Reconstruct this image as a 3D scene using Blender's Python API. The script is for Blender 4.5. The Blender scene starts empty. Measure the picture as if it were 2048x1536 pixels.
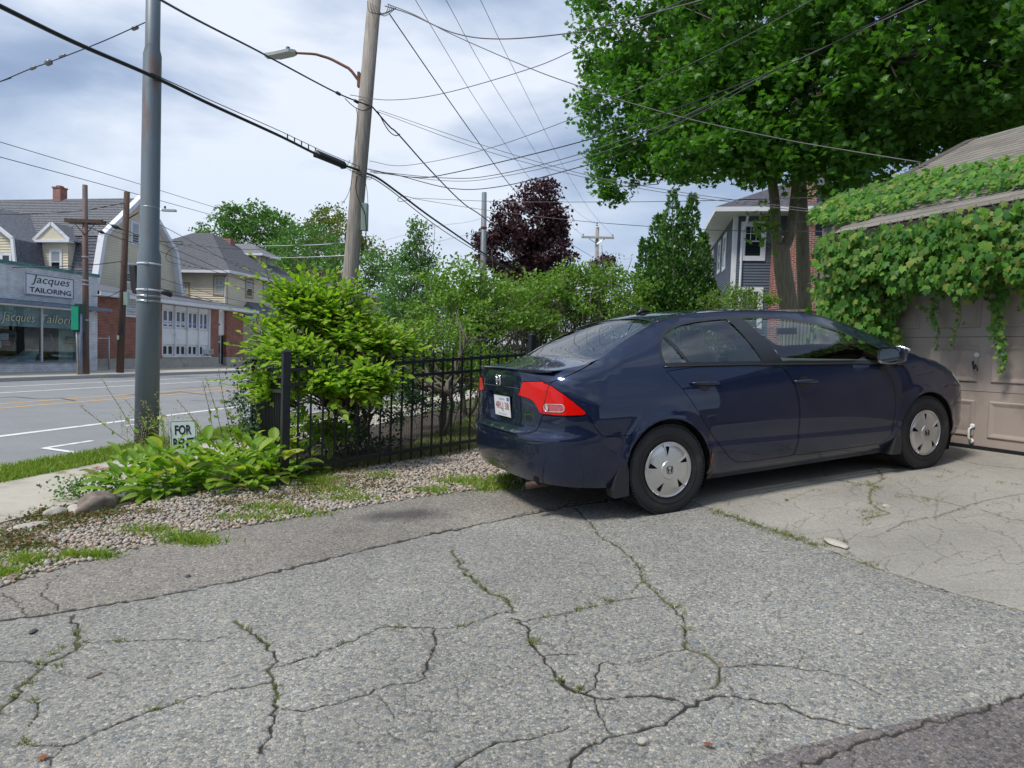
import bpy, bmesh, math, random
import numpy as np
from mathutils import Vector, Matrix
from mathutils.geometry import delaunay_2d_cdt
random.seed(7); rng = np.random.default_rng(7)
scene = bpy.context.scene
R_ = math.radians

# ------------------------------------------------------------------ camera
FPX, CAMH, PITCH, ROLL = 1300.0, 1.55, R_(2.7), R_(1.9)
_f = np.array([0, math.cos(PITCH), -math.sin(PITCH)])
_r0 = np.array([1.0, 0, 0]); _u0 = np.cross(_r0, _f)
_r = math.cos(ROLL)*_r0 + math.sin(ROLL)*_u0
_u = -math.sin(ROLL)*_r0 + math.cos(ROLL)*_u0
_C = np.array([0, 0, CAMH])
cd = bpy.data.cameras.new('camera'); cam = bpy.data.objects.new('camera', cd)
scene.collection.objects.link(cam); scene.camera = cam
cd.sensor_width = 36; cd.lens = FPX/2048*36; cd.clip_start = .05; cd.clip_end = 2000
M = Matrix.Identity(4)
for i in range(3):
    M[i][0] = _r[i]; M[i][1] = _u[i]; M[i][2] = -_f[i]; M[i][3] = _C[i]
cam.matrix_world = M
scene.render.resolution_x = 1024; scene.render.resolution_y = 768

# ------------------------------------------------------------------ world and sun
SUN_EL, SUN_AZ = R_(56), R_(-125)      # azimuth measured from +Y towards +X
w = bpy.data.worlds.new('World'); scene.world = w; w.use_nodes = True
nt = w.node_tree; nt.nodes.clear()
def WN(t, **k):
    n = nt.nodes.new(t)
    for a, b in k.items(): setattr(n, a, b)
    return n
out = WN('ShaderNodeOutputWorld'); bg = WN('ShaderNodeBackground'); nt.links.new(bg.outputs[0], out.inputs[0])
sky = WN('ShaderNodeTexSky', sky_type='NISHITA', sun_disc=False, sun_elevation=SUN_EL, sun_rotation=SUN_AZ)
sky.altitude = 50; sky.air_density = 1.0; sky.dust_density = 1.6; sky.ozone_density = 1.5
tc = WN('ShaderNodeTexCoord'); mp = WN('ShaderNodeMapping'); nt.links.new(tc.outputs['Generated'], mp.inputs[0])
mp.inputs['Scale'].default_value = (1, 1, 2.6); mp.inputs['Location'].default_value = (3.1, .4, 1.2)
n1 = WN('ShaderNodeTexNoise'); n1.inputs['Scale'].default_value = 1.9; n1.inputs['Detail'].default_value = 7
n1.inputs['Roughness'].default_value = .52; n1.inputs['Distortion'].default_value = .25
nt.links.new(mp.outputs[0], n1.inputs['Vector'])
n2 = WN('ShaderNodeTexNoise'); n2.inputs['Scale'].default_value = 3.4; n2.inputs['Detail'].default_value = 8; n2.inputs['Roughness'].default_value = .55
nt.links.new(mp.outputs[0], n2.inputs['Vector'])
def ramp(tree, stops):
    r = tree.nodes.new('ShaderNodeValToRGB'); e = r.color_ramp.elements
    while len(e) < len(stops): e.new(.5)
    for i, (p, c) in enumerate(stops):
        e[i].position = p; e[i].color = (*c, 1) if len(c) == 3 else c
    return r
CL = ramp(nt, [(.38, (1.15, 1.55, 2.4)), (.46, (1.55, 2.0, 2.85)), (.53, (2.3, 2.75, 3.55)), (.64, (3.7, 4.0, 4.5))])
nt.links.new(n1.outputs[0], CL.inputs[0])
MK = ramp(nt, [(.38, (.94, .94, .94)), (.6, (1, 1, 1))]); nt.links.new(n2.outputs[0], MK.inputs[0])
mx = WN('ShaderNodeMix', data_type='RGBA'); nt.links.new(MK.outputs[0], mx.inputs[0])
nt.links.new(sky.outputs[0], mx.inputs[6]); nt.links.new(CL.outputs[0], mx.inputs[7])
# paler air towards the horizon
sx = WN('ShaderNodeSeparateXYZ'); nt.links.new(tc.outputs['Generated'], sx.inputs[0])
hz = ramp(nt, [(0.0, (.7, .7, .7)), (.12, (.35, .35, .35)), (.34, (0, 0, 0))]); nt.links.new(sx.outputs['Z'], hz.inputs[0])
mx2 = WN('ShaderNodeMix', data_type='RGBA'); nt.links.new(hz.outputs[0], mx2.inputs[0])
nt.links.new(mx.outputs[2], mx2.inputs[6]); mx2.inputs[7].default_value = (2.6, 3.2, 3.95, 1)
nt.links.new(mx2.outputs[2], bg.inputs[0]); bg.inputs[1].default_value = .10
sl = bpy.data.lights.new('sun', 'SUN'); sl.energy = 1.5; sl.angle = R_(12); sl.color = (1, .95, .88)
so = bpy.data.objects.new('sun', sl); scene.collection.objects.link(so)
_sd = Vector((math.sin(SUN_AZ)*math.cos(SUN_EL), math.cos(SUN_AZ)*math.cos(SUN_EL), math.sin(SUN_EL)))
so.rotation_euler = _sd.to_track_quat('Z', 'Y').to_euler()
scene.view_settings.view_transform = 'Standard'; scene.view_settings.look = 'None'
scene.view_settings.gamma = 1; scene.view_settings.use_curve_mapping = False
scene.view_settings.exposure = 1.2

# ------------------------------------------------------------------ geometry of the place
def ray(x, y):
    return _f + _r*(x-1024)/FPX - _u*(y-768)/FPX
def atY(x, y, Y):
    v = ray(x, y); return _C + v*(Y/v[1])
def atZ(x, y, z):
    v = ray(x, y); return _C + v*((z-CAMH)/v[2])
AS = R_(10.5)                       # the street runs 10.5 degrees right of the view
S = np.array([math.sin(AS), math.cos(AS), 0]); N = np.array([-math.cos(AS), math.sin(AS), 0])
ZV = np.array([0, 0, 1.0])
def SP(s, p, z=0.): return S*s + N*p + ZV*z
def atP(x, y, p):
    v = ray(x, y); return _C + v*((p-_C@N)/(v@N))
def sm(a, b, x):
    t = np.clip((np.asarray(x, float)-a)/(b-a), 0, 1); return t*t*(3-2*t)
def gz(x, y):
    """height of the ground"""
    x = np.asarray(x, float); y = np.asarray(y, float)
    p = -x*math.cos(AS)+y*math.sin(AS)
    xc = np.clip(x, -8, 6.5); yc = np.clip(y, -3, 8.5)
    pl = .455+.071*(xc-1.07)+.031*(yc-4.48)
    d = sm(3.6, 5.0, p)
    z = pl*(1-d)+.12*d
    return np.maximum(z, .10)
def ground(px, py, it=12):
    """pixel -> point on the ground"""
    z = .3
    for _ in range(it):
        q = atZ(px, py, z); z = float(gz(q[0], q[1]))
    return atZ(px, py, z)

# ------------------------------------------------------------------ building helpers
COL = scene.collection
def link(o, parent=None):
    COL.objects.link(o)
    if parent is not None: o.parent = parent
    return o
def tag(o, label=None, cat=None, group=None, kind=None):
    if label: o['label'] = label
    if cat: o['category'] = cat
    if group: o['group'] = group
    if kind: o['kind'] = kind
    return o
def empty(name, loc=(0, 0, 0), label=None, cat=None, group=None, rz=0, M4=None):
    o = bpy.data.objects.new(name, None); o.empty_display_size = .2
    if M4 is not None: o.matrix_world = M4
    else: o.location = Vector([float(c) for c in loc]); o.rotation_euler = (0, 0, rz)
    link(o); return tag(o, label, cat, group)
def mesh(name, V, F, mat, parent=None, smooth=False, world=True, normals=None, mats=None, mi=None):
    """V,F in world coordinates; when there is a parent they are moved into its frame"""
    me = bpy.data.meshes.new(name)
    V = np.asarray(V, float).reshape(-1, 3)
    o = bpy.data.objects.new(name, me)
    link(o, parent)
    if parent is not None and world:
        Mi = np.array(parent.matrix_basis.inverted() if parent.parent is None else (parent.parent.matrix_basis @ parent.matrix_basis).inverted())
        V = V @ Mi[:3, :3].T + Mi[:3, 3]
        if normals is not None: normals = normals @ Mi[:3, :3].T
    if isinstance(F, np.ndarray):
        nf, k = F.shape
        me.vertices.add(len(V)); me.vertices.foreach_set('co', V.ravel())
        me.loops.add(nf*k); me.loops.foreach_set('vertex_index', F.ravel().astype(np.int32))
        me.polygons.add(nf); me.polygons.foreach_set('loop_start', np.arange(0, nf*k, k, dtype=np.int32))
        me.update(calc_edges=True); me.validate()
    else:
        me.from_pydata([tuple(v) for v in V], [], [tuple(f) for f in F]); me.update()
    if mats:
        for m in mats: me.materials.append(m)
        me.polygons.foreach_set('material_index', np.asarray(mi, np.int32))
    elif mat: me.materials.append(mat)
    if smooth: me.polygons.foreach_set('use_smooth', np.ones(len(me.polygons), bool))
    if normals is not None:
        me.normals_split_custom_set_from_vertices([tuple(n) for n in normals])
    return o
class MB:
    """collects boxes, tubes and so on, to be built as one mesh"""
    def __init__(s): s.V = []; s.F = []
    def add(s, V, F):
        n = len(s.V); s.V += [tuple(float(c) for c in v) for v in V]; s.F += [tuple(i+n for i in f) for f in F]; return s
    def box(s, c, ax, ay, az):
        """centre and three half-axis vectors"""
        c, ax, ay, az = map(lambda q: np.array(q, float), (c, ax, ay, az))
        V = [c+a*ax+b*ay+d*az for a in (-1, 1) for b in (-1, 1) for d in (-1, 1)]
        F = [(0, 1, 3, 2), (4, 6, 7, 5), (0, 4, 5, 1), (2, 3, 7, 6), (0, 2, 6, 4), (1, 5, 7, 3)]
        if np.dot(np.cross(ax, ay), az) < 0: F = [f[::-1] for f in F]
        return s.add(V, F)
    def sbox(s, s0, s1, p0, p1, z0, z1):
        """box in street coordinates"""
        return s.box(SP((s0+s1)/2, (p0+p1)/2, (z0+z1)/2), S*(s1-s0)/2, N*(p1-p0)/2, ZV*(z1-z0)/2)
    def tube(s, pts, rad, n=8, caps=True):
        pts = np.array(pts, float); m = len(pts)
        rad = np.full(m, rad, float) if np.isscalar(rad) else np.array(rad, float)
        T = np.gradient(pts, axis=0); T /= np.linalg.norm(T, axis=1)[:, None]+1e-12
        a = np.array([0, 0, 1.]) if abs(T[0][2]) < .9 else np.array([1., 0, 0])
        V = []; u = np.cross(T[0], a); u /= np.linalg.norm(u)
        for i in range(m):
            u = u-T[i]*(u@T[i]); u /= np.linalg.norm(u)+1e-12; v = np.cross(T[i], u)
            for k in range(n):
                t = 2*math.pi*k/n; V.append(pts[i]+rad[i]*(u*math.cos(t)+v*math.sin(t)))
        F = [(i*n+k, i*n+(k+1) % n, (i+1)*n+(k+1) % n, (i+1)*n+k) for i in range(m-1) for k in range(n)]
        if caps: F += [tuple(range(n))[::-1], tuple((m-1)*n+k for k in range(n))]
        return s.add(V, F)
    def prism(s, poly, d):
        """poly: 3d points of a planar outline, d: extrusion vector"""
        poly = [np.array(q, float) for q in poly]; n = len(poly); d = np.array(d, float)
        nrm = sum((np.cross(poly[i]-poly[0], poly[(i+1) % n]-poly[0]) for i in range(n)), np.zeros(3))
        if nrm@d > 0: poly = poly[::-1]
        V = poly+[q+d for q in poly]
        F = [tuple(range(n)), tuple(range(2*n-1, n-1, -1))]+[(i, i+n, (i+1) % n+n, (i+1) % n) for i in range(n)]
        return s.add(V, F)
    def poly(s, pts): return s.add(pts, [tuple(range(len(pts)))])
    def lathe(s, c, axis, prof, n=24, closed=False):
        """prof: (radius, height along axis)"""
        c = np.array(c, float); ax = np.array(axis, float); ax /= np.linalg.norm(ax)
        a = np.array([0, 0, 1.]) if abs(ax[2]) < .9 else np.array([1., 0, 0])
        u = np.cross(ax, a); u /= np.linalg.norm(u); v = np.cross(ax, u); m = len(prof)
        V = [c+ax*h+r*(u*math.cos(2*math.pi*k/n)+v*math.sin(2*math.pi*k/n)) for r, h in prof for k in range(n)]
        F = [(i*n+k, i*n+(k+1) % n, (i+1)*n+(k+1) % n, (i+1)*n+k) for i in range(m-1) for k in range(n)]
        if closed: F += [((m-1)*n+k, (m-1)*n+(k+1) % n, (k+1) % n, k) for k in range(n)]
        else: F += [tuple(range(n))[::-1], tuple((m-1)*n+k for k in range(n))]
        return s.add(V, F)
    def build(s, name, mat, parent=None, smooth=False, **k): return mesh(name, s.V, s.F, mat, parent, smooth, **k)
def auto_smooth(o, ang=35):
    me = o.data; me.polygons.foreach_set('use_smooth', np.ones(len(me.polygons), bool)); me.set_sharp_from_angle(angle=R_(ang)); return o
def text(name, body, mat, c, right, up, h, parent=None, depth=.004, width=None, shear=0, bold=0):
    """flat lettering: c centre, h cap height, right/up unit vectors"""
    cu = bpy.data.curves.new(name, 'FONT'); cu.body = body; cu.align_x = 'CENTER'; cu.align_y = 'CENTER'
    cu.size = 1; cu.shear = shear; cu.offset = bold; cu.extrude = 0; cu.resolution_u = 3
    to = bpy.data.objects.new('tmp', cu); COL.objects.link(to)
    dg = bpy.context.evaluated_depsgraph_get(); me = bpy.data.meshes.new_from_object(to.evaluated_get(dg))
    V = np.empty(len(me.vertices)*3); me.vertices.foreach_get('co', V); V = V.reshape(-1, 3)
    F = [tuple(p.vertices) for p in me.polygons]
    bpy.data.objects.remove(to); bpy.data.curves.remove(cu); bpy.data.meshes.remove(me)
    mn = V.min(0); mxv = V.max(0); ext = mxv-mn
    V = V-(mn+mxv)/2; k = h/ext[1]; kx = k if width is None else width/ext[0]
    right = np.array(right, float); up = np.array(up, float); nn = np.cross(right, up)
    W = np.array(c)+V[:, :1]*kx*right+V[:, 1:2]*k*up+nn*depth
    return mesh(name, W, F, mat, parent)

# ------------------------------------------------------------------ materials
def material(name, base=(.5, .5, .5), rough=.7, metal=0, var=.0, vscale=3.0, bump=0, bscale=40, coat=0, spec=.5, stain=None, stscale=.8, stamt=.5, stretch=None, det=6):
    m = bpy.data.materials.new(name); m.use_nodes = True; t = m.node_tree
    b = t.nodes['Principled BSDF']; b.inputs['Base Color'].default_value = (*base, 1)
    b.inputs['Roughness'].default_value = rough; b.inputs['Metallic'].default_value = metal
    b.inputs['Coat Weight'].default_value = coat; b.inputs['Coat Roughness'].default_value = .03
    b.inputs['Specular IOR Level'].default_value = spec
    c = t.nodes.new('ShaderNodeTexCoord'); src = c.outputs['Object']
    if stretch:
        q = t.nodes.new('ShaderNodeMapping'); q.inputs['Scale'].default_value = stretch; t.links.new(src, q.inputs[0]); src = q.outputs[0]
    cur = None
    if var:
        n = t.nodes.new('ShaderNodeTexNoise'); n.inputs['Scale'].default_value = vscale; n.inputs['Detail'].default_value = det
        t.links.new(src, n.inputs['Vector'])
        lo = [max(0, q*(1-var)) for q in base]; hi = [min(1, q*(1+var)) for q in base]
        r = ramp(t, [(.3, lo), (.7, hi)]); t.links.new(n.outputs[0], r.inputs[0]); cur = r.outputs[0]
        t.links.new(cur, b.inputs['Base Color'])
    if stain:
        n = t.nodes.new('ShaderNodeTexNoise'); n.inputs['Scale'].default_value = stscale; n.inputs['Detail'].default_value = 9; n.inputs['Roughness'].default_value = .65
        t.links.new(src, n.inputs['Vector'])
        r = ramp(t, [(.62-stamt*.25, (0, 0, 0)), (.70, (1, 1, 1))]); t.links.new(n.outputs[0], r.inputs[0])
        x = t.nodes.new('ShaderNodeMix'); x.data_type = 'RGBA'; t.links.new(r.outputs[0], x.inputs[0])
        if cur: t.links.new(cur, x.inputs[6])
        else: x.inputs[6].default_value = (*base, 1)
        x.inputs[7].default_value = (*stain, 1); t.links.new(x.outputs[2], b.inputs['Base Color'])
    if bump:
        n = t.nodes.new('ShaderNodeTexNoise'); n.inputs['Scale'].default_value = bscale; n.inputs['Detail'].default_value = 5
        t.links.new(src, n.inputs['Vector'])
        p = t.nodes.new('ShaderNodeBump'); p.inputs['Strength'].default_value = bump; p.inputs['Distance'].default_value = .01
        t.links.new(n.outputs[0], p.inputs['Height']); t.links.new(p.outputs[0], b.inputs['Normal'])
    return m
def leaf_material(name, cols, rough=.45, trans=.35, spec=.35, tcol=None):
    """cols: colours spread over the leaves by a per-leaf random value"""
    m = bpy.data.materials.new(name); m.use_nodes = True; t = m.node_tree; b = t.nodes['Principled BSDF']
    a = t.nodes.new('ShaderNodeAttribute'); a.attribute_name = 'rnd'
    oi = t.nodes.new('ShaderNodeObjectInfo'); ad = t.nodes.new('ShaderNodeMath'); ad.operation = 'ADD'
    t.links.new(a.outputs['Fac'], ad.inputs[0]); t.links.new(oi.outputs['Random'], ad.inputs[1])
    ad2 = t.nodes.new('ShaderNodeMath'); ad2.operation = 'FRACT'; t.links.new(ad.outputs[0], ad2.inputs[0])
    r = ramp(t, [(i/(len(cols)-1), c) for i, c in enumerate(cols)]); t.links.new(ad2.outputs[0], r.inputs[0])
    t.links.new(r.outputs[0], b.inputs['Base Color']); b.inputs['Roughness'].default_value = rough
    b.inputs['Specular IOR Level'].default_value = spec
    tr = t.nodes.new('ShaderNodeBsdfTranslucent')
    mm = t.nodes.new('ShaderNodeMix'); mm.data_type = 'RGBA'; mm.blend_type = 'MULTIPLY'; mm.inputs[0].default_value = 1
    t.links.new(r.outputs[0], mm.inputs[6]); mm.inputs[7].default_value = (*(tcol or (1.6, 1.9, .7)), 1)
    t.links.new(mm.outputs[2], tr.inputs[0])
    s = t.nodes.new('ShaderNodeMixShader'); s.inputs[0].default_value = trans
    t.links.new(b.outputs[0], s.inputs[1]); t.links.new(tr.outputs[0], s.inputs[2])
    t.links.new(s.outputs[0], t.nodes['Material Output'].inputs[0]); return m
def glass_material(name, tint=(.75, .85, .8), refl=1.0, clear=1.0, rough=0.0):
    m = bpy.data.materials.new(name); m.use_nodes = True; t = m.node_tree; t.nodes.remove(t.nodes['Principled BSDF'])
    tr = t.nodes.new('ShaderNodeBsdfTransparent'); tr.inputs[0].default_value = (*[c*clear for c in tint], 1)
    g = t.nodes.new('ShaderNodeBsdfGlossy'); g.inputs['Roughness'].default_value = rough
    fr = t.nodes.new('ShaderNodeFresnel'); fr.inputs[0].default_value = 1.6*refl
    ge = t.nodes.new('ShaderNodeNewGeometry'); mu = t.nodes.new('ShaderNodeMix'); mu.data_type = 'FLOAT'   # seen from inside, the pane is the same thin pane
    t.links.new(ge.outputs['Backfacing'], mu.inputs[0]); t.links.new(fr.outputs[0], mu.inputs[2]); mu.inputs[3].default_value = .06
    s = t.nodes.new('ShaderNodeMixShader'); t.links.new(mu.outputs[0], s.inputs[0])
    t.links.new(tr.outputs[0], s.inputs[1]); t.links.new(g.outputs[0], s.inputs[2])
    t.links.new(s.outputs[0], t.nodes['Material Output'].inputs[0]); return m
def mat_nodes(name):
    m = bpy.data.materials.new(name); m.use_nodes = True; return m, m.node_tree, m.node_tree.nodes['Principled BSDF']

M_black = material('black_iron', (.012, .014, .018), .38, var=.2, bump=.05)
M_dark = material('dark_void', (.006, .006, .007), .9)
M_white = material('white_paint', (.74, .75, .76), .55, var=.05, vscale=2, stain=(.55, .54, .5), stscale=1.2, stamt=.3)
M_wire = material('cable_black', (.012, .012, .014), .5)
M_wireg = material('cable_grey', (.10, .10, .105), .5)
M_galv = material('galvanised_steel', (.45, .46, .47), .4, metal=.8, var=.15)
M_rust = material('rusty_iron', (.16, .06, .035), .8, var=.4, bump=.3)
M_concrete = material('concrete', (.40, .385, .35), .9, var=.12, vscale=5, bump=.25, bscale=60, stain=(.26, .25, .22), stscale=.9, stamt=.4)
M_wglass = glass_material('window_glass', (.70, .78, .78), 1.05)

# ------------------------------------------------------------------ leaves
def rotmats(n, up_bias=None, rg=rng, spread=1.0):
    """random leaf frames; the third axis is the leaf normal"""
    nrm = rg.normal(size=(n, 3))*spread
    if up_bias is not None: nrm += up_bias
    nrm /= np.linalg.norm(nrm, axis=1)[:, None]
    a = rg.normal(size=(n, 3)); x = np.cross(a, nrm); x /= np.linalg.norm(x, axis=1)[:, None]
    y = np.cross(nrm, x); return np.stack([x, y, nrm], 2)
LEAF_OVAL = (np.array([(0, 0, 0), (.26, .3, .05), (.28, .58, .05), (0, 1, -.06), (-.28, .58, .05), (-.26, .3, .05), (0, .45, -.02)]),
             np.array([(0, 1, 6), (1, 2, 6), (2, 3, 6), (3, 4, 6), (4, 5, 6), (5, 0, 6)]))
LEAF_QUAD = (np.array([(0, 0, 0), (.3, .5, .06), (0, 1, 0), (-.3, .5, .06)]), np.array([(0, 1, 2), (0, 2, 3)]))
_mp = [(0, 0), (.10, .10), (.42, .05), (.30, .25), (.60, .42), (.30, .50), (.26, .68), (.10, .62), (0, 1.0)]
_mo = _mp+[(-x, y) for x, y in _mp[-2:0:-1]]
LEAF_MAPLE = (np.array([(x, y, -.10*abs(x)-.05*y) for x, y in _mo]+[(0, .35, .03)]),
              np.array([(i, (i+1) % len(_mo), len(_mo)) for i in range(len(_mo))]))
_ip = [(0, 0), (.20, -.10), (.48, .10), (.36, .30), (.52, .62), (.24, .58), (0, 1.0)]
_io = _ip+[(-x, y) for x, y in _ip[-2:0:-1]]
LEAF_IVY = (np.array([(x, y, .06-.22*abs(x)-.10*y*y) for x, y in _io]+[(0, .35, .05)]),
            np.array([(i, (i+1) % len(_io), len(_io)) for i in range(len(_io))]))
def leaf_cloud(name, pts, Rm, size, mat, parent=None, leaf=LEAF_QUAD, rg=rng, kind=None):
    V0, F0 = leaf; n = len(pts); k = len(V0)
    size = np.full(n, size, float) if np.isscalar(size) else size
    V = np.einsum('nij,kj->nki', Rm, V0)*size[:, None, None]+np.asarray(pts)[:, None, :]
    F = (F0[None]+(np.arange(n)*k)[:, None, None]).reshape(-1, 3)
    o = mesh(name, V.reshape(-1, 3), F, mat, parent)
    at = o.data.attributes.new('rnd', 'FLOAT', 'POINT')
    at.data.foreach_set('value', np.repeat(rg.random(n), k).astype(np.float32))
    if kind: o['kind'] = kind
    return o
def clusters(blobs, n_cl, per, rcl, rg=rng, shell=.55):
    """blobs: (centre, radii); clusters of leaves near the outside of each blob"""
    P = []; Cn = []
    vol = np.array([b[1][0]*b[1][1]+b[1][0]*b[1][2]+b[1][1]*b[1][2] for b in blobs]); vol = vol/vol.sum()
    for (c, r), v in zip(blobs, vol):
        m = max(1, int(n_cl*v)); d = rg.normal(size=(m, 3)); d /= np.linalg.norm(d, axis=1)[:, None]
        q = (shell+(1-shell)*rg.random(m)**.7)[:, None]; cc = np.array(c)+d*q*np.array(r)
        Cn.append(cc)
        k = rg.normal(size=(m, per, 3)); k /= np.linalg.norm(k, axis=2)[..., None]
        k *= (rg.random((m, per, 1))**.45)*rcl*(.6+.8*rg.random((m, 1, 1)))
        k[..., 2] *= .65
        P.append((cc[:, None, :]+k).reshape(-1, 3))
    return np.concatenate(P), np.concatenate(Cn)
def wobble(a, b, n=6, amp=.05, rg=rng):
    a = np.array(a, float); b = np.array(b, float); t = np.linspace(0, 1, n)[:, None]
    q = a+(b-a)*t; L = np.linalg.norm(b-a); k = rg.normal(size=(n, 3))*amp*L; k[0] = 0; k[-1] = 0
    return q+k

# ================================================================== ground, street, driveway
M_asph = None
def voro_surface(name, cols, scale, dark=.35, bump=.5, rough=.9, blot=(.85, 1.15), fine=0, extra=None, gap=(.0, .12)):
    """stony surface: random stones of several colours with dark joints"""
    m, t, b = mat_nodes(name); L = t.links.new
    c = t.nodes.new('ShaderNodeTexCoord')
    nz = t.nodes.new('ShaderNodeTexNoise'); nz.inputs['Scale'].default_value = scale*.7; L(c.outputs['Object'], nz.inputs['Vector'])
    vm = t.nodes.new('ShaderNodeVectorMath'); vm.operation = 'MULTIPLY_ADD'; L(nz.outputs['Color'], vm.inputs[0]); vm.inputs[1].default_value = (.9/scale,)*3; L(c.outputs['Object'], vm.inputs[2])
    v = t.nodes.new('ShaderNodeTexVoronoi'); v.inputs['Scale'].default_value = scale; L(vm.outputs[0], v.inputs['Vector'])
    d = t.nodes.new('ShaderNodeTexVoronoi'); d.feature = 'DISTANCE_TO_EDGE'; d.inputs['Scale'].default_value = scale; L(vm.outputs[0], d.inputs['Vector'])
    sc = t.nodes.new('ShaderNodeSeparateColor'); L(v.outputs['Color'], sc.inputs[0])
    r = ramp(t, [(i/(len(cols)-1), q) for i, q in enumerate(cols)]); L(sc.outputs[0], r.inputs[0])
    e = ramp(t, [(gap[0], (dark,)*3), (gap[1], (1, 1, 1))]); L(d.outputs['Distance'], e.inputs[0])
    x = t.nodes.new('ShaderNodeMix'); x.data_type = 'RGBA'; x.blend_type = 'MULTIPLY'; x.inputs[0].default_value = 1
    L(r.outputs[0], x.inputs[6]); L(e.outputs[0], x.inputs[7])
    n = t.nodes.new('ShaderNodeTexNoise'); n.inputs['Scale'].default_value = 1.1; n.inputs['Detail'].default_value = 9; n.inputs['Roughness'].default_value = .6; L(c.outputs['Object'], n.inputs['Vector'])
    k = ramp(t, [(.3, (blot[0],)*3), (.7, (blot[1],)*3)]); L(n.outputs[0], k.inputs[0])
    x2 = t.nodes.new('ShaderNodeMix'); x2.data_type = 'RGBA'; x2.blend_type = 'MULTIPLY'; x2.inputs[0].default_value = 1; L(x.outputs[2], x2.inputs[6]); L(k.outputs[0], x2.inputs[7])
    cur = x2.outputs[2]
    if extra: cur = extra(t, cur)
    L(cur, b.inputs['Base Color']); b.inputs['Roughness'].default_value = rough
    bp = t.nodes.new('ShaderNodeBump'); bp.inputs['Strength'].default_value = bump; bp.inputs['Distance'].default_value = .35/scale
    L(d.outputs['Distance'], bp.inputs['Height'])
    n3 = t.nodes.new('ShaderNodeTexNoise'); n3.inputs['Scale'].default_value = 14; n3.inputs['Detail'].default_value = 6; L(c.outputs['Object'], n3.inputs['Vector'])
    b2 = t.nodes.new('ShaderNodeBump'); b2.inputs['Strength'].default_value = .35; b2.inputs['Distance'].default_value = .02; L(n3.outputs[0], b2.inputs['Height']); L(bp.outputs[0], b2.inputs['Normal'])
    L(b2.outputs[0], b.inputs['Normal']); return m
def attr_mix(t, cur, name, col, lo=0., hi=1., ns=0, na=.3, mul=False):
    a = t.nodes.new('ShaderNodeAttribute'); a.attribute_name = name; src = a.outputs['Fac']
    if ns:
        c = t.nodes.new('ShaderNodeTexCoord'); n = t.nodes.new('ShaderNodeTexNoise'); n.inputs['Scale'].default_value = ns; n.inputs['Detail'].default_value = 7; t.links.new(c.outputs['Object'], n.inputs['Vector'])
        q = t.nodes.new('ShaderNodeMath'); q.operation = 'SUBTRACT'; t.links.new(n.outputs[0], q.inputs[0]); q.inputs[1].default_value = .5
        q2 = t.nodes.new('ShaderNodeMath'); q2.operation = 'MULTIPLY_ADD'; t.links.new(q.outputs[0], q2.inputs[0]); q2.inputs[1].default_value = na; t.links.new(src, q2.inputs[2]); src = q2.outputs[0]
    r = ramp(t, [(lo, (0, 0, 0)), (hi, (1, 1, 1))]); t.links.new(src, r.inputs[0])
    x = t.nodes.new('ShaderNodeMix'); x.data_type = 'RGBA'
    if mul: x.blend_type = 'MULTIPLY'
    t.links.new(r.outputs[0], x.inputs[0]); t.links.new(cur, x.inputs[6]); x.inputs[7].default_value = (*col, 1); return x.outputs[2]
def drive_extra(t, cur):
    cur = attr_mix(t, cur, 'strip', (.93, .88, .85), .35, .65, 6, .5, True)
    cur = attr_mix(t, cur, 'patch', (.62, .57, .60), .4, .6, 8, .4, True)
    cur = attr_mix(t, cur, 'dark_blot', (.40, .40, .42), .35, .9, 5, .9, True)  # two soft darker blots on the strip, edges broken by noise
    cur = attr_mix(t, cur, 'crack', (.028, .025, .02), .14, .62, 48, 1.0)
    cur = attr_mix(t, cur, 'moss', (.085, .085, .03), .35, .7, 25, .9)
    return cur
M_drive = voro_surface('driveway_asphalt', [(.13, .135, .13), (.215, .215, .20), (.275, .27, .242), (.315, .30, .26), (.375, .35, .29), (.20, .225, .24), (.49, .46, .40)], 92, .45, .75, extra=drive_extra, blot=(.78, 1.12))
def conc_extra(t, cur):
    cur = attr_mix(t, cur, 'crack', (.06, .05, .04), .10, .60, 60, .8)
    cur = attr_mix(t, cur, 'moss', (.13, .125, .04), .3, .75, 30, .9)
    return cur
M_apron = voro_surface('worn_concrete', [(.26, .245, .215), (.31, .29, .25), (.33, .315, .275), (.36, .34, .295), (.29, .28, .25), (.42, .395, .345)], 140, .72, .35, extra=conc_extra, blot=(.76, 1.12))
M_street = voro_surface('street_asphalt', [(.21, .225, .235), (.24, .25, .26), (.26, .265, .27), (.28, .28, .275), (.23, .245, .26)], 90, .75, .3, blot=(.9, 1.08))
M_soil = material('soil_and_mulch', (.060, .045, .032), .95, var=.45, vscale=18, bump=.8, bscale=50)
M_lawn = material('lawn_turf', (.085, .11, .03), .95, var=.35, vscale=9, bump=.6, bscale=120, stain=(.16, .145, .06), stscale=2.2, stamt=.5)
M_far = material('distant_ground', (.10, .12, .06), .95, var=.3, vscale=.3)
M_walk = material('sidewalk_concrete', (.44, .41, .345), .9, var=.07, vscale=7, bump=.25, bscale=90, stain=(.33, .30, .25), stscale=1.3, stamt=.35)
M_granite = material('granite_kerb', (.38, .38, .375), .8, var=.22, vscale=60, bump=.3, bscale=80)
M_line = material('road_paint_white', (.72, .73, .73), .7, var=.08, vscale=8, stain=(.35, .36, .37), stscale=5, stamt=.35)
M_yel = material('road_paint_yellow', (.62, .36, .09), .7, var=.10, vscale=8, stain=(.35, .27, .14), stscale=5, stamt=.35)

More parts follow.
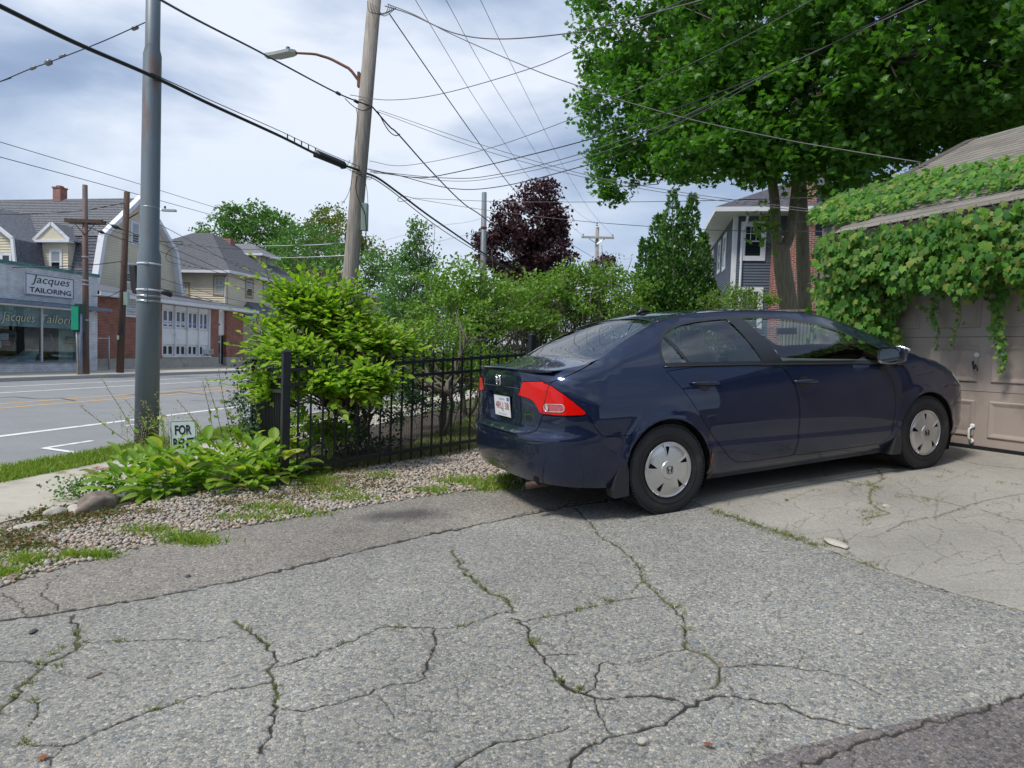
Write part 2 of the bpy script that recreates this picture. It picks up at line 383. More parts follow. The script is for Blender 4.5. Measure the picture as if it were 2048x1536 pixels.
def grid(name, xs, ys, hf, mat, kind='structure', keep=None, frame=None, smooth=True):
    X, Y = np.meshgrid(xs, ys, indexing='ij')
    if frame: Wx, Wy = frame(X, Y)
    else: Wx, Wy = X, Y
    Z = hf(Wx, Wy)+0*Wx; V = np.stack([Wx, Wy, Z], -1).reshape(-1, 3); n, m = X.shape
    i, j = np.meshgrid(np.arange(n-1), np.arange(m-1), indexing='ij'); i = i.ravel(); j = j.ravel()
    F = np.stack([i*m+j, (i+1)*m+j, (i+1)*m+j+1, i*m+j+1], 1)
    if keep is not None:
        c = V[F].mean(1); k = keep(c[:, 0], c[:, 1]); F = F[k]; u = np.unique(F); mp_ = -np.ones(len(V), int); mp_[u] = np.arange(len(u)); V = V[u]; F = mp_[F]
    nn = np.cross(V[F[0, 1]]-V[F[0, 0]], V[F[0, 2]]-V[F[0, 0]])
    if nn[2] < 0: F = F[:, ::-1]
    o = mesh(name, V, F, mat, None, smooth); o['kind'] = kind; return o
st = lambda s, p: (S[0]*s+N[0]*p, S[1]*s+N[1]*p)
pof = lambda x, y: x*N[0]+y*N[1]
sof = lambda x, y: x*S[0]+y*S[1]
# street and its two sides (s runs along the street, p across it)
ss = np.concatenate([np.arange(-30, 70, 2.), np.arange(70, 600, 40)])
grid('street', ss, np.array([6.78, 10, 14, 18, 21.22]), lambda x, y: 0*x, M_street, frame=st)
grid('sidewalk_far', ss, np.array([21.2, 22.8, 24.3, 26]), lambda x, y: .12+0*x, M_walk, frame=st)
grid('ground_far', np.array([-60, -10, 40, 120, 600.]), np.array([24.3, 30, 40, 60, 120, 500]), lambda x, y: .115+0*x, M_far, frame=st)
# verge, sidewalk on the near side
ssn = np.concatenate([np.arange(-6, 14, .4), np.arange(14, 70, 2.), np.arange(70, 600, 40)])
grid('verge', ssn, np.linspace(6.02, 6.72, 5), lambda x, y: .115+.0*x, M_lawn, frame=st)
for k, s0 in enumerate(np.arange(-5.0, 58, 1.55)):
    m = MB(); m.sbox(s0+.006, s0+1.544, 4.72, 6.02, -.1, .125); o = m.build('sidewalk_slab', M_walk); o['kind'] = 'structure'
for p0, p1, z1, nm, col in ((6.70, 6.82, .13, 'kerb_near', M_granite), (21.18, 21.36, .135, 'kerb_far', M_granite)):
    root = empty(nm); root['kind'] = 'structure'
    for s0 in np.arange(-4, 60, 2.4):
        m = MB(); m.sbox(s0+.004, s0+2.396, p0, p1, -.2, z1); m.build('kerbstone', col, root)
    if nm == 'kerb_near':
        pass
# painted lines
def stripe(name, s0, s1, p0, p1, mat, n=40):
    sx_ = np.linspace(s0, s1, n); V = [SP(s, p0, .004) for s in sx_]+[SP(s, p1, .004) for s in sx_]
    F = [(i, i+1, n+i+1, n+i)[::-1] for i in range(n-1)]; o = mesh(name, V, F, mat); o['kind'] = 'structure'; return o
stripe('parking_line', -20, 90, 9.53, 9.68, M_line)
stripe('yellow_line', -20, 90, 13.30, 13.42, M_yel); stripe('yellow_line', -20, 90, 14.18, 14.30, M_yel)
bpy.data.objects['yellow_line.001'].location = (0, 0, 0)
stripe('bicycle_lane_line', -20, 90, 16.95, 17.07, M_line); stripe('bicycle_lane_line', -20, 90, 19.0, 19.12, M_line)
def pix_strip(name, pts, w, mat, z=.004):
    P = [atZ(x, y, z) for x, y in pts]; m = MB()
    for a, b in zip(P[:-1], P[1:]):
        d = (b-a)/np.linalg.norm(b-a); n_ = np.array([-d[1], d[0], 0])*w/2; m.add([a-n_, b-n_, b+n_, a+n_], [(0, 1, 2, 3)])
    o = m.build(name, mat); o['kind'] = 'structure'; return o
pix_strip('bay_marking', [(185, 881), (88, 896)], .10, M_line); pix_strip('bay_marking', [(88, 896), (236, 916), (330, 930)], .10, M_line, .008)
pix_strip('bay_marking', [(252, 851), (330, 842)], .08, M_line)
pix_strip('gutter_line', [(-60, 1002), (0, 986), (60, 971), (130, 955), (205, 938)], .09, M_line, .006)
# tar-sealed cracks in the street
for k, pts in enumerate([[(0, 795), (30, 793), (70, 797), (120, 796), (150, 801)], [(250, 790), (300, 785), (330, 787), (360, 783), (420, 790)], [(330, 778), (380, 775), (440, 771)], [(100, 930), (150, 921), (190, 925)], [(380, 800), (420, 802), (450, 799)]]):
    pix_strip('tar_seam', pts, .05, material('tar', (.10, .10, .11), .6), .010+.001*k)

# --- terrain on this side of the street
def behind(x, y): return pof(x, y) < 4.75
xs = np.concatenate([np.arange(-60, -9, 6), np.arange(-9, 10, .5), np.arange(10, 61, 6), np.arange(80, 500, 60)])
ys = np.concatenate([np.arange(-40, -3, 5), np.arange(-3, 14, .5), np.arange(14, 80, 4), np.arange(80, 500, 40)])
grid('ground', xs, ys, lambda x, y: gz(x, y)-.035, M_soil, keep=behind)

# boundary lines of the driveway, traced and laid on the ground
edge_px = [(-400, 1262), (-200, 1220), (0, 1172), (130, 1133), (300, 1090), (500, 1050), (700, 1015), (870, 990), (1000, 972), (1130, 952), (1300, 925), (1500, 895)]
seam_px = [(-400, 1300), (-200, 1268), (0, 1240), (130, 1222), (300, 1195), (500, 1155), (700, 1105), (850, 1070), (1000, 1040), (1150, 1010), (1330, 985), (1500, 960)]
slab_px = [(1250, 940), (1335, 985), (1420, 1018), (1600, 1078), (1750, 1137), (1900, 1186), (2048, 1224), (2300, 1290), (2600, 1370)]
patch_px = [(1380, 1580), (1480, 1532), (1600, 1490), (1830, 1440), (2048, 1396), (2300, 1340)]
G2 = lambda L_: np.array([ground(x, y)[:2] for x, y in L_])
edge_w, seam_w, slab_w, patch_w = map(G2, (edge_px, seam_px, slab_px, patch_px))
def signed_side(poly, x, y):
    """signed distance to an open polyline: positive to the left of its direction"""
    best = np.full(x.shape, 1e9); sg = np.zeros(x.shape)
    m = len(poly)-1
    for i in range(m):
        a, b = poly[i], poly[i+1]; d = b-a; L = d@d; t = ((x-a[0])*d[0]+(y-a[1])*d[1])/L
        tc_ = np.clip(t, 0 if i else -99, 1 if i < m-1 else 99)
        q = np.hypot(x-a[0]-tc_*d[0], y-a[1]-tc_*d[1]); s_ = np.sign(d[0]*(y-a[1])-d[1]*(x-a[0])); k = q < best; best = np.where(k, q, best); sg = np.where(k, s_, sg)
    return best*sg
za = lambda L_: [(x/2, 950+y/2) for x, y in L_]
zb2 = lambda L_: [(1024+x/2, 950+y/2) for x, y in L_]
zc_ = lambda L_: [(1400+x/3.16, 600+y/3.16) for x, y in L_]
CR = [  # (pixels, half width in m, moss)
 (seam_px, .020, .10), (za([(340, 665), (560, 660), (700, 655), (830, 665), (900, 645), (960, 625)]), .0065, .2),
 (za([(940, 585), (970, 605), (1030, 650), (1100, 730), (1085, 800), (1100, 860), (1110, 930), (1085, 1050), (1040, 1110)]), .009, .7),
 (za([(1100, 770), (1250, 725), (1380, 670), (1520, 610), (1640, 605), (1740, 615), (1870, 600), (1970, 560), (2070, 540)]), .009, .35),
 (zb2([(20, 590), (60, 580), (200, 550), (330, 520), (480, 490), (570, 480)]), .007, .6),
 (za([(1740, 620), (1735, 700), (1690, 790), (1660, 830), (1530, 850), (1330, 920), (1220, 945), (1130, 935)]), .007, .1),
 (za([(1100, 830), (1000, 850), (860, 870), (700, 915), (600, 945), (480, 990), (350, 1045), (260, 1080), (130, 1080)]), .008, .5),
 (za([(290, 560), (310, 620), (300, 700), (180, 760), (120, 810), (60, 890), (0, 950), (-80, 1040)]), .011, 1),
 (za([(-100, 735), (0, 740), (140, 750), (180, 755)]), .007, .3), (za([(300, 700), (430, 670), (560, 660)]), .004, .1),
 (za([(110, 1005), (155, 950), (150, 910), (250, 870)]), .006, .4), (za([(225, 545), (230, 520), (190, 495), (165, 480), (200, 430), (240, 395)]), .006, .1), (za([(0, 470), (60, 500), (110, 560)]), .006, .1),
 (za([(1810, 300), (1840, 370), (1900, 420), (1950, 465), (2020, 490), (2045, 545)]), .008, 1), (za([(2100, 1050), (2048, 1060), (1960, 1080), (1850, 1140), (1800, 1200)]), .007, .1),
 (za([(260, 1080), (200, 1140), (180, 1200)]), .005, .1), (za([(1400, 370), (1380, 440), (1300, 500), (1000, 545)]), .0025, 0), (za([(700, 660), (720, 720), (650, 830)]), .003, 0),
 (za([(150, 400), (330, 385), (640, 370)]), .0022, 0), (za([(1640, 600), (1630, 560), (1650, 510), (1740, 495)]), .004, 0),
 (zb2([(250, 130), (280, 160), (320, 200), (350, 250), (430, 290), (500, 350), (530, 430), (600, 490), (680, 560), (695, 620), (695, 690), (780, 720), (830, 760), (830, 820), (800, 850)]), .006, .8),
 (zb2([(0, 570), (60, 600), (70, 660), (110, 710), (170, 780), (200, 830), (290, 870), (380, 890), (560, 875), (640, 890), (700, 920), (850, 880), (1050, 910), (1200, 970), (1440, 1010)]), .010, .3),
 (zb2([(830, 760), (1040, 755), (1200, 780), (1330, 800), (1490, 885)]), .006, 0), (zb2([(350, 750), (330, 850), (290, 870)]), .006, 0), (zb2([(350, 750), (520, 740), (640, 700), (700, 690)]), .005, .2),
 (zb2([(110, 715), (310, 710)]), .005, .1), (zb2([(700, 920), (620, 980), (560, 1000), (450, 1030), (380, 1045), (290, 1085), (240, 1130), (230, 1190)]), .009, 0),
 (zb2([(0, 1065), (140, 1030), (230, 1000)]), .005, 0), (zb2([(330, 890), (350, 960), (400, 1030)]), .005, 0), (zb2([(600, 250), (600, 290), (560, 340)]), .003, 0), (zb2([(480, 470), (500, 440), (540, 420)]), .005, .2),
 (zb2([(0, 165), (60, 150), (200, 125), (330, 95)]), .010, .2), (zb2([(2100, 850), (1960, 920), (1800, 960), (1640, 1000), (1560, 1024), (1300, 1100), (1150, 1172)]), .008, 0),
 (zb2([(900, 320), (1100, 295), (1200, 290)]), .002, 0), (zb2([(690, 605), (900, 600), (1010, 590)]), .0025, 0), (zb2([(0, 980), (180, 900), (260, 860)]), .003, 0)]
CC = [(slab_px, .016, .9), (zc_([(880, 1140), (1080, 1170), (1160, 1130), (1130, 1075), (1050, 1055)]), .006, .9), (zc_([(1220, 1215), (1330, 1235), (1430, 1250), (1670, 1310)]), .005, 1),
 (zc_([(1670, 1310), (1800, 1270), (1900, 1250), (2100, 1215)]), .005, .7), (zc_([(1670, 1310), (1500, 1370), (1300, 1400), (1180, 1460)]), .005, .5), (zc_([(1780, 1330), (1960, 1390), (2100, 1405)]), .005, .8),
 (zc_([(1080, 1190), (1080, 1280), (1130, 1320), (1200, 1350), (1040, 1380)]), .007, 1), (zb2([(1440, 370), (1340, 300), (1340, 265), (1390, 230), (1560, 190), (1750, 160), (1860, 110)]), .004, .3),
 (zb2([(1600, 400), (1640, 350)]), .004, 0), (zb2([(1750, 270), (1800, 330), (1950, 350), (2100, 365)]), .003, .3), (zb2([(1450, 240), (1500, 290), (1620, 300), (1750, 290)]), .003, .1),
 (zc_([(1600, 1000), (1750, 1040), (2048, 1072), (2200, 1085)]), .006, .9), (zc_([(350, 1290), (500, 1285), (740, 1190), (1000, 1200)]), .003, .3), (zb2([(1800, 470), (1900, 460), (2048, 460)]), .003, 0),
 (zb2([(1230, 180), (1300, 205), (1340, 265)]), .003, .2), (zb2([(1000, 55), (1140, 95), (1290, 70), (1380, 60)]), .003, .2), (zb2([(1560, 190), (1600, 140), (1700, 120)]), .003, .4), (zb2([(900, 115), (960, 160), (1050, 150)]), .0025, .1),
 (zb2([(1860, 110), (2000, 150), (2100, 170)]), .003, .4), (zb2([(1750, 160), (1790, 200), (1900, 215), (2060, 250)]), .0025, .2)]
rc_ = np.random.default_rng(11)
for _ in range(48):     # hairlines in the concrete
    x0, y0 = rc_.uniform(1500, 2100), rc_.uniform(960, 1180); a = rc_.uniform(0, 6.28); L_ = [(x0, y0)]
    for _ in range(rc_.integers(3, 7)): a += rc_.normal()*.6; L_.append((L_[-1][0]+28*math.cos(a), L_[-1][1]+9*math.sin(a)))
    CC.append((L_, .0045, .1))
for _ in range(85):     # hairlines in the asphalt
    x0, y0 = rc_.uniform(0, 2000), rc_.uniform(1090, 1500); a = rc_.uniform(0, 6.28); L_ = [(x0, y0)]
    for _ in range(rc_.integers(3, 7)): a += rc_.normal()*.5; L_.append((L_[-1][0]+42*math.cos(a), L_[-1][1]+20*math.sin(a)))
    CR.append((L_, rc_.uniform(.0028, .0045), 0))
def crack_fields(X, Y, lst, rg):
    c = np.zeros(X.shape); ms = np.zeros(X.shape); RAD = np.hypot(X, Y)
    for px, w_, moss in lst:
        P = G2(px); Q = [P[0]]
        for a, b in zip(P[:-1], P[1:]):
            n = max(2, int(np.linalg.norm(b-a)/.03)); t = np.linspace(0, 1, n+1)[1:, None]; q = a+(b-a)*t; q[:-1] += rg.normal(size=(n-1, 2))*min(.009, w_*1.1); Q += list(q)
        Q = np.array(Q); lo = Q.min(0)-.1; hi = Q.max(0)+.1
        idx = np.where((X > lo[0]) & (X < hi[0]) & (Y > lo[1]) & (Y < hi[1]))[0]
        if not len(idx): continue
        best = np.full(len(idx), 1e9); x, y = X[idx], Y[idx]; loc = np.zeros(len(idx))
        jw = np.clip(rg.normal(1, .35, len(Q)), .35, 1.8)
        order = np.argsort(x); xs_o = x[order]
        for i in range(len(Q)-1):
            a, b = Q[i], Q[i+1]; i0 = np.searchsorted(xs_o, min(a[0], b[0])-.09); i1 = np.searchsorted(xs_o, max(a[0], b[0])+.09)
            k = order[i0:i1]
            if not len(k): continue
            k_ = idx[k]; d = b-a; L = d@d+1e-12; t = np.clip(((x[k]-a[0])*d[0]+(y[k]-a[1])*d[1])/L, 0, 1); q = np.hypot(x[k]-a[0]-t*d[0], y[k]-a[1]-t*d[1])
            z = q/(np.maximum(w_*.52*jw[i], .0014*RAD[k_])); u = z < best[k]; best[k] = np.where(u, z, best[k]); loc[k] = np.where(u, q, loc[k])
        v = np.exp(-best**2)*np.clip((w_*.52/(.0014*RAD[idx]))**.6, .25, 1)*(.62 if w_ < .005 else 1); c[idx] = np.maximum(c[idx], v)
        if moss:
            gate = sm(1-moss*.8, 1.15-moss*.8, .5+.5*np.sin(x*7+y*3)*np.sin(y*9-x*4+1)+.15*np.sin(x*31)*np.sin(y*37))
            ms[idx] = np.maximum(ms[idx], np.exp(-(loc/(.012+.010*moss))**2)*gate*.55*(best < 90))
    return c, ms
def fan(name, mat, keepf, cracks, zl, th0, th1, na, r0, r1, nr, seed):
    th = np.linspace(R_(th0), R_(th1), na); r = np.geomspace(r0, r1, nr); T, Rr = np.meshgrid(th, r, indexing='ij')
    X = Rr*np.sin(T); Y = Rr*np.cos(T)-.15
    i, j = np.meshgrid(np.arange(na-1), np.arange(nr-1), indexing='ij'); i = i.ravel(); j = j.ravel(); m = nr
    F = np.stack([i*m+j, i*m+j+1, (i+1)*m+j+1, (i+1)*m+j], 1)
    x, y = X.ravel(), Y.ravel(); cx, cy = x[F].mean(1), y[F].mean(1); F = F[keepf(cx, cy)]
    u = np.unique(F); mp_ = -np.ones(len(x), int); mp_[u] = np.arange(len(u)); x, y = x[u], y[u]; F = mp_[F]
    c, ms = crack_fields(x, y, cracks, np.random.default_rng(seed))
    z = gz(x, y)+zl-.010*c+.004*np.sin(x*2.3+.5)*np.sin(y*1.9)
    a, b, d_ = [np.stack([x, y, z], 1)[F[0, k]] for k in range(3)]
    if np.cross(b-a, d_-a)[2] < 0: F = F[:, ::-1]
    o = mesh(name, np.stack([x, y, z], 1), F, mat, None, True); o['kind'] = 'structure'
    A_ = dict(crack=c, moss=ms)
    if name == 'driveway':
        A_['strip'] = sm(-.01, .01, signed_side(seam_w, x, y)); A_['patch'] = sm(.01, -.01, signed_side(patch_w, x, y))
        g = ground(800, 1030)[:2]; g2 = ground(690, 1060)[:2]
        A_['dark_blot'] = np.maximum(np.exp(-(((x-g[0])/.42)**2+((y-g[1])/.20)**2)), .5*np.exp(-(((x-g2[0])/.35)**2+((y-g2[1])/.10)**2)))
    for k, v in A_.items(): o.data.attributes.new(k, 'FLOAT', 'POINT').data.foreach_set('value', v.astype(np.float32))
    return o
on_slab = lambda x, y: signed_side(slab_w, x, y) > 0
fan('driveway', M_drive, lambda x, y: (signed_side(edge_w, x, y) < .015) & ~on_slab(x, y), CR, 0, -60, 58, 820, 1.45, 10, 660, 1)
fan('concrete_apron', M_apron, on_slab, CC, .002, 6, 58, 560, 2.5, 11, 460, 2)
grid('driveway_behind', np.linspace(-9, 9, 30), np.linspace(-9, 1.6, 20), lambda x, y: gz(x, y)-.012, M_drive)

# --- gravel bed
g_in = lambda x, y: (signed_side(edge_w, x, y) > -.03)
FA, FB = np.array([-2.09, 6.0]), np.array([.22, 7.65])           # the iron fence stands on this line
fdir = (FB-FA)/np.linalg.norm(FB-FA); fn_ = np.array([-fdir[1], fdir[0]])
side_p = lambda x, y: (x-FA[0])*fn_[0]+(y-FA[1])*fn_[1]
grav_out = G2([(-500, 1180), (-200, 1110), (0, 1050), (100, 1025), (200, 995), (330, 975), (560, 950), (600, 940)])
def in_gravel(x, y): return g_in(x, y) & (side_p(x, y) < .12) & (signed_side(grav_out, x, y) < 0)
M_gbase = material('gravel_bed_dust', (.22, .19, .155), .95, var=.4, vscale=60, bump=.8, bscale=90)
grid('gravel_bed', np.arange(-7, 1.8, .12), np.arange(2, 8.4, .12), lambda x, y: gz(x, y)-.006, M_gbase, keep=lambda x, y: in_gravel(x, y+.05) | in_gravel(x, y-.06))
ico = bmesh.new(); bmesh.ops.create_icosphere(ico, subdivisions=1, radius=1); IV = np.array([v.co[:] for v in ico.verts]); IF = np.array([[v.index for v in f.verts] for f in ico.faces]); ico.free()
def stones(name, pts, size, mat, rg, flat=.6):
    n = len(pts); Rm = rotmats(n, np.array([0, 0, 2.5]), rg); sc = size[:, None]*rg.uniform(.75, 1.3, (n, 3)); sc[:, 2] *= flat
    V = np.einsum('nij,nkj->nki', Rm, IV[None]*(1+rg.normal(size=(n, 12, 1))*.10)*sc[:, None, :])+pts[:, None, :]
    F = (IF[None]+(np.arange(n)*12)[:, None, None]).reshape(-1, 3); o = mesh(name, V.reshape(-1, 3), F, mat, None, True)
    o.data.attributes.new('rnd', 'FLOAT', 'POINT').data.foreach_set('value', np.repeat(rg.random(n), 12).astype(np.float32)); return o
def stone_material(name, cols, rough=.75):
    m, t, b = mat_nodes(name); a = t.nodes.new('ShaderNodeAttribute'); a.attribute_name = 'rnd'
    r = ramp(t, [(i/(len(cols)-1), c) for i, c in enumerate(cols)]); t.links.new(a.outputs['Fac'], r.inputs[0])
    c = t.nodes.new('ShaderNodeTexCoord'); n = t.nodes.new('ShaderNodeTexNoise'); n.inputs['Scale'].default_value = 55; n.inputs['Detail'].default_value = 6; t.links.new(c.outputs['Object'], n.inputs['Vector'])
    k = ramp(t, [(.3, (.72,)*3), (.7, (1.15,)*3)]); t.links.new(n.outputs[0], k.inputs[0])
    x = t.nodes.new('ShaderNodeMix'); x.data_type = 'RGBA'; x.blend_type = 'MULTIPLY'; x.inputs[0].default_value = 1; t.links.new(r.outputs[0], x.inputs[6]); t.links.new(k.outputs[0], x.inputs[7])
    t.links.new(x.outputs[2], b.inputs['Base Color']); b.inputs['Roughness'].default_value = rough; return m
M_stone = stone_material('river_pebbles', [(.35, .32, .27), (.46, .39, .31), (.28, .26, .23), (.40, .27, .18), (.50, .47, .42), (.36, .33, .29), (.48, .37, .27), (.21, .20, .19), (.58, .55, .49)])
rg = np.random.default_rng(5)
x = rg.uniform(-7, 1.6, 150000); y = rg.uniform(2.2, 8.0, 150000); k = in_gravel(x, y); x, y = x[k], y[k]
k = rg.random(len(x)) < np.clip(1.25-signed_side(edge_w, x, y)*.0, 0, 1); n = min(len(x), 19000); x, y = x[:n], y[:n]
sz = rg.uniform(.008, .019, n); P_ = np.stack([x, y, gz(x, y)+sz*.25+rg.uniform(0, .010, n)], 1)
o = stones('gravel', P_, sz, M_stone, rg); o['kind'] = 'stuff'; tag(o, 'pale round pebbles spread between the driveway and the iron fence', 'gravel')
print('gravel', n)

# ================================================================== the car
CAR0 = np.array([.796, 5.333, .457]); _cy, _cp, _cr = R_(23.43), R_(4.52), R_(-.37)
_F = np.array([math.cos(_cy)*math.cos(_cp), math.sin(_cy)*math.cos(_cp), math.sin(_cp)])
_L = np.array([-math.sin(_cy), math.cos(_cy), 0.]); _U = np.cross(_F, _L)
_L2 = _L*math.cos(_cr)+_U*math.sin(_cr); _U2 = _U*math.cos(_cr)-_L*math.sin(_cr)
M4 = Matrix.Identity(4)
for i in range(3):
    M4[i][0] = _F[i]; M4[i][1] = _L2[i]; M4[i][2] = _U2[i]; M4[i][3] = CAR0[i]
CAR = empty('parked_car', label='dark blue four-door sedan with silver wheel covers parked nose to the garage door', cat='car', M4=M4)

def itp(x, xs, ys):
    """smooth (monotone cubic) interpolation"""
    xs = np.array(xs, float); ys = np.array(ys, float); x = np.clip(np.asarray(x, float), xs[0], xs[-1])
    h = np.diff(xs); d = np.diff(ys)/h; m = np.zeros(len(xs)); m[0] = d[0]; m[-1] = d[-1]
    for i in range(1, len(xs)-1):
        if d[i-1]*d[i] > 0:
            w1 = 2*h[i]+h[i-1]; w2 = h[i]+2*h[i-1]; m[i] = (w1+w2)/(w1/d[i-1]+w2/d[i])
    i = np.clip(np.searchsorted(xs, x)-1, 0, len(h)-1); t = (x-xs[i])/h[i]
    return ((2*t**3-3*t**2+1)*ys[i]+(t**3-2*t**2+t)*h[i]*m[i]+(-2*t**3+3*t**2)*ys[i+1]+(t**3-t**2)*h[i]*m[i+1])
def f_ze(x): return itp(x, [-1, -.85, -.7, -.52, -.41, -.25, -.05, .12, .3, .5, .9, 1.3, 1.65, 2.0, 2.3, 2.58, 2.75, 2.95, 3.2, 3.4, 3.56, 3.7],
                        [1.005, 1.022, 1.045, 1.075, 1.105, 1.185, 1.275, 1.340, 1.378, 1.398, 1.408, 1.400, 1.368, 1.285, 1.175, 1.045, .985, .935, .855, .775, .69, .62])
def f_ye(x): return itp(x, [-1, -.85, -.55, -.41, -.2, 0, .16, .5, 1.2, 1.6, 2.0, 2.3, 2.6, 2.75, 2.95, 3.2, 3.4, 3.7],
                        [.67, .67, .665, .65, .615, .585, .57, .56, .56, .575, .60, .64, .70, .72, .71, .68, .64, .60])
def f_cr(x): return itp(x, [-1, -.6, -.41, 0, .3, .9, 1.5, 2.0, 2.5, 2.75, 3.1, 3.6],
                        [.030, .022, .024, .035, .040, .045, .05, .065, .09, .075, .06, .05])
def f_belt(x): return itp(x, [-1, 0, .62, 1.11, 2.02, 2.39, 2.8], [1.03, 1.026, 1.008, .985, .942, .915, .89])
def f_prof(z): return itp(z, [.10, .17, .21, .27, .33, .45, .58, .70, .80, .88, .95, 1.03, 1.12],
                          [.70, .775, .812, .838, .850, .866, .874, .873, .864, .850, .832, .806, .77])
def f_zs(x): return np.minimum(f_belt(x)-.0, f_ze(x)-itp(x, [-1, -.5, -.35, 0, 2.4, 2.7, 2.9, 3.6], [.13, .13, .12, .2, .2, .10, .12, .16]))
def YS(x, z):
    x = np.asarray(x, float); z = np.asarray(z, float)
    zs, ze, ye = f_zs(x), f_ze(x), f_ye(x)
    wx = itp(x, [-1, -.4, 0, 1, 2.4, 2.9, 3.3, 3.7], [.985, .992, 1, 1, 1, .992, .965, .93])
    zl = np.minimum(z, zs)
    y = f_prof(zl)*wx
    t = np.clip((z-zs)/np.maximum(ze-zs, .02), 0, 1)
    gh = sm(-.5, 0.0, x)*(1-sm(2.35, 2.7, x))
    g = gh*(.42*t+.58*t**2.3)+(1-gh)*(1-np.sqrt(np.clip(1-t**1.9, 0, 1)))*.92+(1-gh)*.08*t
    y = y+(ye-y)*g*(z > zs)
    zst = itp(x, [-1, .36, 1.15, 2.27, 3.6], [.47, .45, .425, .39, .37])          # ledge low on the doors
    y = y+.012*(1-sm(zst-.016, zst+.014, z))*sm(.20, .30, z)
    for cx, r in ((0, .355), (2.715, .35)):                                        # wheel arch flares
        d = np.hypot(x-cx, z-.31); y = y+.016*np.exp(-((d-r-.005)/.05)**2)*(z < .85)
    return y
def XR(z): return itp(z, [.15, .26, .33, .45, .56, .598, .615, .66, .85, .96, 1.02, 1.06], [-.86, -.90, -.935, -.955, -.955, -.948, -.925, -.905, -.90, -.898, -.892, -.905])
def XF(z): return itp(z, [.15, .25, .40, .55, .66, .75, .85, .95], [3.47, 3.53, 3.58, 3.575, 3.54, 3.46, 3.30, 3.0])
def corner_table(n, a, b, m=400):
    th = np.linspace(0, math.pi/2, m); u = np.sin(th)**(2/n); v = np.cos(th)**(2/n)
    th2 = np.concatenate([th[:1], th[:1]+(th[1]-th[0])*1e-3, th[1:-1], [th[-1]-(th[1]-th[0])*1e-3, th[-1]]])
    u = np.sin(th2)**(2/n); v = np.cos(th2)**(2/n); u[0] = 0; v[0] = 1; u[-1] = 1; v[-1] = 0
    s = np.concatenate([[0], np.cumsum(np.hypot(np.diff(u)*a, np.diff(v)*b))]); return s, u, v
XCR, XCF = -.36, 2.98
_sr, _ur, _vr = corner_table(3.4, .56, .86); _sf, _uf, _vf = corner_table(2.9, .58, .84)
TR0, TF0 = XCR-_sr[-1], XCF+_sf[-1]           # centre lines of tail and nose
def PS(t, z, off=0):
    """right half of the body wall; t runs from the tail's middle along the side to the nose's middle"""
    t = np.asarray(t, float); z = np.asarray(z, float); t, z = np.broadcast_arrays(t, z)
    ar = np.clip(XCR-t, 0, None); af = np.clip(t-XCF, 0, None)
    u = np.interp(ar, _sr, _ur); v = np.interp(ar, _sr, _vr); uf = np.interp(af, _sf, _uf); vf = np.interp(af, _sf, _vf)
    xr, xf = XR(z), XF(z)
    x = np.where(t < XCR, XCR-(XCR-xr)*u, np.where(t > XCF, XCF+(xf-XCF)*uf, t))
    ze = f_ze(x); zz = np.minimum(z, ze+.06)
    y = YS(x, zz)*v*vf
    zt = z+f_cr(x)*(1-(v*vf)**2)*np.clip((z-ze+.12)/.12, 0, 1)
    return np.stack([x, -y, zt], -1)
def N_(P, a, b, e=5e-3):
    n = np.cross(P(a+e, b)-P(a-e, b), P(a, b+e)-P(a, b-e)); return n/(np.linalg.norm(n, axis=-1)[..., None]+1e-12)
def PT(x, y):
    ze, ye = f_ze(x), f_ye(x)
    return np.stack([x, y, ze+f_cr(x)*(1-(y/ye)**2)], -1)
def t_of_y(y, z):
    """rear wall: parameter for a lateral distance"""
    ts = np.linspace(TR0, XCR, 300); yy = -PS(ts, np.full(300, z))[:, 1]
    return float(np.interp(y, yy, ts))
def t_of_x(x, z):
    ts = np.linspace(TR0, XCR, 300); xx = PS(ts, np.full(300, z))[:, 0]
    return float(np.interp(x, xx, ts)) if x < XCR else x
def smooth_poly(P, it=2):
    P = [tuple(p) for p in P]
    for _ in range(it):
        Q = []
        for i in range(len(P)):
            a, b = np.array(P[i]), np.array(P[(i+1) % len(P)]); Q += [tuple(a*.75+b*.25), tuple(a*.25+b*.75)]
        P = Q
    return P
def densify(P, d=.03):
    Q = []
    for i in range(len(P)):
        a, b = np.array(P[i], float), np.array(P[(i+1) % len(P)], float); n = max(1, int(np.linalg.norm(b-a)/d))
        Q += [tuple(a+(b-a)*k/n) for k in range(n)]
    return Q
def offset(P, d):
    P = np.array(P, float); A = .5*np.sum(P[:, 0]*np.roll(P[:, 1], -1)-np.roll(P[:, 0], -1)*P[:, 1]); sg = 1 if A > 0 else -1
    e = np.roll(P, -1, 0)-P; e /= np.linalg.norm(e, axis=1)[:, None]+1e-9; n = np.stack([e[:, 1], -e[:, 0]], 1)*sg
    m = n+np.roll(n, 1, 0); k = np.sum(m*n, 1); m = m/np.maximum(k, .5)[:, None]; return [tuple(q) for q in P+m*d]
def inside(P, X, Y):
    P = np.array(P); c = np.zeros(X.shape, bool); x1, y1 = P[-1]
    for x2, y2 in P:
        k = ((y1 > Y) != (y2 > Y)) & (X < (x2-x1)*(Y-y1)/(y2-y1+1e-15)+x1); c ^= k; x1, y1 = x2, y2
    return c
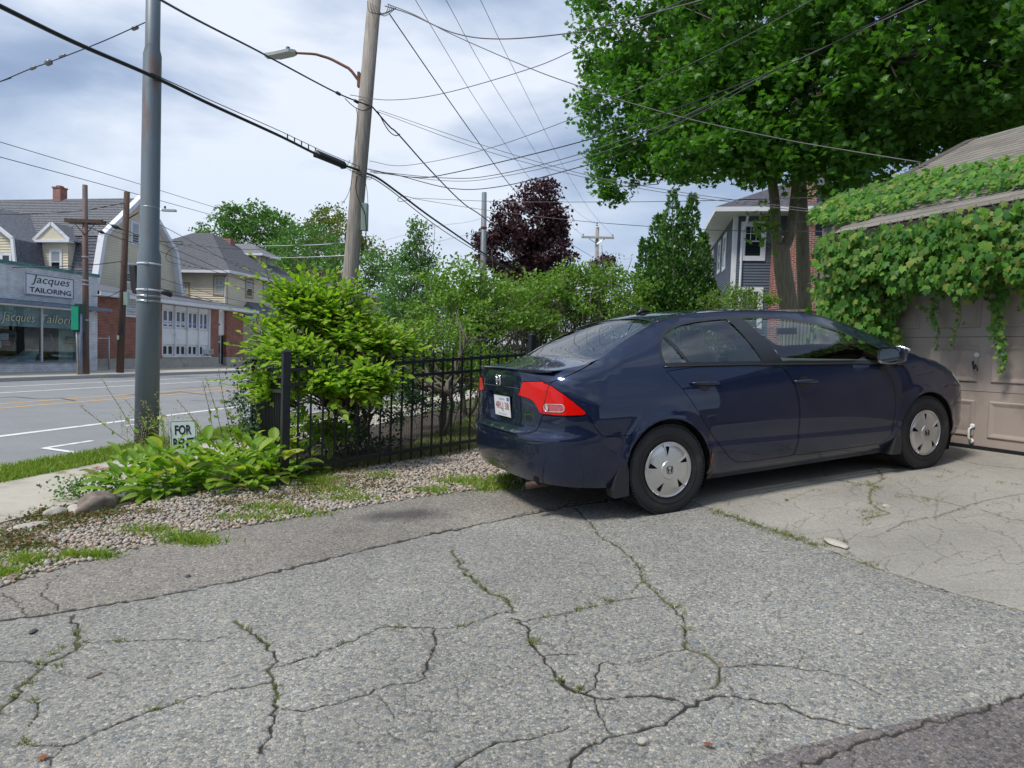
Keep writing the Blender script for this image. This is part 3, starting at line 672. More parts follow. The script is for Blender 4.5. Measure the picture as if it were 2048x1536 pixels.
def cdt(polys, lo, hi, step):
    V = []; E = []
    for P in polys:
        n0 = len(V); V += [Vector(p) for p in P]; E += [(n0+i, n0+(i+1) % len(P)) for i in range(len(P))]
    gx = np.arange(lo[0], hi[0], step); gy = np.arange(lo[1], hi[1], step)
    keep = []
    allp = np.array([tuple(v) for v in V])
    for i, a in enumerate(gx):
        for b in gy:
            p = (a+(step/2 if int(round(b/step)) % 2 else 0), b)
            if np.min(np.hypot(allp[:, 0]-p[0], allp[:, 1]-p[1])) > step*.45: keep.append(Vector(p))
    r = delaunay_2d_cdt(V+keep, E, [], 0, 1e-6)
    return np.array([tuple(v) for v in r[0]]), np.array([tuple(f) for f in r[2]])
def car_part(name, V, Nn, F, mat, parent=CAR, mirror=False, both=False):
    V = V.copy(); Nn = Nn.copy(); F = F.copy()
    if mirror: V[:, 1] *= -1; Nn[:, 1] *= -1; F = F[:, ::-1]
    if both:
        V2 = V*[1, -1, 1]; N2 = Nn*[1, -1, 1]; F = np.concatenate([F, F[:, ::-1]+len(V)]); V = np.concatenate([V, V2]); Nn = np.concatenate([Nn, N2])
    use = np.unique(F); mp_ = -np.ones(len(V), int); mp_[use] = np.arange(len(use))
    return mesh(name, V[use], mp_[F], mat, parent, True, world=False, normals=Nn[use])
def rim_skirt(P3, N3, depth=.012):
    """narrow strip that turns a panel edge inwards"""
    n = len(P3); V = np.concatenate([P3, P3-N3*depth]); F = np.array([(i, (i+1) % n, n+(i+1) % n, n+i) for i in range(n)]); return V, F

# --- paint and the other car materials
def paint_material():
    m, t, b = mat_nodes('dark_blue_car_paint')
    b.inputs['Base Color'].default_value = (.010, .018, .050, 1); b.inputs['Metallic'].default_value = .5
    b.inputs['Roughness'].default_value = .4; b.inputs['Specular IOR Level'].default_value = .12; b.inputs['Coat Weight'].default_value = 1; b.inputs['Coat Roughness'].default_value = .035
    b.inputs['Coat IOR'].default_value = 1.55
    c = t.nodes.new('ShaderNodeTexCoord')
    n = t.nodes.new('ShaderNodeTexNoise'); n.inputs['Scale'].default_value = 2.2; n.inputs['Detail'].default_value = 8
    t.links.new(c.outputs['Object'], n.inputs['Vector'])
    r = ramp(t, [(.35, (.008, .008, .008)), (.8, (.05, .05, .05))]); t.links.new(n.outputs[0], r.inputs[0]); t.links.new(r.outputs[0], b.inputs['Coat Roughness'])
    # road dust low down on the sills
    sx = t.nodes.new('ShaderNodeSeparateXYZ'); t.links.new(c.outputs['Object'], sx.inputs[0])
    n2 = t.nodes.new('ShaderNodeTexNoise'); n2.inputs['Scale'].default_value = 9; n2.inputs['Detail'].default_value = 8; t.links.new(c.outputs['Object'], n2.inputs['Vector'])
    ad = t.nodes.new('ShaderNodeMath'); ad.operation = 'MULTIPLY_ADD'; t.links.new(n2.outputs[0], ad.inputs[0]); ad.inputs[1].default_value = .35; t.links.new(sx.outputs['Z'], ad.inputs[2])
    r2 = ramp(t, [(.30, (.25, .25, .25)), (.50, (.0, .0, .0))]); t.links.new(ad.outputs[0], r2.inputs[0])
    x = t.nodes.new('ShaderNodeMix'); x.data_type = 'RGBA'; t.links.new(r2.outputs[0], x.inputs[0]); x.inputs[6].default_value = (.010, .018, .050, 1); x.inputs[7].default_value = (.10, .09, .08, 1)
    t.links.new(x.outputs[2], b.inputs['Base Color'])
    return m
M_paint = paint_material()
M_trim = material('black_trim', (.012, .012, .013), .35, coat=.4)
M_plast = material('black_plastic', (.02, .021, .023), .6, bump=.1, bscale=300)
M_cglass = glass_material('car_side_glass', (.86, .96, .92), 1.38)
M_bglass = glass_material('car_rear_glass', (.45, .52, .51), 3.0)
M_red = material('tail_lamp_red', (.62, .004, .002), .15, coat=.35, spec=.3)
M_red.node_tree.nodes['Principled BSDF'].inputs['Subsurface Weight'].default_value = .0
M_chrome = material('chrome', (.75, .76, .78), .12, metal=1)
M_clear = material('lamp_clear', (.55, .50, .50), .12, coat=1, var=.15, vscale=60)
M_tyre = material('tyre_rubber', (.018, .018, .019), .75, var=.2, bump=.15, bscale=120, stain=(.045, .042, .04), stscale=6, stamt=.3)
M_pink = material('pink_lens', (.42, .10, .11), .15, coat=.5, var=.2, vscale=70)
M_alloy = material('silver_wheel_cover', (.62, .62, .61), .28, metal=.85, var=.05, vscale=12)
M_seat = material('beige_seat_cloth', (.30, .29, .27), .9, var=.1)
M_seatd = material('grey_cabin_trim', (.07, .075, .078), .8)

# --- outlines in side view (x, z)
R_ARCH = [(.358*math.cos(a)+.0, .31+.358*math.sin(a)) for a in np.linspace(R_(-25), R_(205), 40)]
F_ARCH = [(2.715+.352*math.cos(a), .31+.352*math.sin(a)) for a in np.linspace(R_(-25), R_(205), 40)]
zb_ = lambda x: float(f_belt(x))
DLO = [(.035, zb_(.035)+.008), (.022, 1.075), (.028, 1.14), (.06, 1.205), (.12, 1.265), (.20, 1.305), (.32, 1.338), (.48, 1.358), (.70, 1.370), (.95, 1.372),
       (1.20, 1.362), (1.42, 1.340), (1.62, 1.305), (1.82, 1.250), (2.00, 1.185), (2.18, 1.105), (2.33, 1.025), (2.46, .950), (2.47, .930), (2.42, .920)]
DLO += [(x, zb_(x)+.008) for x in np.arange(2.3, .1, -.15)]
def clip_x(P, x0=None, x1=None, sl=0, zr=1.0):
    """keep the part of a polygon right of the slanted line x = x0+sl*(z-zr) and left of x1+..."""
    for xv, sgn in ((x0, 1), (x1, -1)):
        if xv is None: continue
        Q = []; d = [sgn*(p[0]-(xv+sl*(p[1]-zr))) for p in P]
        for i in range(len(P)):
            a, b, da, db = P[i], P[(i+1) % len(P)], d[i], d[(i+1) % len(P)]
            if da >= 0: Q.append(a)
            if (da < 0) != (db < 0):
                t = da/(da-db); Q.append((a[0]+(b[0]-a[0])*t, a[1]+(b[1]-a[1])*t))
        P = Q
    return P
DLOi = offset(densify(DLO, .05), -.020)
G_quarter = clip_x(DLOi, None, .255, -.58)
G_rear = clip_x(clip_x(DLOi, .285, None, -.58), None, .945, -.52)
G_front = clip_x(clip_x(DLOi, 1.135, None, -.62), None, 2.235, 0)
G_front = [p for p in G_front]
zsill = .275
RDOOR = [(.02, zb_(0)-.004), (.10, .925), (.17, .84), (.27, .69), (.345, .575), (.42, .475), (.50, .385), (.56, .325), (.62, .292), (.70, .28), (1.0, .278), (1.172, .276),
         (1.196, .30), (1.222, .42), (1.232, .60), (1.222, .72), (1.198, .82), (1.150, .915), (1.085, zb_(1.08)-.004)]
FDOOR = [(1.095, zb_(1.09)-.004), (1.160, .915), (1.208, .82), (1.232, .72), (1.242, .60), (1.232, .42), (1.206, .30), (1.185, .274),
         (1.5, .272), (2.10, .268), (2.20, .275), (2.26, .315), (2.29, .40), (2.318, .55), (2.312, .68), (2.28, .80), (2.22, .885), (2.165, zb_(2.165)-.004)]
def capsule(tfun, c0, c1, r, n=10):
    (a, b), (c, d) = c0, c1; P = []
    for k in range(n): th = math.pi/2+math.pi*k/(n-1); P.append((a+r*math.cos(th), b+r*math.sin(th)))
    for k in range(n): th = -math.pi/2+math.pi*k/(n-1); P.append((c+r*math.cos(th), d+r*math.sin(th)))
    return P
tl = lambda y, z: (t_of_y(y, z), z)
tx = lambda x, z: (t_of_x(x, z), z)
LAMP = smooth_poly(densify([tl(.40, .955), tl(.55, .965), tl(.66, .968), tx(-.83, .962), tx(-.795, .945), tx(-.74, .885), tx(-.68, .82), tx(-.625, .765), tx(-.635, .748), tx(-.72, .745),
        tx(-.80, .748), tl(.66, .752), tl(.60, .752), tl(.585, .775), tl(.555, .815), tl(.51, .845), tl(.44, .855), tl(.335, .865)], .04), 1)
_lm = [tl(.60, .752), tl(.585, .775), tl(.555, .815), tl(.51, .845), tl(.44, .855), tl(.335, .865), tl(.40, .955), tl(.55, .965), tl(.655, .968), tl(.645, .90), tl(.625, .82)]
CAPS = capsule(None, (t_of_y(.655, .79), .795), (t_of_x(-.765, .79), .795), .025)
LID = [(TR0-.05, .595), tl(.30, .595), tl(.49, .612), tl(.565, .64), tl(.60, .70), tl(.625, .755), tl(.645, .85), tl(.66, .96), tl(.665, 1.10), (TR0-.05, 1.10)]
BUMP = [(TR0-.05, .05), (-.30, .05), (-.30, .30), (-.345, .45), (-.30, .585), (-.42, .588), (-.52, .60), (-.58, .66), tx(-.615, .742), tx(-.72, .738), tx(-.80, .741), tl(.66, .745), tl(.62, .742),
        tl(.603, .70), tl(.57, .632), tl(.49, .605), tl(.30, .588), (TR0-.05, .588)]
FBUMP = [(TF0+.05, .05), (3.02, .05), (3.02, .40), (3.10, .56), (3.22, .60), (3.34, .66), (3.50, .68), (TF0+.05, .69)]
HEADL = smooth_poly([(3.12, .775), (3.20, .835), (3.29, .79), (3.42, .735), (3.56, .705), (3.55, .64), (3.40, .64), (3.22, .69)], 1)

ztop_t = lambda t: f_ze(PS(np.array([t]), np.array([.9]))[0, 0])
tt = np.concatenate([np.linspace(TR0-.001, XCR, 50), np.arange(XCR+.04, XCF, .04), np.linspace(XCF, TF0+.001, 40)])
OUT = [(t, float(ztop_t(t))) for t in tt]
zbot = lambda x: float(itp(x, [-2, -1.0, -.5, -.36, .38, 2.3, 2.4, 3.2, 5], [.27, .27, .235, .215, .175, .172, .19, .16, .16]))
OUT = [(t, zbot(t)) for t in np.arange(TR0-.001, TF0+.02, .05)][:-1]+[(TF0+.001, zbot(TF0))]+OUT[::-1]
polys = {k: v for k, v in dict(out=OUT, rarch=R_ARCH, farch=F_ARCH, dlo=densify(DLO, .05), dloi=None,
    gq=densify(G_quarter, .05), gr=densify(G_rear, .06), gf=densify(G_front, .06), rd=densify(smooth_poly(RDOOR, 1), .05), rd2=None,
    fd=densify(smooth_poly(FDOOR, 1), .05), lamp=LAMP, caps=CAPS, lid=densify(LID, .05), bump=densify(BUMP, .05), fb=densify(FBUMP, .06), hl=HEADL).items() if v is not None}
GAP = .0022
REC = smooth_poly([(TR0-.2, .655), tl(.185, .655), tl(.205, .668), tl(.245, .866), tl(.235, .872), (TR0-.2, .872)], 1)
REC = [(max(p[0], TR0-.02), p[1]) for p in REC]
tq = np.linspace(TR0-.03, XCR+.05, 24); SHELF = [(t, .6005) for t in tq]+[(t, .6175) for t in tq[::-1]]
xq = np.linspace(.40, 2.27, 70); zq = itp(xq, [-1, .36, 1.15, 2.27, 3.6], [.47, .45, .425, .39, .37]); LEDGE = [(a, b-.027) for a, b in zip(xq, zq)]+[(a, b+.025) for a, b in zip(xq[::-1], zq[::-1])]; LEDG2 = [(a, b-.012) for a, b in zip(xq, zq)]+[(a, b+.010) for a, b in zip(xq[::-1], zq[::-1])]
P2 = {}
for k in ('rd', 'fd', 'lid', 'bump', 'fb', 'lamp', 'hl'):
    P2[k+'_i'] = offset(polys[k], -GAP); P2[k+'_o'] = offset(polys[k], GAP)
allpoly = [polys[k] for k in ('out', 'rarch', 'farch', 'dlo', 'gq', 'gr', 'gf', 'caps')]+list(P2.values())+[REC, SHELF, LEDGE, LEDG2]
V2, F2 = cdt(allpoly, (TR0, .15), (TF0, 1.42), .042)
A, B = V2[:, 0], V2[:, 1]
V3 = PS(A, B); N3 = N_(PS, A, B)
mid = np.abs(V3[:, 1]) < .004; N3[mid, 1] = 0; N3 /= np.linalg.norm(N3, axis=1)[:, None]; V3[mid, 1] = 0
cen = V2[F2].mean(1); X, Z = cen[:, 0], cen[:, 1]
# winding so that the normals point outwards
fn = np.cross(V3[F2[:, 1]]-V3[F2[:, 0]], V3[F2[:, 2]]-V3[F2[:, 0]]); flip = np.sum(fn*N3[F2[:, 0]], 1) < 0
outw = N3[np.argmin(np.abs(A-1.2)+np.abs(B-.6))][1] < 0
if not outw: N3 = -N3; flip = ~flip
F2[flip] = F2[flip][:, ::-1]
I = lambda P: inside(P, X, Z)
live = I(polys['out']) & ~I(polys['rarch']) & ~I(polys['farch'])
reg = np.full(len(F2), 'body', object)
reg[I(P2['fb_o'])] = 'gap'; reg[I(P2['fb_i'])] = 'fbump'
reg[I(P2['hl_o'])] = 'gap'; reg[I(P2['hl_i'])] = 'head'
reg[I(P2['bump_o'])] = 'gap'; reg[I(P2['bump_i'])] = 'bump'
reg[I(P2['lid_o'])] = 'gap'; reg[I(P2['lid_i'])] = 'lid'; reg[I(REC)] = 'rec'
reg[I(P2['lamp_o'])] = 'gap'; reg[I(P2['lamp_i'])] = 'lamp'
reg[I(P2['lamp_i']) & I(polys['caps'])] = 'caps'
reg[I(P2['rd_o'])] = 'gap'; reg[I(P2['rd_i'])] = 'rdoor'
reg[I(P2['fd_o']) & ~I(P2['rd_i'])] = 'gap'; reg[I(P2['fd_i']) & ~I(P2['rd_o'])] = 'fdoor'
reg[I(polys['dlo'])] = 'frame'
for k in ('gq', 'gr', 'gf'): reg[I(polys[k])] = k
reg[~live] = 'none'
def sel(*names): return F2[np.isin(reg, names)]
Vg = V3-N3*.006          # glass sits a little inside its frame
Vl = V3+N3*.004
Vin = V3-N3*.014
car_part('body', V3, N3, sel('body'), M_paint, both=True)
DOORS = {}
for mir in (False, True):
    DOORS['r', mir] = car_part('rear_door', V3, N3, sel('rdoor'), M_paint, mirror=mir)
    DOORS['f', mir] = car_part('front_door', V3, N3, sel('fdoor'), M_paint, mirror=mir)
    car_part('window_frame', V3+N3*.002, N3, sel('frame'), M_trim, mirror=mir)
    car_part('rear_quarter_window', Vg, N3, sel('gq'), M_cglass, mirror=mir)
    car_part('rear_side_window', Vg, N3, sel('gr'), M_cglass, mirror=mir)
    car_part('front_side_window', Vg, N3, sel('gf'), M_cglass, mirror=mir)
    lp = car_part('tail_lamp', Vl, N3, sel('lamp'), M_red, mirror=mir)
    lens = car_part('reversing_lamp', Vl+N3*.001, N3, sel('caps'), M_pink, mirror=mir, parent=lp)
    pc_ = PS(np.array([t_of_y(.655, .79)]), np.array([.795]))[0]*[1, -1 if mir else 1, 1]; m = MB(); m.lathe(pc_+np.array([-.0065, 0, 0]), (-1, -.12 if not mir else .12, 0), [(.024, 0), (.024, .001), (.0001, .001)], 18); m.build('clear_lens', M_clear, lp, world=False)
    car_part('headlamp', Vl, N3, sel('head'), M_clear, mirror=mir)
    # silver rim round the clear lens, dark joint between lid and wing half of the lamp
    mb = MB(); q = PS(np.array([p[0] for p in CAPS]), np.array([p[1] for p in CAPS])); nq = N_(PS, np.array([p[0] for p in CAPS]), np.array([p[1] for p in CAPS]))
    q = q+(-nq if not outw else nq)*.006; q = np.concatenate([q, q[:1]])*([1, -1, 1] if mir else [1, 1, 1]); mb.tube(q, .0028, 5)
    mb.build('lens_rim', M_clear, lp, True, world=False)
    zj = np.linspace(.758, .966, 12); yj = np.interp(zj, [.75, .82, .90, .97], [.612, .632, .652, .664])
    tj = np.array([t_of_y(a, b) for a, b in zip(yj, zj)]); q = PS(tj, zj); nq = N_(PS, tj, zj); q = q+(-nq if not outw else nq)*.0035
    MB().tube(q*([1, -1, 1] if mir else [1, 1, 1]), .0032, 5).build('lamp_joint', M_trim, lp, world=False)
car_part('rear_bumper', V3, N3, sel('bump'), M_paint, both=True)
car_part('front_bumper', V3, N3, sel('fbump'), M_paint, both=True)
shell_sel = ~np.isin(reg, ['none', 'gq', 'gr', 'gf', 'frame', 'rec'])
car_part('inner_shell', Vin, N3, F2[shell_sel], M_dark, both=True)
# --- lid of the boot, glass, roof, bonnet: seen from above (x, y)
tr_ = np.linspace(TR0, XCR, 60); zr_ = np.array([float(ztop_t(t)) for t in tr_]); edge = PS(tr_, zr_)      # rear rim of the deck
xs_ = np.arange(XCR, XCF+.01, .05); es = np.stack([xs_, -f_ye(xs_)], 1)
tf_ = np.linspace(XCF, TF0, 50); zf_ = np.array([float(ztop_t(t)) for t in tf_]); ef = PS(tf_, zf_)
rim = np.concatenate([edge[:, :2], es[1:], ef[1:, :2]])
TOUT = [tuple(p) for p in rim]+[(p[0], -p[1]) for p in rim[::-1][1:-1]]
sym = lambda half: half+[(x, -y) for x, y in half[::-1]]
BG = sym([(-.455, 0), (-.452, -.30), (-.44, -.56), (-.40, -.612), (-.2, -.588), (0, -.555), (.13, -.53), (.17, -.50), (.19, -.3), (.195, 0)][0:10])
WS = sym([(1.47, 0), (1.45, -.3), (1.41, -.50), (1.43, -.535), (1.7, -.555), (2.0, -.575), (2.3, -.61), (2.52, -.645), (2.60, -.60), (2.68, -.35), (2.72, 0)])
LIDT = sym([(-1.2, 0), (-1.2, -.50), (-.88, -.640), (-.84, -.640), (-.60, -.63), (-.49, -.60), (-.468, -.5), (-.475, -.3), (-.48, 0)])
HOOD = sym([(2.78, 0), (2.74, -.35), (2.665, -.62), (2.70, -.665), (2.95, -.66), (3.15, -.63), (3.33, -.55), (3.44, -.35), (3.47, 0)])
BGd, WSd, LTd, HDd = [densify(p, .07) for p in (BG, WS, LIDT, HOOD)]
tops = [densify(TOUT, .08), BGd, offset(BGd, -.022), WSd, offset(WSd, -.022), offset(LTd, -GAP), offset(LTd, GAP), offset(HDd, -GAP), offset(HDd, GAP)]
VT, FT = cdt(tops, (-.95, -.75), (3.6, .75), .06)
T3 = PT(VT[:, 0], VT[:, 1]); NT = N_(PT, VT[:, 0], VT[:, 1]); NT[NT[:, 2] < 0] *= -1
fn = np.cross(T3[FT[:, 1]]-T3[FT[:, 0]], T3[FT[:, 2]]-T3[FT[:, 0]]); FT[fn[:, 2] < 0] = FT[fn[:, 2] < 0][:, ::-1]
cen = VT[FT].mean(1); J = lambda P: inside(P, cen[:, 0], cen[:, 1])
tr = np.full(len(FT), 'roof', object)
tr[(cen[:, 0] < -.3) & ~J(BGd)] = 'deckside'; tr[(cen[:, 0] > 2.4)] = 'wing'
tr[J(tops[6])] = 'gap'; tr[J(tops[5])] = 'lid'; tr[J(tops[8])] = 'gap'; tr[J(tops[7])] = 'hood'
tr[J(BGd)] = 'trim'; tr[J(tops[2])] = 'bglass'; tr[J(WSd)] = 'trim'; tr[J(tops[4])] = 'wglass'; tr[~J(tops[0])] = 'none'
sT = lambda *n: FT[np.isin(tr, n)]
car_part('roof', T3, NT, sT('roof', 'deckside', 'wing'), M_paint)
car_part('bonnet', T3, NT, sT('hood'), M_paint)
car_part('rear_window', T3-NT*.004, NT, sT('bglass'), M_bglass)
car_part('windscreen', T3-NT*.004, NT, sT('wglass'), M_cglass)
car_part('window_seal', T3+NT*.0005, NT, sT('trim'), M_trim)
car_part('inner_shell', T3-NT*.02, NT, FT[np.isin(tr, ['lid', 'gap', 'deckside', 'hood', 'wing'])], M_dark)
# the lid: upper skin and tail panel as one part, with its lip spoiler
fl = sel('lid'); n0 = len(V3)
VL = np.concatenate([V3, V3*[1, -1, 1], T3]); NL = np.concatenate([N3, N3*[1, -1, 1], NT]); FL = np.concatenate([fl, fl[:, ::-1]+n0, sT('lid')+2*n0])
LIDO = car_part('boot_lid', VL, NL, FL, M_paint)
rp_ = [(max(a, TR0), b) for a, b in REC if a > TR0-.001]
rp3 = PS(np.array([a for a, b in rp_]), np.array([b for a, b in rp_])); o_ = np.argsort(rp3[:, 2]); 
lp3 = [p for p in rp3]; lp3.sort(key=lambda p: math.atan2(p[2]-.765, -p[1]+.02)); right_ = np.array(lp3)
loop = np.concatenate([right_, right_[::-1]*[1, -1, 1]]); inn = loop.copy(); inn[:, 0] = XR(.76)+.036; inn[:, 1] *= .93; inn[:, 2] = .765+(inn[:, 2]-.765)*.93
nl = len(loop); Fr = [(k, (k+1) % nl, nl+(k+1) % nl, nl+k) for k in range(nl)]+[tuple(range(nl, 2*nl))]
mesh('plate_recess', np.concatenate([loop, inn]), Fr, M_paint, LIDO, world=False)
ysp = np.linspace(-.655, .655, 41); sv = []; sf = []
for i, y in enumerate(ysp):
    t = t_of_y(abs(y), 1.0); zt = float(ztop_t(t)); p = PS(np.array([t]), np.array([zt]))[0]; bx = p[0]; bz = p[2]; k = float(sm(.655, .50, abs(y)))
    sv += [(bx+.10, y, bz+.003+.003*k), (bx+.04, y, bz+.003+.012*k), (bx-.004*k, y, bz+.003+.019*k), (bx-.010*k, y, bz+.013*k), (bx-.002, y, bz-.004-.002*k), (bx+.02, y, bz-.006-.006*k)]
for i in range(40):
    for j in range(5): sf.append((i*6+j, i*6+j+1, i*6+j+7, i*6+j+6))
sp_ = mesh('lip_spoiler', sv, sf, M_paint, LIDO, True, world=False)
bm = bmesh.new(); bm.from_mesh(sp_.data); bmesh.ops.recalc_face_normals(bm, faces=bm.faces)
bm.faces.ensure_lookup_table()
if bm.faces[100].normal.z*0+sum(f.normal.z for f in bm.faces) < 0: bmesh.ops.reverse_faces(bm, faces=bm.faces)
bm.to_mesh(sp_.data); bm.free(); auto_smooth(sp_, 40)
# trim mouldings along the roof edges
for sgn in (1, -1):
    xs2 = np.linspace(.14, 2.5, 40); q = np.stack([xs2, -sgn*(f_ye(xs2)-.004), f_ze(xs2)+.002], 1); MB().tube(q, .006, 5).build('roof_moulding', M_trim, CAR, True, world=False)
    xs2 = np.linspace(.03, 2.44, 40); zz = f_belt(xs2)+.003; q = np.stack([xs2, -sgn*(YS(xs2, zz)+.004), zz], 1); MB().tube(q, .0065, 5).build('belt_moulding', M_trim, CAR, True, world=False)
# --- door handles
def handle(x0, x1, z0, z1, par, sgn):
    xm = (x0+x1)/2; zm = (z0+z1)/2
    # cup
    cv = [];
    n = 24; xc = xm-.005
    for k in range(n):
        a = 2*math.pi*k/n; x = xc+.055*math.cos(a); z = zm-.006+.050*math.sin(a); cv.append((x, -sgn*(float(YS(x, z))+.0015), z))
    cv2 = [(xc+(c[0]-xc)*.75, c[1]+sgn*.0, zm-.006+(c[2]-zm+.006)*.75) for c in cv]
    ctr = (xc, -sgn*(float(YS(xc, zm))-.0-.002), zm-.012)
    F = [(k, (k+1) % n, n) if sgn > 0 else ((k+1) % n, k, n) for k in range(n)]
    cup = mesh('handle_cup', cv+[(xc, -sgn*(float(YS(xc, zm))+.0016), zm-.006)], F, M_trim, par, True, world=False)
    t = np.linspace(0, 1, 14); x = x0+(x1-x0)*t; z = z0+(z1-z0)*t+.004*np.sin(math.pi*t)
    bow = .034*np.sin(math.pi*t)**.4+.004; q = np.stack([x, -sgn*(YS(x, z)+bow), z], 1)
    MB().tube(q, .006+.008*np.sin(math.pi*np.clip(t*.9+.05, 0, 1))**.5, 8).build('door_handle', M_paint, par, True, world=False)
for mir, sgn in ((False, 1), (True, -1)):
    handle(.225, .475, .902, .886, DOORS['r', mir], sgn); handle(1.185, 1.435, .852, .838, DOORS['f', mir], sgn)
# --- mirrors
for sgn in (1, -1):
    y0 = -sgn*.83
    def sec(x, y, z, w, h, k=12):
        return [(x, y+w*np.sign(math.cos(a))*abs(math.cos(a))**.6, z+h*np.sign(math.sin(a))*abs(math.sin(a))**.6) for a in np.linspace(0, 2*math.pi, k, endpoint=False)]
    yc = -sgn*.955; zc = 1.005
    rings = [sec(2.115, yc, zc, .098, .070), sec(2.15, yc, zc, .105, .076), sec(2.21, yc, zc, .095, .068), sec(2.26, yc, zc-.005, .065, .045), sec(2.28, yc, zc-.005, .02, .015)]
    V = [p for r in rings for p in r]; F = [(i*12+k, i*12+(k+1) % 12, (i+1)*12+(k+1) % 12, (i+1)*12+k) for i in range(4) for k in range(12)]+[tuple(range(48, 60))]
    mo = mesh('door_mirror', V, F, M_paint, CAR, True, world=False)
    bm = bmesh.new(); bm.from_mesh(mo.data); bmesh.ops.recalc_face_normals(bm, faces=bm.faces); bm.to_mesh(mo.data); bm.free()
    g = sec(2.128, yc, zc, .085, .058); mesh('mirror_glass', g, [tuple(range(12))], material('mirror_silver', (.5, .55, .6), .03, metal=1), mo, world=False)
    rg_ = sec(2.114, yc, zc, .098, .070); gi = sec(2.128, yc, zc, .085, .058)
    mesh('mirror_rim', rg_+gi, [(k, (k+1) % 12, 12+(k+1) % 12, 12+k) for k in range(12)], M_plast, mo, world=False)
    if sgn > 0:
        t = np.linspace(0, 1, 8); MB().tube(np.stack([2.19+.035*t, yc-sgn*(.02+.09*t)+0*t, zc+.068-.03*t**2], 1), [.012]*8, 6).build('chrome_cap', M_chrome, mo, True, world=False)
    m = MB(); m.prism([(2.14, yc+sgn*.02, zc-.06), (2.24, yc+sgn*.02, zc-.05), (2.27, y0+sgn*.01, .87), (2.17, y0+sgn*.01, .86)], (0, sgn*.03, 0))
    m.build('mirror_arm', M_plast, mo, world=False)
    gp_ = [(2.24, -sgn*(float(YS(2.24, zb_(2.24)+.01))+.003), zb_(2.24)+.01), (2.455, -sgn*(float(YS(2.455, .935))+.003), .935), (2.24, -sgn*(float(YS(2.24, 1.06))+.003), 1.063)]
    mesh('mirror_triangle', gp_, [(0, 1, 2) if sgn > 0 else (2, 1, 0)], M_trim, mo, world=False)
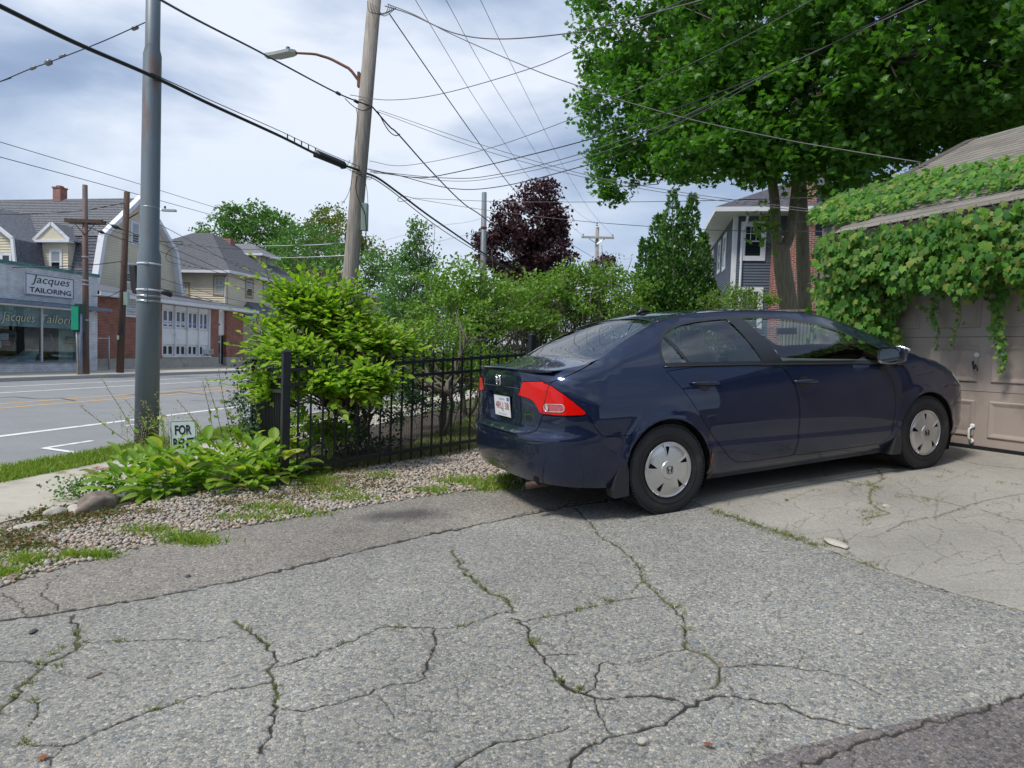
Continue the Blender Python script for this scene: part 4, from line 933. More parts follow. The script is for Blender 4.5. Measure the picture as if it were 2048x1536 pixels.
# --- wheels
def wheel(x, y, sgn, label=None):
    """sgn +1: right side (outer face towards -y)"""
    Rt, Rr = .317, .197; a = np.array([0, -sgn, 0.]); c = np.array([x, y, .31])
    root = empty('wheel', label=None); root.parent = CAR; root.location = (x, y, .31)
    prof = [(.195, -.20), (.25, -.205), (.30, -.195), (Rt-.006, -.17), (Rt, -.15), (Rt, -.03), (Rt-.006, -.008), (.305, .004), (.285, .010), (.262, .012), (.245, .009), (.225, .006), (.205, .0), (.195, -.012)]
    m = MB(); m.lathe((0, 0, 0), a, prof, 64)
    ty = m.build('tyre', M_tyre, root, True, world=False)
    ty.data.polygons[-1].use_smooth = False; ty.data.polygons[-2].use_smooth = False
    m = MB()                                                     # tread blocks on the shoulders
    for k in range(84):
        th = 2*math.pi*k/84; e = np.array([math.cos(th), 0, math.sin(th)]); tg = np.array([-math.sin(th), 0, math.cos(th)])
        for h, wd in ((-.012, .014), (-.050, .014), (-.13, .014), (-.165, .010)):
            m.box(e*(Rt-.002)+a*(h+.0), tg*.0085, a*wd, e*.0055)
    m.build('tread', M_tyre, ty, world=False)['kind'] = 'stuff'
    MB().tube([e_ for e_ in [np.array([.236*math.cos(q), 0, .236*math.sin(q)])+a*.0105 for q in np.linspace(0, 2*math.pi, 49)]], .0022, 4, False).build('sidewall_ring', M_tyre, ty, True, world=False)
    # cover
    def P(r, th, h): return np.array([r*math.cos(th), 0, r*math.sin(th)])*1+a*h
    off0 = math.pi/2+.12*sgn
    def hgt(r): return np.where(r < .0665, .021, .004+.012*(1-(r/Rr)**2)-.006*sm(.160, .170, r)*sm(.193, .184, r))
    circ = lambda r, n: [(r*math.cos(q), r*math.sin(q)) for q in np.linspace(0, 2*math.pi, n, endpoint=False)]
    slots = []
    for k in range(5):
        th = off0+2*math.pi*k/5; e = np.array([math.cos(th), math.sin(th)]); tg = np.array([-math.sin(th), math.cos(th)])*sgn
        slots.append([tuple(e*a_+tg*b_) for a_, b_ in ((.098, .0), (.130, -.018), (.160, -.032), (.166, -.014), (.167, .006), (.135, .003))])
    v2, f2 = cdt([circ(Rr, 72), circ(.184, 64), circ(.170, 60), circ(.160, 56), circ(.069, 36), circ(.064, 36)]+slots, (-Rr, -Rr), (Rr, Rr), .022)
    rr_ = np.hypot(v2[:, 0], v2[:, 1]); cc = v2[f2].mean(1); kp = np.hypot(cc[:, 0], cc[:, 1]) < Rr
    for s_ in slots: kp &= ~inside(s_, cc[:, 0], cc[:, 1])
    V = np.stack([v2[:, 0], -sgn*hgt(rr_), v2[:, 1]], 1); f2 = f2[kp]; fnn = np.cross(V[f2[:, 1]]-V[f2[:, 0]], V[f2[:, 2]]-V[f2[:, 0]])[:, 1]*(-sgn) < 0; f2[fnn] = f2[fnn][:, ::-1]
    cv = mesh('wheel_cover', V, f2, M_alloy, root, world=False)
    auto_smooth(cv, 30)
    for k in range(5):                                           # raised vane beside each opening
        t0 = off0+2*math.pi*k/5+.045*sgn
        p0, p1 = P(.098, t0, .020), P(.187, t0+.02*sgn, .010); d = (p1-p0)/np.linalg.norm(p1-p0); sd = np.cross(d, a); m = MB()
        m.prism([p0-sd*.001, p0+sd*.001, p1+sd*.006, p1-sd*.006], -a*.012); m.build('vane', M_alloy, cv, world=False)
    m = MB(); m.tube([P(.193, q, .003) for q in np.linspace(0, 2*math.pi, 65)], .0045, 6, False); m.build('cover_rim', M_alloy, cv, True, world=False)
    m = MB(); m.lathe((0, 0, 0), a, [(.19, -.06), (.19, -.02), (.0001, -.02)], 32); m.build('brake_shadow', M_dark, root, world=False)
    # emblem on the cap
    m = MB()
    for dx in (-1, 1):
        p = [P(0, 0, .023)+np.array([dx*.014*(1+.25*s_), 0, s_*.019]) for s_ in (-1, 1)]; m.tube(p, .0035, 5)
    m.tube([P(0, 0, .023)+np.array([-.013, 0, 0]), P(0, 0, .023)+np.array([.013, 0, 0])], .003, 5)
    m.tube([P(0, 0, .0225)+np.array([.026*np.sign(math.cos(q))*abs(math.cos(q))**.5, 0, .026*np.sign(math.sin(q))*abs(math.sin(q))**.5]) for q in np.linspace(0, 2*math.pi, 25)], .0018, 4, False)
    m.build('emblem', M_plast, cv, world=False)
    return root
for x in (0, 2.70):
    for sgn in (1, -1): wheel(x, -sgn*.862, sgn)
# arches' dark liners, floor, exhaust, flaps
for sgn in (1, -1):
    for cx in (0, 2.715):
        m = MB(); n = 28; r = .372
        ang = np.linspace(R_(-30), R_(210), n); o_ = -sgn*.845; i_ = -sgn*.52
        V = [(cx+r*math.cos(t), o_, .31+r*math.sin(t)) for t in ang]+[(cx+r*math.cos(t), i_, .31+r*math.sin(t)) for t in ang]
        F = [(k, k+1, n+k+1, n+k) for k in range(n-1)]+[tuple(range(n, 2*n))]
        mesh('wheel_arch_liner', V, F, M_dark, CAR, world=False)
    for cx, xx in ((0, -.385), (2.715, 2.32)):
        # mud flap behind each wheel
        yo = -sgn*(float(YS(xx, .32))+.006)
        out_ = [(xx+.035, .44), (xx+.055, .34), (xx+.05, .17), (xx-.06, .165), (xx-.07, .22), (xx-.05, .30), (xx-.01, .38)] if cx == 0 else [(xx+.07, .40), (xx+.075, .30), (xx+.06, .16), (xx-.05, .165), (xx-.03, .22), (xx+.0, .30), (xx+.03, .38)]
        MB().prism([(a_, yo, b_) for a_, b_ in out_], (0, sgn*.10, 0)).build('mud_flap', M_plast, CAR, world=False)
m = MB(); m.box((1.30, 0, .22), (1.9, 0, 0), (0, .66, 0), (0, 0, .03)); m.box((-.50, 0, .36), (.28, 0, 0), (0, .55, 0), (0, 0, .03)); m.build('floor_pan', M_dark, CAR, world=False)
M_muf = material('rusty_exhaust', (.09, .06, .045), .7, metal=.4, var=.5, vscale=12)
m = MB(); m.tube([(-.93, -.50, .245), (-.80, -.50, .245), (-.55, -.45, .25)], .026, 12); m.tube([(-.55, -.45, .25), (-.10, -.3, .26)], .022, 8); m.build('exhaust_pipe', M_muf, CAR, True, world=False)
m = MB(); m.tube([(-.86, .02+.035*math.cos(q)-.1, .265+.03*math.sin(q)) for q in np.linspace(R_(150), R_(400), 14)], .006, 6); m.build('towing_eye', M_dark, CAR, True, world=False)
# rust at the back end of the sill
M_srust = material('sill_rust', (.22, .085, .035), .85, var=.5, vscale=30, bump=.8, bscale=80)
q = [(.372, .43), (.385, .38), (.392, .33), (.405, .27), (.42, .215), (.405, .178), (.372, .176), (.362, .22), (.366, .3), (.366, .36)]
mesh('rust_patch', [(a_, -(float(YS(a_, b_))+.0035), b_) for a_, b_ in q], [tuple(range(len(q)))], M_srust, CAR, world=False, )
# number plate, badges
M_plate = material('plate_white', (.72, .73, .74), .4); M_pred = material('plate_red', (.30, .015, .03), .5); M_pblue = material('plate_blue', (.05, .16, .42), .5)
px_ = float(XR(.76))+.030-.012
up_ = np.array([-.04, 0, 1.]); up_ /= np.linalg.norm(up_); rt_ = np.array([0, -1., 0])
PLc = np.array([px_, -.005, .762])
m = MB(); m.box(PLc, (.0015, 0, 0), rt_*.1525, up_*.0765); PL = m.build('number_plate', M_plate, LIDO, world=False)
m = MB(); nr = np.array([-1., 0, 0])
fr = [PLc+rt_*a*.154+up_*b*.078 for a, b in ((-1, -1), (1, -1), (1, 1), (-1, 1), (-1, -1))]; m.tube(fr, .003, 5); m.build('plate_frame', M_chrome, PL, world=False)
def ltext(name, body, mat, c, h, par, width=None, shear=0, bold=0, right=rt_, up=up_):
    w0 = text(name, body, mat, (0, 0, 0), (1, 0, 0), (0, 1, 0), h, None, 0, width, shear, bold)
    V = np.empty(len(w0.data.vertices)*3); w0.data.vertices.foreach_get('co', V); V = V.reshape(-1, 3)
    W = np.array(c)+V[:, :1]*right+V[:, 1:2]*up; w0.data.vertices.foreach_set('co', W.ravel()); w0.parent = par; return w0
ltext('plate_number', '4RLJ 38', M_pred, PLc+nr*.0035-up_*.004, .072, PL, .255)
ltext('plate_state', 'Massachusetts', M_pblue, PLc+nr*.0035+up_*.056-rt_*.0, .016, PL, .11)
ltext('plate_motto', 'The Spirit of America', M_pblue, PLc+nr*.0035-up_*.060, .013, PL, .16)
m = MB(); m.box(PLc+nr*.0025+up_*.057+rt_*.118, (.0006, 0, 0), rt_*.02, up_*.013); m.build('plate_sticker', M_pblue, PL, world=False)
# H badge on the lid
bc = np.array([float(XR(.96))-.010, -.005, .962])
m = MB(); m.tube([bc+rt_*.044*np.sign(math.cos(q))*abs(math.cos(q))**.35*(1+.12*math.sin(q))+up_*.038*np.sign(math.sin(q))*abs(math.sin(q))**.35 for q in np.linspace(0, 2*math.pi, 41)], .0045, 6, False)
for dx in (-1, 1): m.tube([bc+rt_*dx*.021-up_*.034, bc+rt_*dx*.029+up_*.034], .0065, 6)
m.tube([bc-rt_*.022, bc+rt_*.022], .0055, 6); m.build('lid_badge', M_chrome, LIDO, True, world=False)
def on_tail(y, z, o_=.003):
    t = t_of_y(abs(y), z); p = PS(np.array([t]), np.array([z]))[0]; p[1] *= -np.sign(y) if y > 0 else 1
    q = PS(np.array([t_of_y(abs(y)+.01, z)]), np.array([z]))[0]; q[1] = abs(q[1])*np.sign(y); p[1] = abs(p[1])*np.sign(y)
    tg = (q-p)*(-np.sign(y)); tg[2] = 0; tg /= np.linalg.norm(tg); return p, tg
p, tg = on_tail(-.485, .735); ltext('hybrid_badge', 'HYBRID', M_chrome, p+np.cross(tg, up_)*-.004+nr*.004, .020, LIDO, .125, .2, right=tg)
p, tg = on_tail(.50, .775); ltext('model_badge', 'CIVIC', M_chrome, p+nr*.006, .026, LIDO, .11, .2, right=tg)
# lines on the lid
for z, y1 in ((.912, .36),):
    ys = np.linspace(-y1, y1, 20); q = [(on_tail(y if abs(y) > .01 else .011, z)[0]+nr*.001) for y in ys]; MB().tube(q, .002, 4).build('lid_crease', M_trim, LIDO, world=False)
# aerial
m = MB(); m.tube([(.36, 0, 1.43), (.42, 0, 1.462), (.50, 0, 1.447)], [.012, .022, .006], 8); an = m.build('aerial', M_trim, CAR, True, world=False)
MB().tube([(.40, 0, 1.46), (.20, 0, 1.575), (.165, 0, 1.595)], [.0045, .004, .004], 6).build('aerial_rod', M_trim, an, world=False)
# cabin
def seat(x, y, back, w=.26):
    s_ = empty('seat'); s_.parent = CAR
    m = MB(); m.box((x, y, .56), (.25, 0, 0), (0, w, 0), (.0, 0, .08)); o = m.build('seat_cushion', M_seat, s_, world=False)
    m = MB(); m.prism([(x-.24, y-w, .60), (x-.10, y-w, .60), (x-.26, y-w, back), (x-.36, y-w, back)], (0, 2*w, 0)); b = m.build('backrest', M_seat, s_, world=False)
    for q in (o, b):
        md = q.modifiers.new('b', 'BEVEL'); md.width = .04; md.segments = 3
    if w < .4: heads = (y,)
    else: heads = (y-.36, y+.36)
    for yy in heads:
        m = MB(); m.box((x-.33, yy, back+.09), (.045, 0, 0), (0, .13, 0), (0, 0, .085)); h = m.build('headrest', M_seat, s_, world=False)
        md = h.modifiers.new('b', 'BEVEL'); md.width = .04; md.segments = 4
seat(1.55, -.36, 1.10); seat(1.55, .36, 1.10); seat(.68, 0, 1.06, .62)
m = MB(); m.prism([(2.0, -.66, .60), (2.05, -.66, .93), (2.30, -.66, .96), (2.62, -.66, .93), (2.6, -.66, .5)], (0, 1.32, 0)); m.build('dashboard', M_seatd, CAR, world=False)
m = MB(); m.box((.0, 0, 1.005), (.30, 0, 0), (0, .60, 0), (0, 0, .01)); m.build('parcel_shelf', M_seatd, CAR, world=False)
for sgn in (1, -1):
    m = MB(); m.box((1.2, -sgn*.735, .66), (1.15, 0, 0), (0, .012, 0), (0, 0, .26)); m.build('door_lining', M_seatd, CAR, world=False)
m = MB(); m.tube([(1.93+.07*math.sin(q)*.4, .36+.18*math.cos(q), .92+.18*math.sin(q)) for q in np.linspace(0, 2*math.pi, 33)], .014, 8, False); m.tube([(1.93, .20, .92), (1.93, .52, .92)], .015, 6); m.tube([(1.93, .36, .92), (2.1, .36, .85)], .03, 8)
m.build('steering_wheel', M_trim, CAR, True, world=False)
m = MB(); m.box((2.02, 0, 1.23), (.012, 0, 0), (0, .11, 0), (0, 0, .03)); m.build('rear_view_mirror', M_trim, CAR, world=False)
car_part('roof_lining', T3-NT*.03, -NT, FT[np.isin(tr, ['roof'])][:, ::-1], M_seat)

# ================================================================== garage
GO = np.array([4.6, 6.24, 0.]); GG = np.array([.397, -.918, 0.]); GG /= np.linalg.norm(GG); GH = np.array([-GG[1], GG[0], 0])   # right along the front, into the garage
if GH[0] < 0: GH = -GH
GP = lambda t, d, z: GO+GG*t+GH*d+ZV*z          # t to the right, d inwards
def atG(px, py, d=0):
    v = ray(px, py); q = _C+v*(((GO+GH*d-_C)@GH)/(v@GH)); return float((q-GO)@GG), float(q[2])
ZG0 = .80; TL, TRR = -1.29, 1.05+.10
M_door = material('taupe_garage_door', (.34, .285, .25), .55, var=.06, vscale=2, bump=.06, bscale=160, stain=(.20, .165, .14), stscale=1.3, stamt=.42)
M_gtrim = material('dark_brown_trim', (.035, .025, .025), .6)
M_gwall = material('garage_stucco', (.17, .145, .13), .85, var=.15, bump=.3)
GR = empty('garage', GP(TL, 0, ZG0), 'brown garage with taupe panelled door under an ivy-covered shingle roof', 'garage')
ph = 2.13/4; pitch = (TRR-TL)/4
def gbox(par, name, mat, t0, t1, d0, d1, z0, z1):
    m = MB(); m.box(GP((t0+t1)/2, (d0+d1)/2, (z0+z1)/2), GG*(t1-t0)/2, GH*(d1-d0)/2, ZV*(z1-z0)/2); return m.build(name, mat, par)
DR = None
bev = []
for r in range(4):
    z0, z1 = ZG0+r*ph, ZG0+(r+1)*ph-.005
    sec = gbox(GR, 'door_section', M_door, TL, TRR, .0, .05, z0, z1)
    for c in range(4):
        a0 = TL+c*pitch+.062; a1 = a0+pitch-.124; b0, b1 = z0+.085, z1-.085
        # raised-and-fielded panel: a groove round a raised centre
        m = MB(); V = []; 
        for k_, (ins, dd) in enumerate(((0, -.0015), (.016, .012), (.050, -.0040))):
            V += [GP(a0+ins, dd if k_ != 1 else -.0016, b0+ins), GP(a1-ins, dd if k_ != 1 else -.0016, b0+ins), GP(a1-ins, dd if k_ != 1 else -.0016, b1-ins), GP(a0+ins, dd if k_ != 1 else -.0016, b1-ins)]
        for i, v in enumerate(V): pass
        lv = [-.0015, -.013, -.013+.0, -.004]
        V = []
        for ins, dd in ((0, -.002), (.010, -.014), (.020, -.014), (.052, -.004)):
            V += [GP(a0+ins, dd, b0+ins), GP(a1-ins, dd, b0+ins), GP(a1-ins, dd, b1-ins), GP(a0+ins, dd, b1-ins)]
        F = [(4*q+i, 4*q+(i+1) % 4, 4*q+4+(i+1) % 4, 4*q+4+i) for q in range(3) for i in range(4)]+[(12, 13, 14, 15)]
        mesh('raised_panel', V, F, M_door, sec)
gbox(GR, 'door_seal', M_dark, TL, TRR, -.012, .05, ZG0-.10, ZG0)
for a, b in ((TL-.09, TL-.004), (TRR+.004, TRR+.10)): gbox(GR, 'door_jamb', M_gtrim, a, b, -.06, .06, ZG0-.15, ZG0+2.2)
gbox(GR, 'lintel', M_gtrim, TL-.09, TRR+.10, -.058, .06, ZG0+2.2, ZG0+2.42)
TW = -2.05
gbox(GR, 'wall', M_gwall, TW, TL-.09, -.02, .2, ZG0-.4, ZG0+2.42); gbox(GR, 'wall', M_gwall, TRR+.10, 4.2, -.02, .2, ZG0-.3, ZG0+2.42)
gbox(GR, 'side_wall', M_gwall, TW, TW+.2, .2, 6.4, ZG0-.5, ZG0+2.42); gbox(GR, 'side_wall', M_gwall, 4.0, 4.2, .2, 6.4, ZG0-.5, ZG0+2.42); gbox(GR, 'rear_wall', M_gwall, TW, 4.2, 6.2, 6.4, ZG0-.5, ZG0+2.42)
# lock, handle, lift bar
tl_, zl_ = atG(1953, 710, -.01); m = MB(); m.lathe(GP(tl_, -.004, zl_), -GH, [(.026, 0), (.026, .008), (.018, .016), (.012, .016), (.0001, .013)], 20); m.build('lock', M_signw if 'M_signw' in globals() else M_white, GR, True)
tl_, zl_ = atG(1950, 732, -.02); m = MB(); m.box(GP(tl_-.01, -.006, zl_), GG*.02+ZV*.006, GH*.004, ZV*.05-GG*.012); m.build('handle_plate', M_plast if 'M_plast' in globals() else M_black, GR)
m = MB(); m.tube([GP(tl_+.0, -.01, zl_+.0), GP(tl_+.012, -.05, zl_+.004)], .012, 8); m.tube([GP(tl_+.012, -.05, zl_+.02), GP(tl_+.012, -.05, zl_-.03)], .010, 8); m.build('t_handle', M_black, GR, True)
a, b = atG(1943, 852, -.02); c, d = atG(1941, 882, -.02)
m = MB(); m.tube([GP(a, -.018, b-.012), GP(a-.012, -.034, b-.03), GP(c-.012, -.034, d+.03), GP(c, -.018, d+.01)], .011, 8)
for q in (b, d): m.lathe(GP(a+.002, -.006, q), -GH, [(.024, 0), (.024, .009), (.008, .012)], 14)
m.build('lift_handle', M_white, GR, True)
# --- roof
OV = .38
te, ze_ = atG(1980, 411, -OV); ZE = ze_
te0, _ = atG(1668, 458, -OV)
pit = R_(27); VV = GH*math.cos(pit)+ZV*math.sin(pit); NR = np.cross(GG, VV); NR = NR if NR[2] > 0 else -NR
RO = GP(0, -OV, ZE)
def onroof(px, py):
    v = ray(px, py); q = _C+v*(((RO-_C)@NR)/(v@NR)); return float((q-RO)@GG), float((q-RO)@VV)
h1 = onroof(1770, 372); h2 = onroof(2046, 226)
hs = (h2[0]-h1[0])/(h2[1]-h1[1])
def hipL(v):
    if v > h1[1]: return h1[0]+hs*(v-h1[1])
    return te0+(h1[0]-te0)*v/h1[1]
vmax = 4.2
print('roof', ZE, te0, h1, h2, hs)
M_gsh = []
for k, c in enumerate(((.205, .185, .16), (.235, .215, .185), (.18, .165, .145), (.215, .20, .18))): M_gsh.append(material('brown_grey_shingle', c, .95, var=.18, vscale=60, bump=.5, bscale=220))
roof_deck = mesh('roof_deck', [RO+GG*hipL(0), RO+GG*5, RO+GG*5+VV*vmax, RO+GG*hipL(vmax)+VV*vmax, RO+GG*hipL(h1[1])+VV*h1[1]], [(0, 1, 2, 3, 4)], M_gsh[2], GR)
rgs = np.random.default_rng(3); cnt = 0; far = [MB() for _ in M_gsh]; meshes_ = []
rowh = .165; tabw = .30
base_sh = None
shV = lambda w, h: [(0, 0, .0), (w, 0, .0), (w, h, -.0), (0, h, 0), (0, 0, .007), (w, 0, .007), (w, h, .003), (0, h, .003)]
shF = [(4, 5, 6, 7), (0, 1, 5, 4), (1, 2, 6, 5), (3, 0, 4, 7)]
Mr = Matrix([[*GG], [*VV], [*NR]]).transposed().to_4x4()
sheet = [bpy.data.meshes.new('shingle') for _ in M_gsh]
for me_, mt in zip(sheet, M_gsh): me_.from_pydata(shV(tabw-.004, rowh+.004), [], shF); me_.materials.append(mt)
GRi = GR.matrix_basis.inverted()
allsh = []
nrow = int(vmax/rowh)
for r in range(nrow):
    v = r*rowh; l = hipL(v); t = l+(rgs.random()*.2 if r % 2 else 0)
    while t < 4.6:
        allsh.append((t, v)); t += tabw
def vis(t, v):
    q = RO+GG*t+VV*v; d = q-_C; dd = d@_f; return 1024+FPX*(d@_r)/dd, 768-FPX*(d@_u)/dd, dd
cand = []
for t, v in allsh:
    x_, y_, d_ = vis(t, v); cand.append((0 if (-20 < x_ < 2080 and y_ > -10) else 1, d_, t, v))
cand.sort(); singles = set((c[2], c[3]) for c in cand[:300])
for t, v in allsh:
    k = rgs.integers(len(M_gsh)); q = RO+GG*t+VV*v+NR*.004+VV*rgs.normal()*.003
    if (t, v) in singles:
        o = bpy.data.objects.new('shingle', sheet[k]); link(o, GR); Mw = Matrix.Translation(Vector(q)) @ Mr; o.matrix_basis = GRi @ Mw
    else:
        far[k].add([q+GG*a+VV*b+NR*c for a, b, c in shV(tabw-.004, rowh+.004)], shF)
V = []; F = []; mi = []
for k, m in enumerate(far): n0 = len(V); V += m.V; F += [tuple(i+n0 for i in f) for f in m.F]; mi += [k]*len(m.F)
o = mesh('shingles', V, F, None, GR, mats=M_gsh, mi=mi); o['kind'] = 'stuff'
# capping along the left edge of the roof
m = MB(); vv = np.linspace(h1[1], vmax, 22)
for a, b in zip(vv[:-1], vv[1:]):
    q0 = RO+GG*hipL(a)+VV*a+NR*.018; q1 = RO+GG*hipL(b)+VV*(b-.02)+NR*.012; d = (q1-q0); L_ = np.linalg.norm(d); d /= L_; w_ = np.cross(d, NR); c_ = MB(); c_.box((q0+q1)/2, d*L_/2, w_*.085, NR*.006); c_.build('hip_cap', M_gsh[2], GR)
# the slope on the left side of the roof
q0, q1, q2 = RO+GG*hipL(0), RO+GG*hipL(h1[1])+VV*h1[1], RO+GG*hipL(vmax)+VV*vmax
mesh('roof_side', [q0, q1, q2, q2+GH*3-ZV*2.0, q0+GH*6.5], [(0, 1, 2, 3, 4)], M_gsh[0], GR)
m = MB(); m.box(GP((te0+4.5)/2, -OV+.012, ZE-.09), GG*(4.5-te0)/2, GH*.012, ZV*.08); m.build('fascia', M_gtrim, GR)
mesh('soffit', [GP(te0, -OV, ZE-.165), GP(4.5, -OV, ZE-.165), GP(4.5, .0, ZE-.165), GP(te0, .0, ZE-.165)], [(0, 1, 2, 3)], M_gtrim, GR)
gbox(GR, 'wall_top', M_gwall, TW, 4.2, .0, .2, ZG0+2.42, ZE-.17)

# ================================================================== iron fence
def fpt(t, z, side=0): q = FA+fdir*t+fn_*side; return np.array([q[0], q[1], z])
def fence_run(root, A, d, L, n, first=True, zs=(.13, .91, 1.05), top=1.05, lift=0):
    g = lambda t: float(gz(A[0]+d[0]*t, A[1]+d[1]*t))+lift
    P = lambda t, z: np.array([A[0]+d[0]*t, A[1]+d[1]*t, z]); dv = np.array([d[0], d[1], 0]); nv = np.array([-d[1], d[0], 0])
    ga, gb = g(0), g(L)
    for z in zs:
        q0, q1 = P(.03, ga+z), P(L-.03, gb+z); e = (q1-q0); Le = np.linalg.norm(e); e /= Le; m = MB(); m.box((q0+q1)/2, e*Le/2, nv*.016, np.cross(e, nv)*.016); m.build('rail', M_black, root)
    for k in range(n):
        t = (k+1)*L/(n+1); z0 = ga+(gb-ga)*t/L; q = P(t, 0)
        m = MB(); m.box(q+ZV*(z0+.55), dv*.008, nv*.008, ZV*.515); pk = m.build('picket', M_black, root)
        c = q+ZV*(z0+1.065); m = MB(); m.lathe(c, ZV, [(.010, 0), (.015, .006), (.015, .018), (.009, .028), (.013, .040), (.0145, .050), (.001, .115)], 6); m.build('spear_tip', M_black, pk)
def post(root, q, z0, h, w=.031):
    m = MB(); m.box((q[0], q[1], z0+h/2), (*(fdir*w), 0), (*(fn_*w), 0), ZV*h/2); p = m.build('post', M_black, root)
    b = np.array([q[0], q[1], z0+h]); c = [b+np.array([*(fdir*a*w*1.12), 0])+np.array([*(fn_*e*w*1.12), 0]) for a, e in ((-1, -1), (1, -1), (1, 1), (-1, 1))]
    mesh('post_cap', c+[v+ZV*.02 for v in c]+[b+ZV*.05], [(0, 1, 5, 4), (1, 2, 6, 5), (2, 3, 7, 6), (3, 0, 4, 7), (4, 5, 8), (5, 6, 8), (6, 7, 8), (7, 4, 8), (3, 2, 1, 0)], M_black, p)
FL_ = float(np.linalg.norm(FB-FA))
FN = empty('iron_fence', (FA[0], FA[1], float(gz(*FA))), 'black iron picket fence with spear tips running from the corner post to behind the car', 'fence')
fence_run(FN, FA, fdir, FL_, 23); post(FN, FA, float(gz(*FA))-.1, 1.30, .034); post(FN, FB, float(gz(*FB))-.1, 1.36, .034)
fence_run(FN, FB, fdir, 2.6, 21)
FC = FB+fdir*2.6; post(FN, FC, float(gz(*FC))-.1, 1.36, .034)
sd = np.array([-.47, .883]); sd /= np.linalg.norm(sd)
FS = empty('iron_fence', (FA[0], FA[1], .27), 'black iron fence running back from the corner post along the sidewalk', 'fence')
fence_run(FS, FA, sd, 2.5, 21, lift=-.06); FD = FA+sd*2.5; post(FS, FD, .1, 1.25)
for z in (.84, 1.03):    # clamps on the corner post
    m = MB(); m.box((FA[0], FA[1], float(gz(*FA))+z+.06), (*(fdir*.038), 0), (*(fn_*.038), 0), ZV*.013); m.build('clamp', M_black, FN)
# fine wire netting along the foot of the fence
m = MB(); ga, gb = float(gz(*FA)), float(gz(*FB))
for k in range(24):
    z = .03+k*.024; m.tube([fpt(.05, ga+z, .02), fpt(FL_-.05, gb+z, .02)], .0013, 3, False)
for k in range(int(FL_/.024)-4):
    t = .05+k*.024; g_ = ga+(gb-ga)*t/FL_; m.tube([fpt(t, g_+.02, .021), fpt(t, g_+.58, .021)], .0013, 3, False)
o = m.build('wire_netting', material('netting_wire', (.05, .05, .045), .6), FN); o['kind'] = 'stuff'
# lawn and mulch behind the fence
lw = G2([(560, 1010), (700, 925), (760, 905), (845, 878), (905, 845), (1000, 815), (1200, 770)])
def lawn_in(x, y): return (side_p(x, y) > .05) & (x > -3.2) & (signed_side(lw, x, y) < 0)
grid('lawn', np.arange(-3, 9, .2), np.arange(5.5, 34, .25), lambda x, y: gz(x, y)-.012, M_lawn, keep=lambda x, y: lawn_in(x, y))
grid('lawn_far', np.arange(-6, 12, .5), np.arange(13, 60, .8), lambda x, y: gz(x, y)-.02, M_lawn, keep=lambda x, y: (pof(x, y) < 4.7) & ~lawn_in(x, y))
rg = np.random.default_rng(21)
def grass(name, x, y, h, mat, label=None, cat='grass', w=.004, lean=.5, zoff=-.012, rgx=rg):
    n = len(x); a = rgx.uniform(0, 6.28, n); z = gz(x, y)+zoff; b = np.stack([x, y, z], 1); dx = np.stack([np.cos(a), np.sin(a), 0*a], 1)*w*rgx.uniform(.7, 1.5, n)[:, None]
    tip = b+np.stack([rgx.normal(size=n)*lean*h, rgx.normal(size=n)*lean*h, h], 1); mid = b+(tip-b)*.55+np.stack([0*a, 0*a, h*.12], 1)
    V = np.stack([b-dx, b+dx, mid+dx*.7, mid-dx*.7, tip], 1).reshape(-1, 3); k = np.arange(n)[:, None]*5
    F = np.concatenate([k+[0, 1, 2], k+[0, 2, 3], k+[3, 2, 4]]); o = mesh(name, V, F, mat); o['kind'] = 'stuff'
    o.data.attributes.new('rnd', 'FLOAT', 'POINT').data.foreach_set('value', np.repeat(rgx.random(n), 5).astype(np.float32)); tag(o, label, cat); return o
M_grass = leaf_material('grass_blades', [(0.133, 0.248, 0.024), (0.19, 0.31, 0.032), (0.266, 0.341, 0.056), (0.104, 0.202, 0.019), (0.38, 0.326, 0.096)], .55, .3)
M_grassd = leaf_material('tired_grass', [(0.163, 0.188, 0.05), (0.125, 0.175, 0.037), (0.25, 0.225, 0.1), (0.1, 0.15, 0.025), (0.325, 0.288, 0.15)], .6, .3)
s_ = rg.uniform(-3, 12, 42000); p_ = rg.uniform(6.0, 6.72, 42000); gx, gy = st(s_, p_)
zz_ = gz; 
o = grass('verge_grass', gx, gy, rg.uniform(.025, .075, 42000), M_grass, 'bright green grass verge between the sidewalk and the kerb', w=.0045, zoff=0)
x = rg.uniform(-2.5, 4, 60000); y = rg.uniform(6, 14, 60000); k = lawn_in(x, y); x, y = x[k], y[k]
grass('lawn_grass', x, y, rg.uniform(.02, .05, len(x)), M_grassd, 'short tired lawn seen through the iron fence', w=.005)

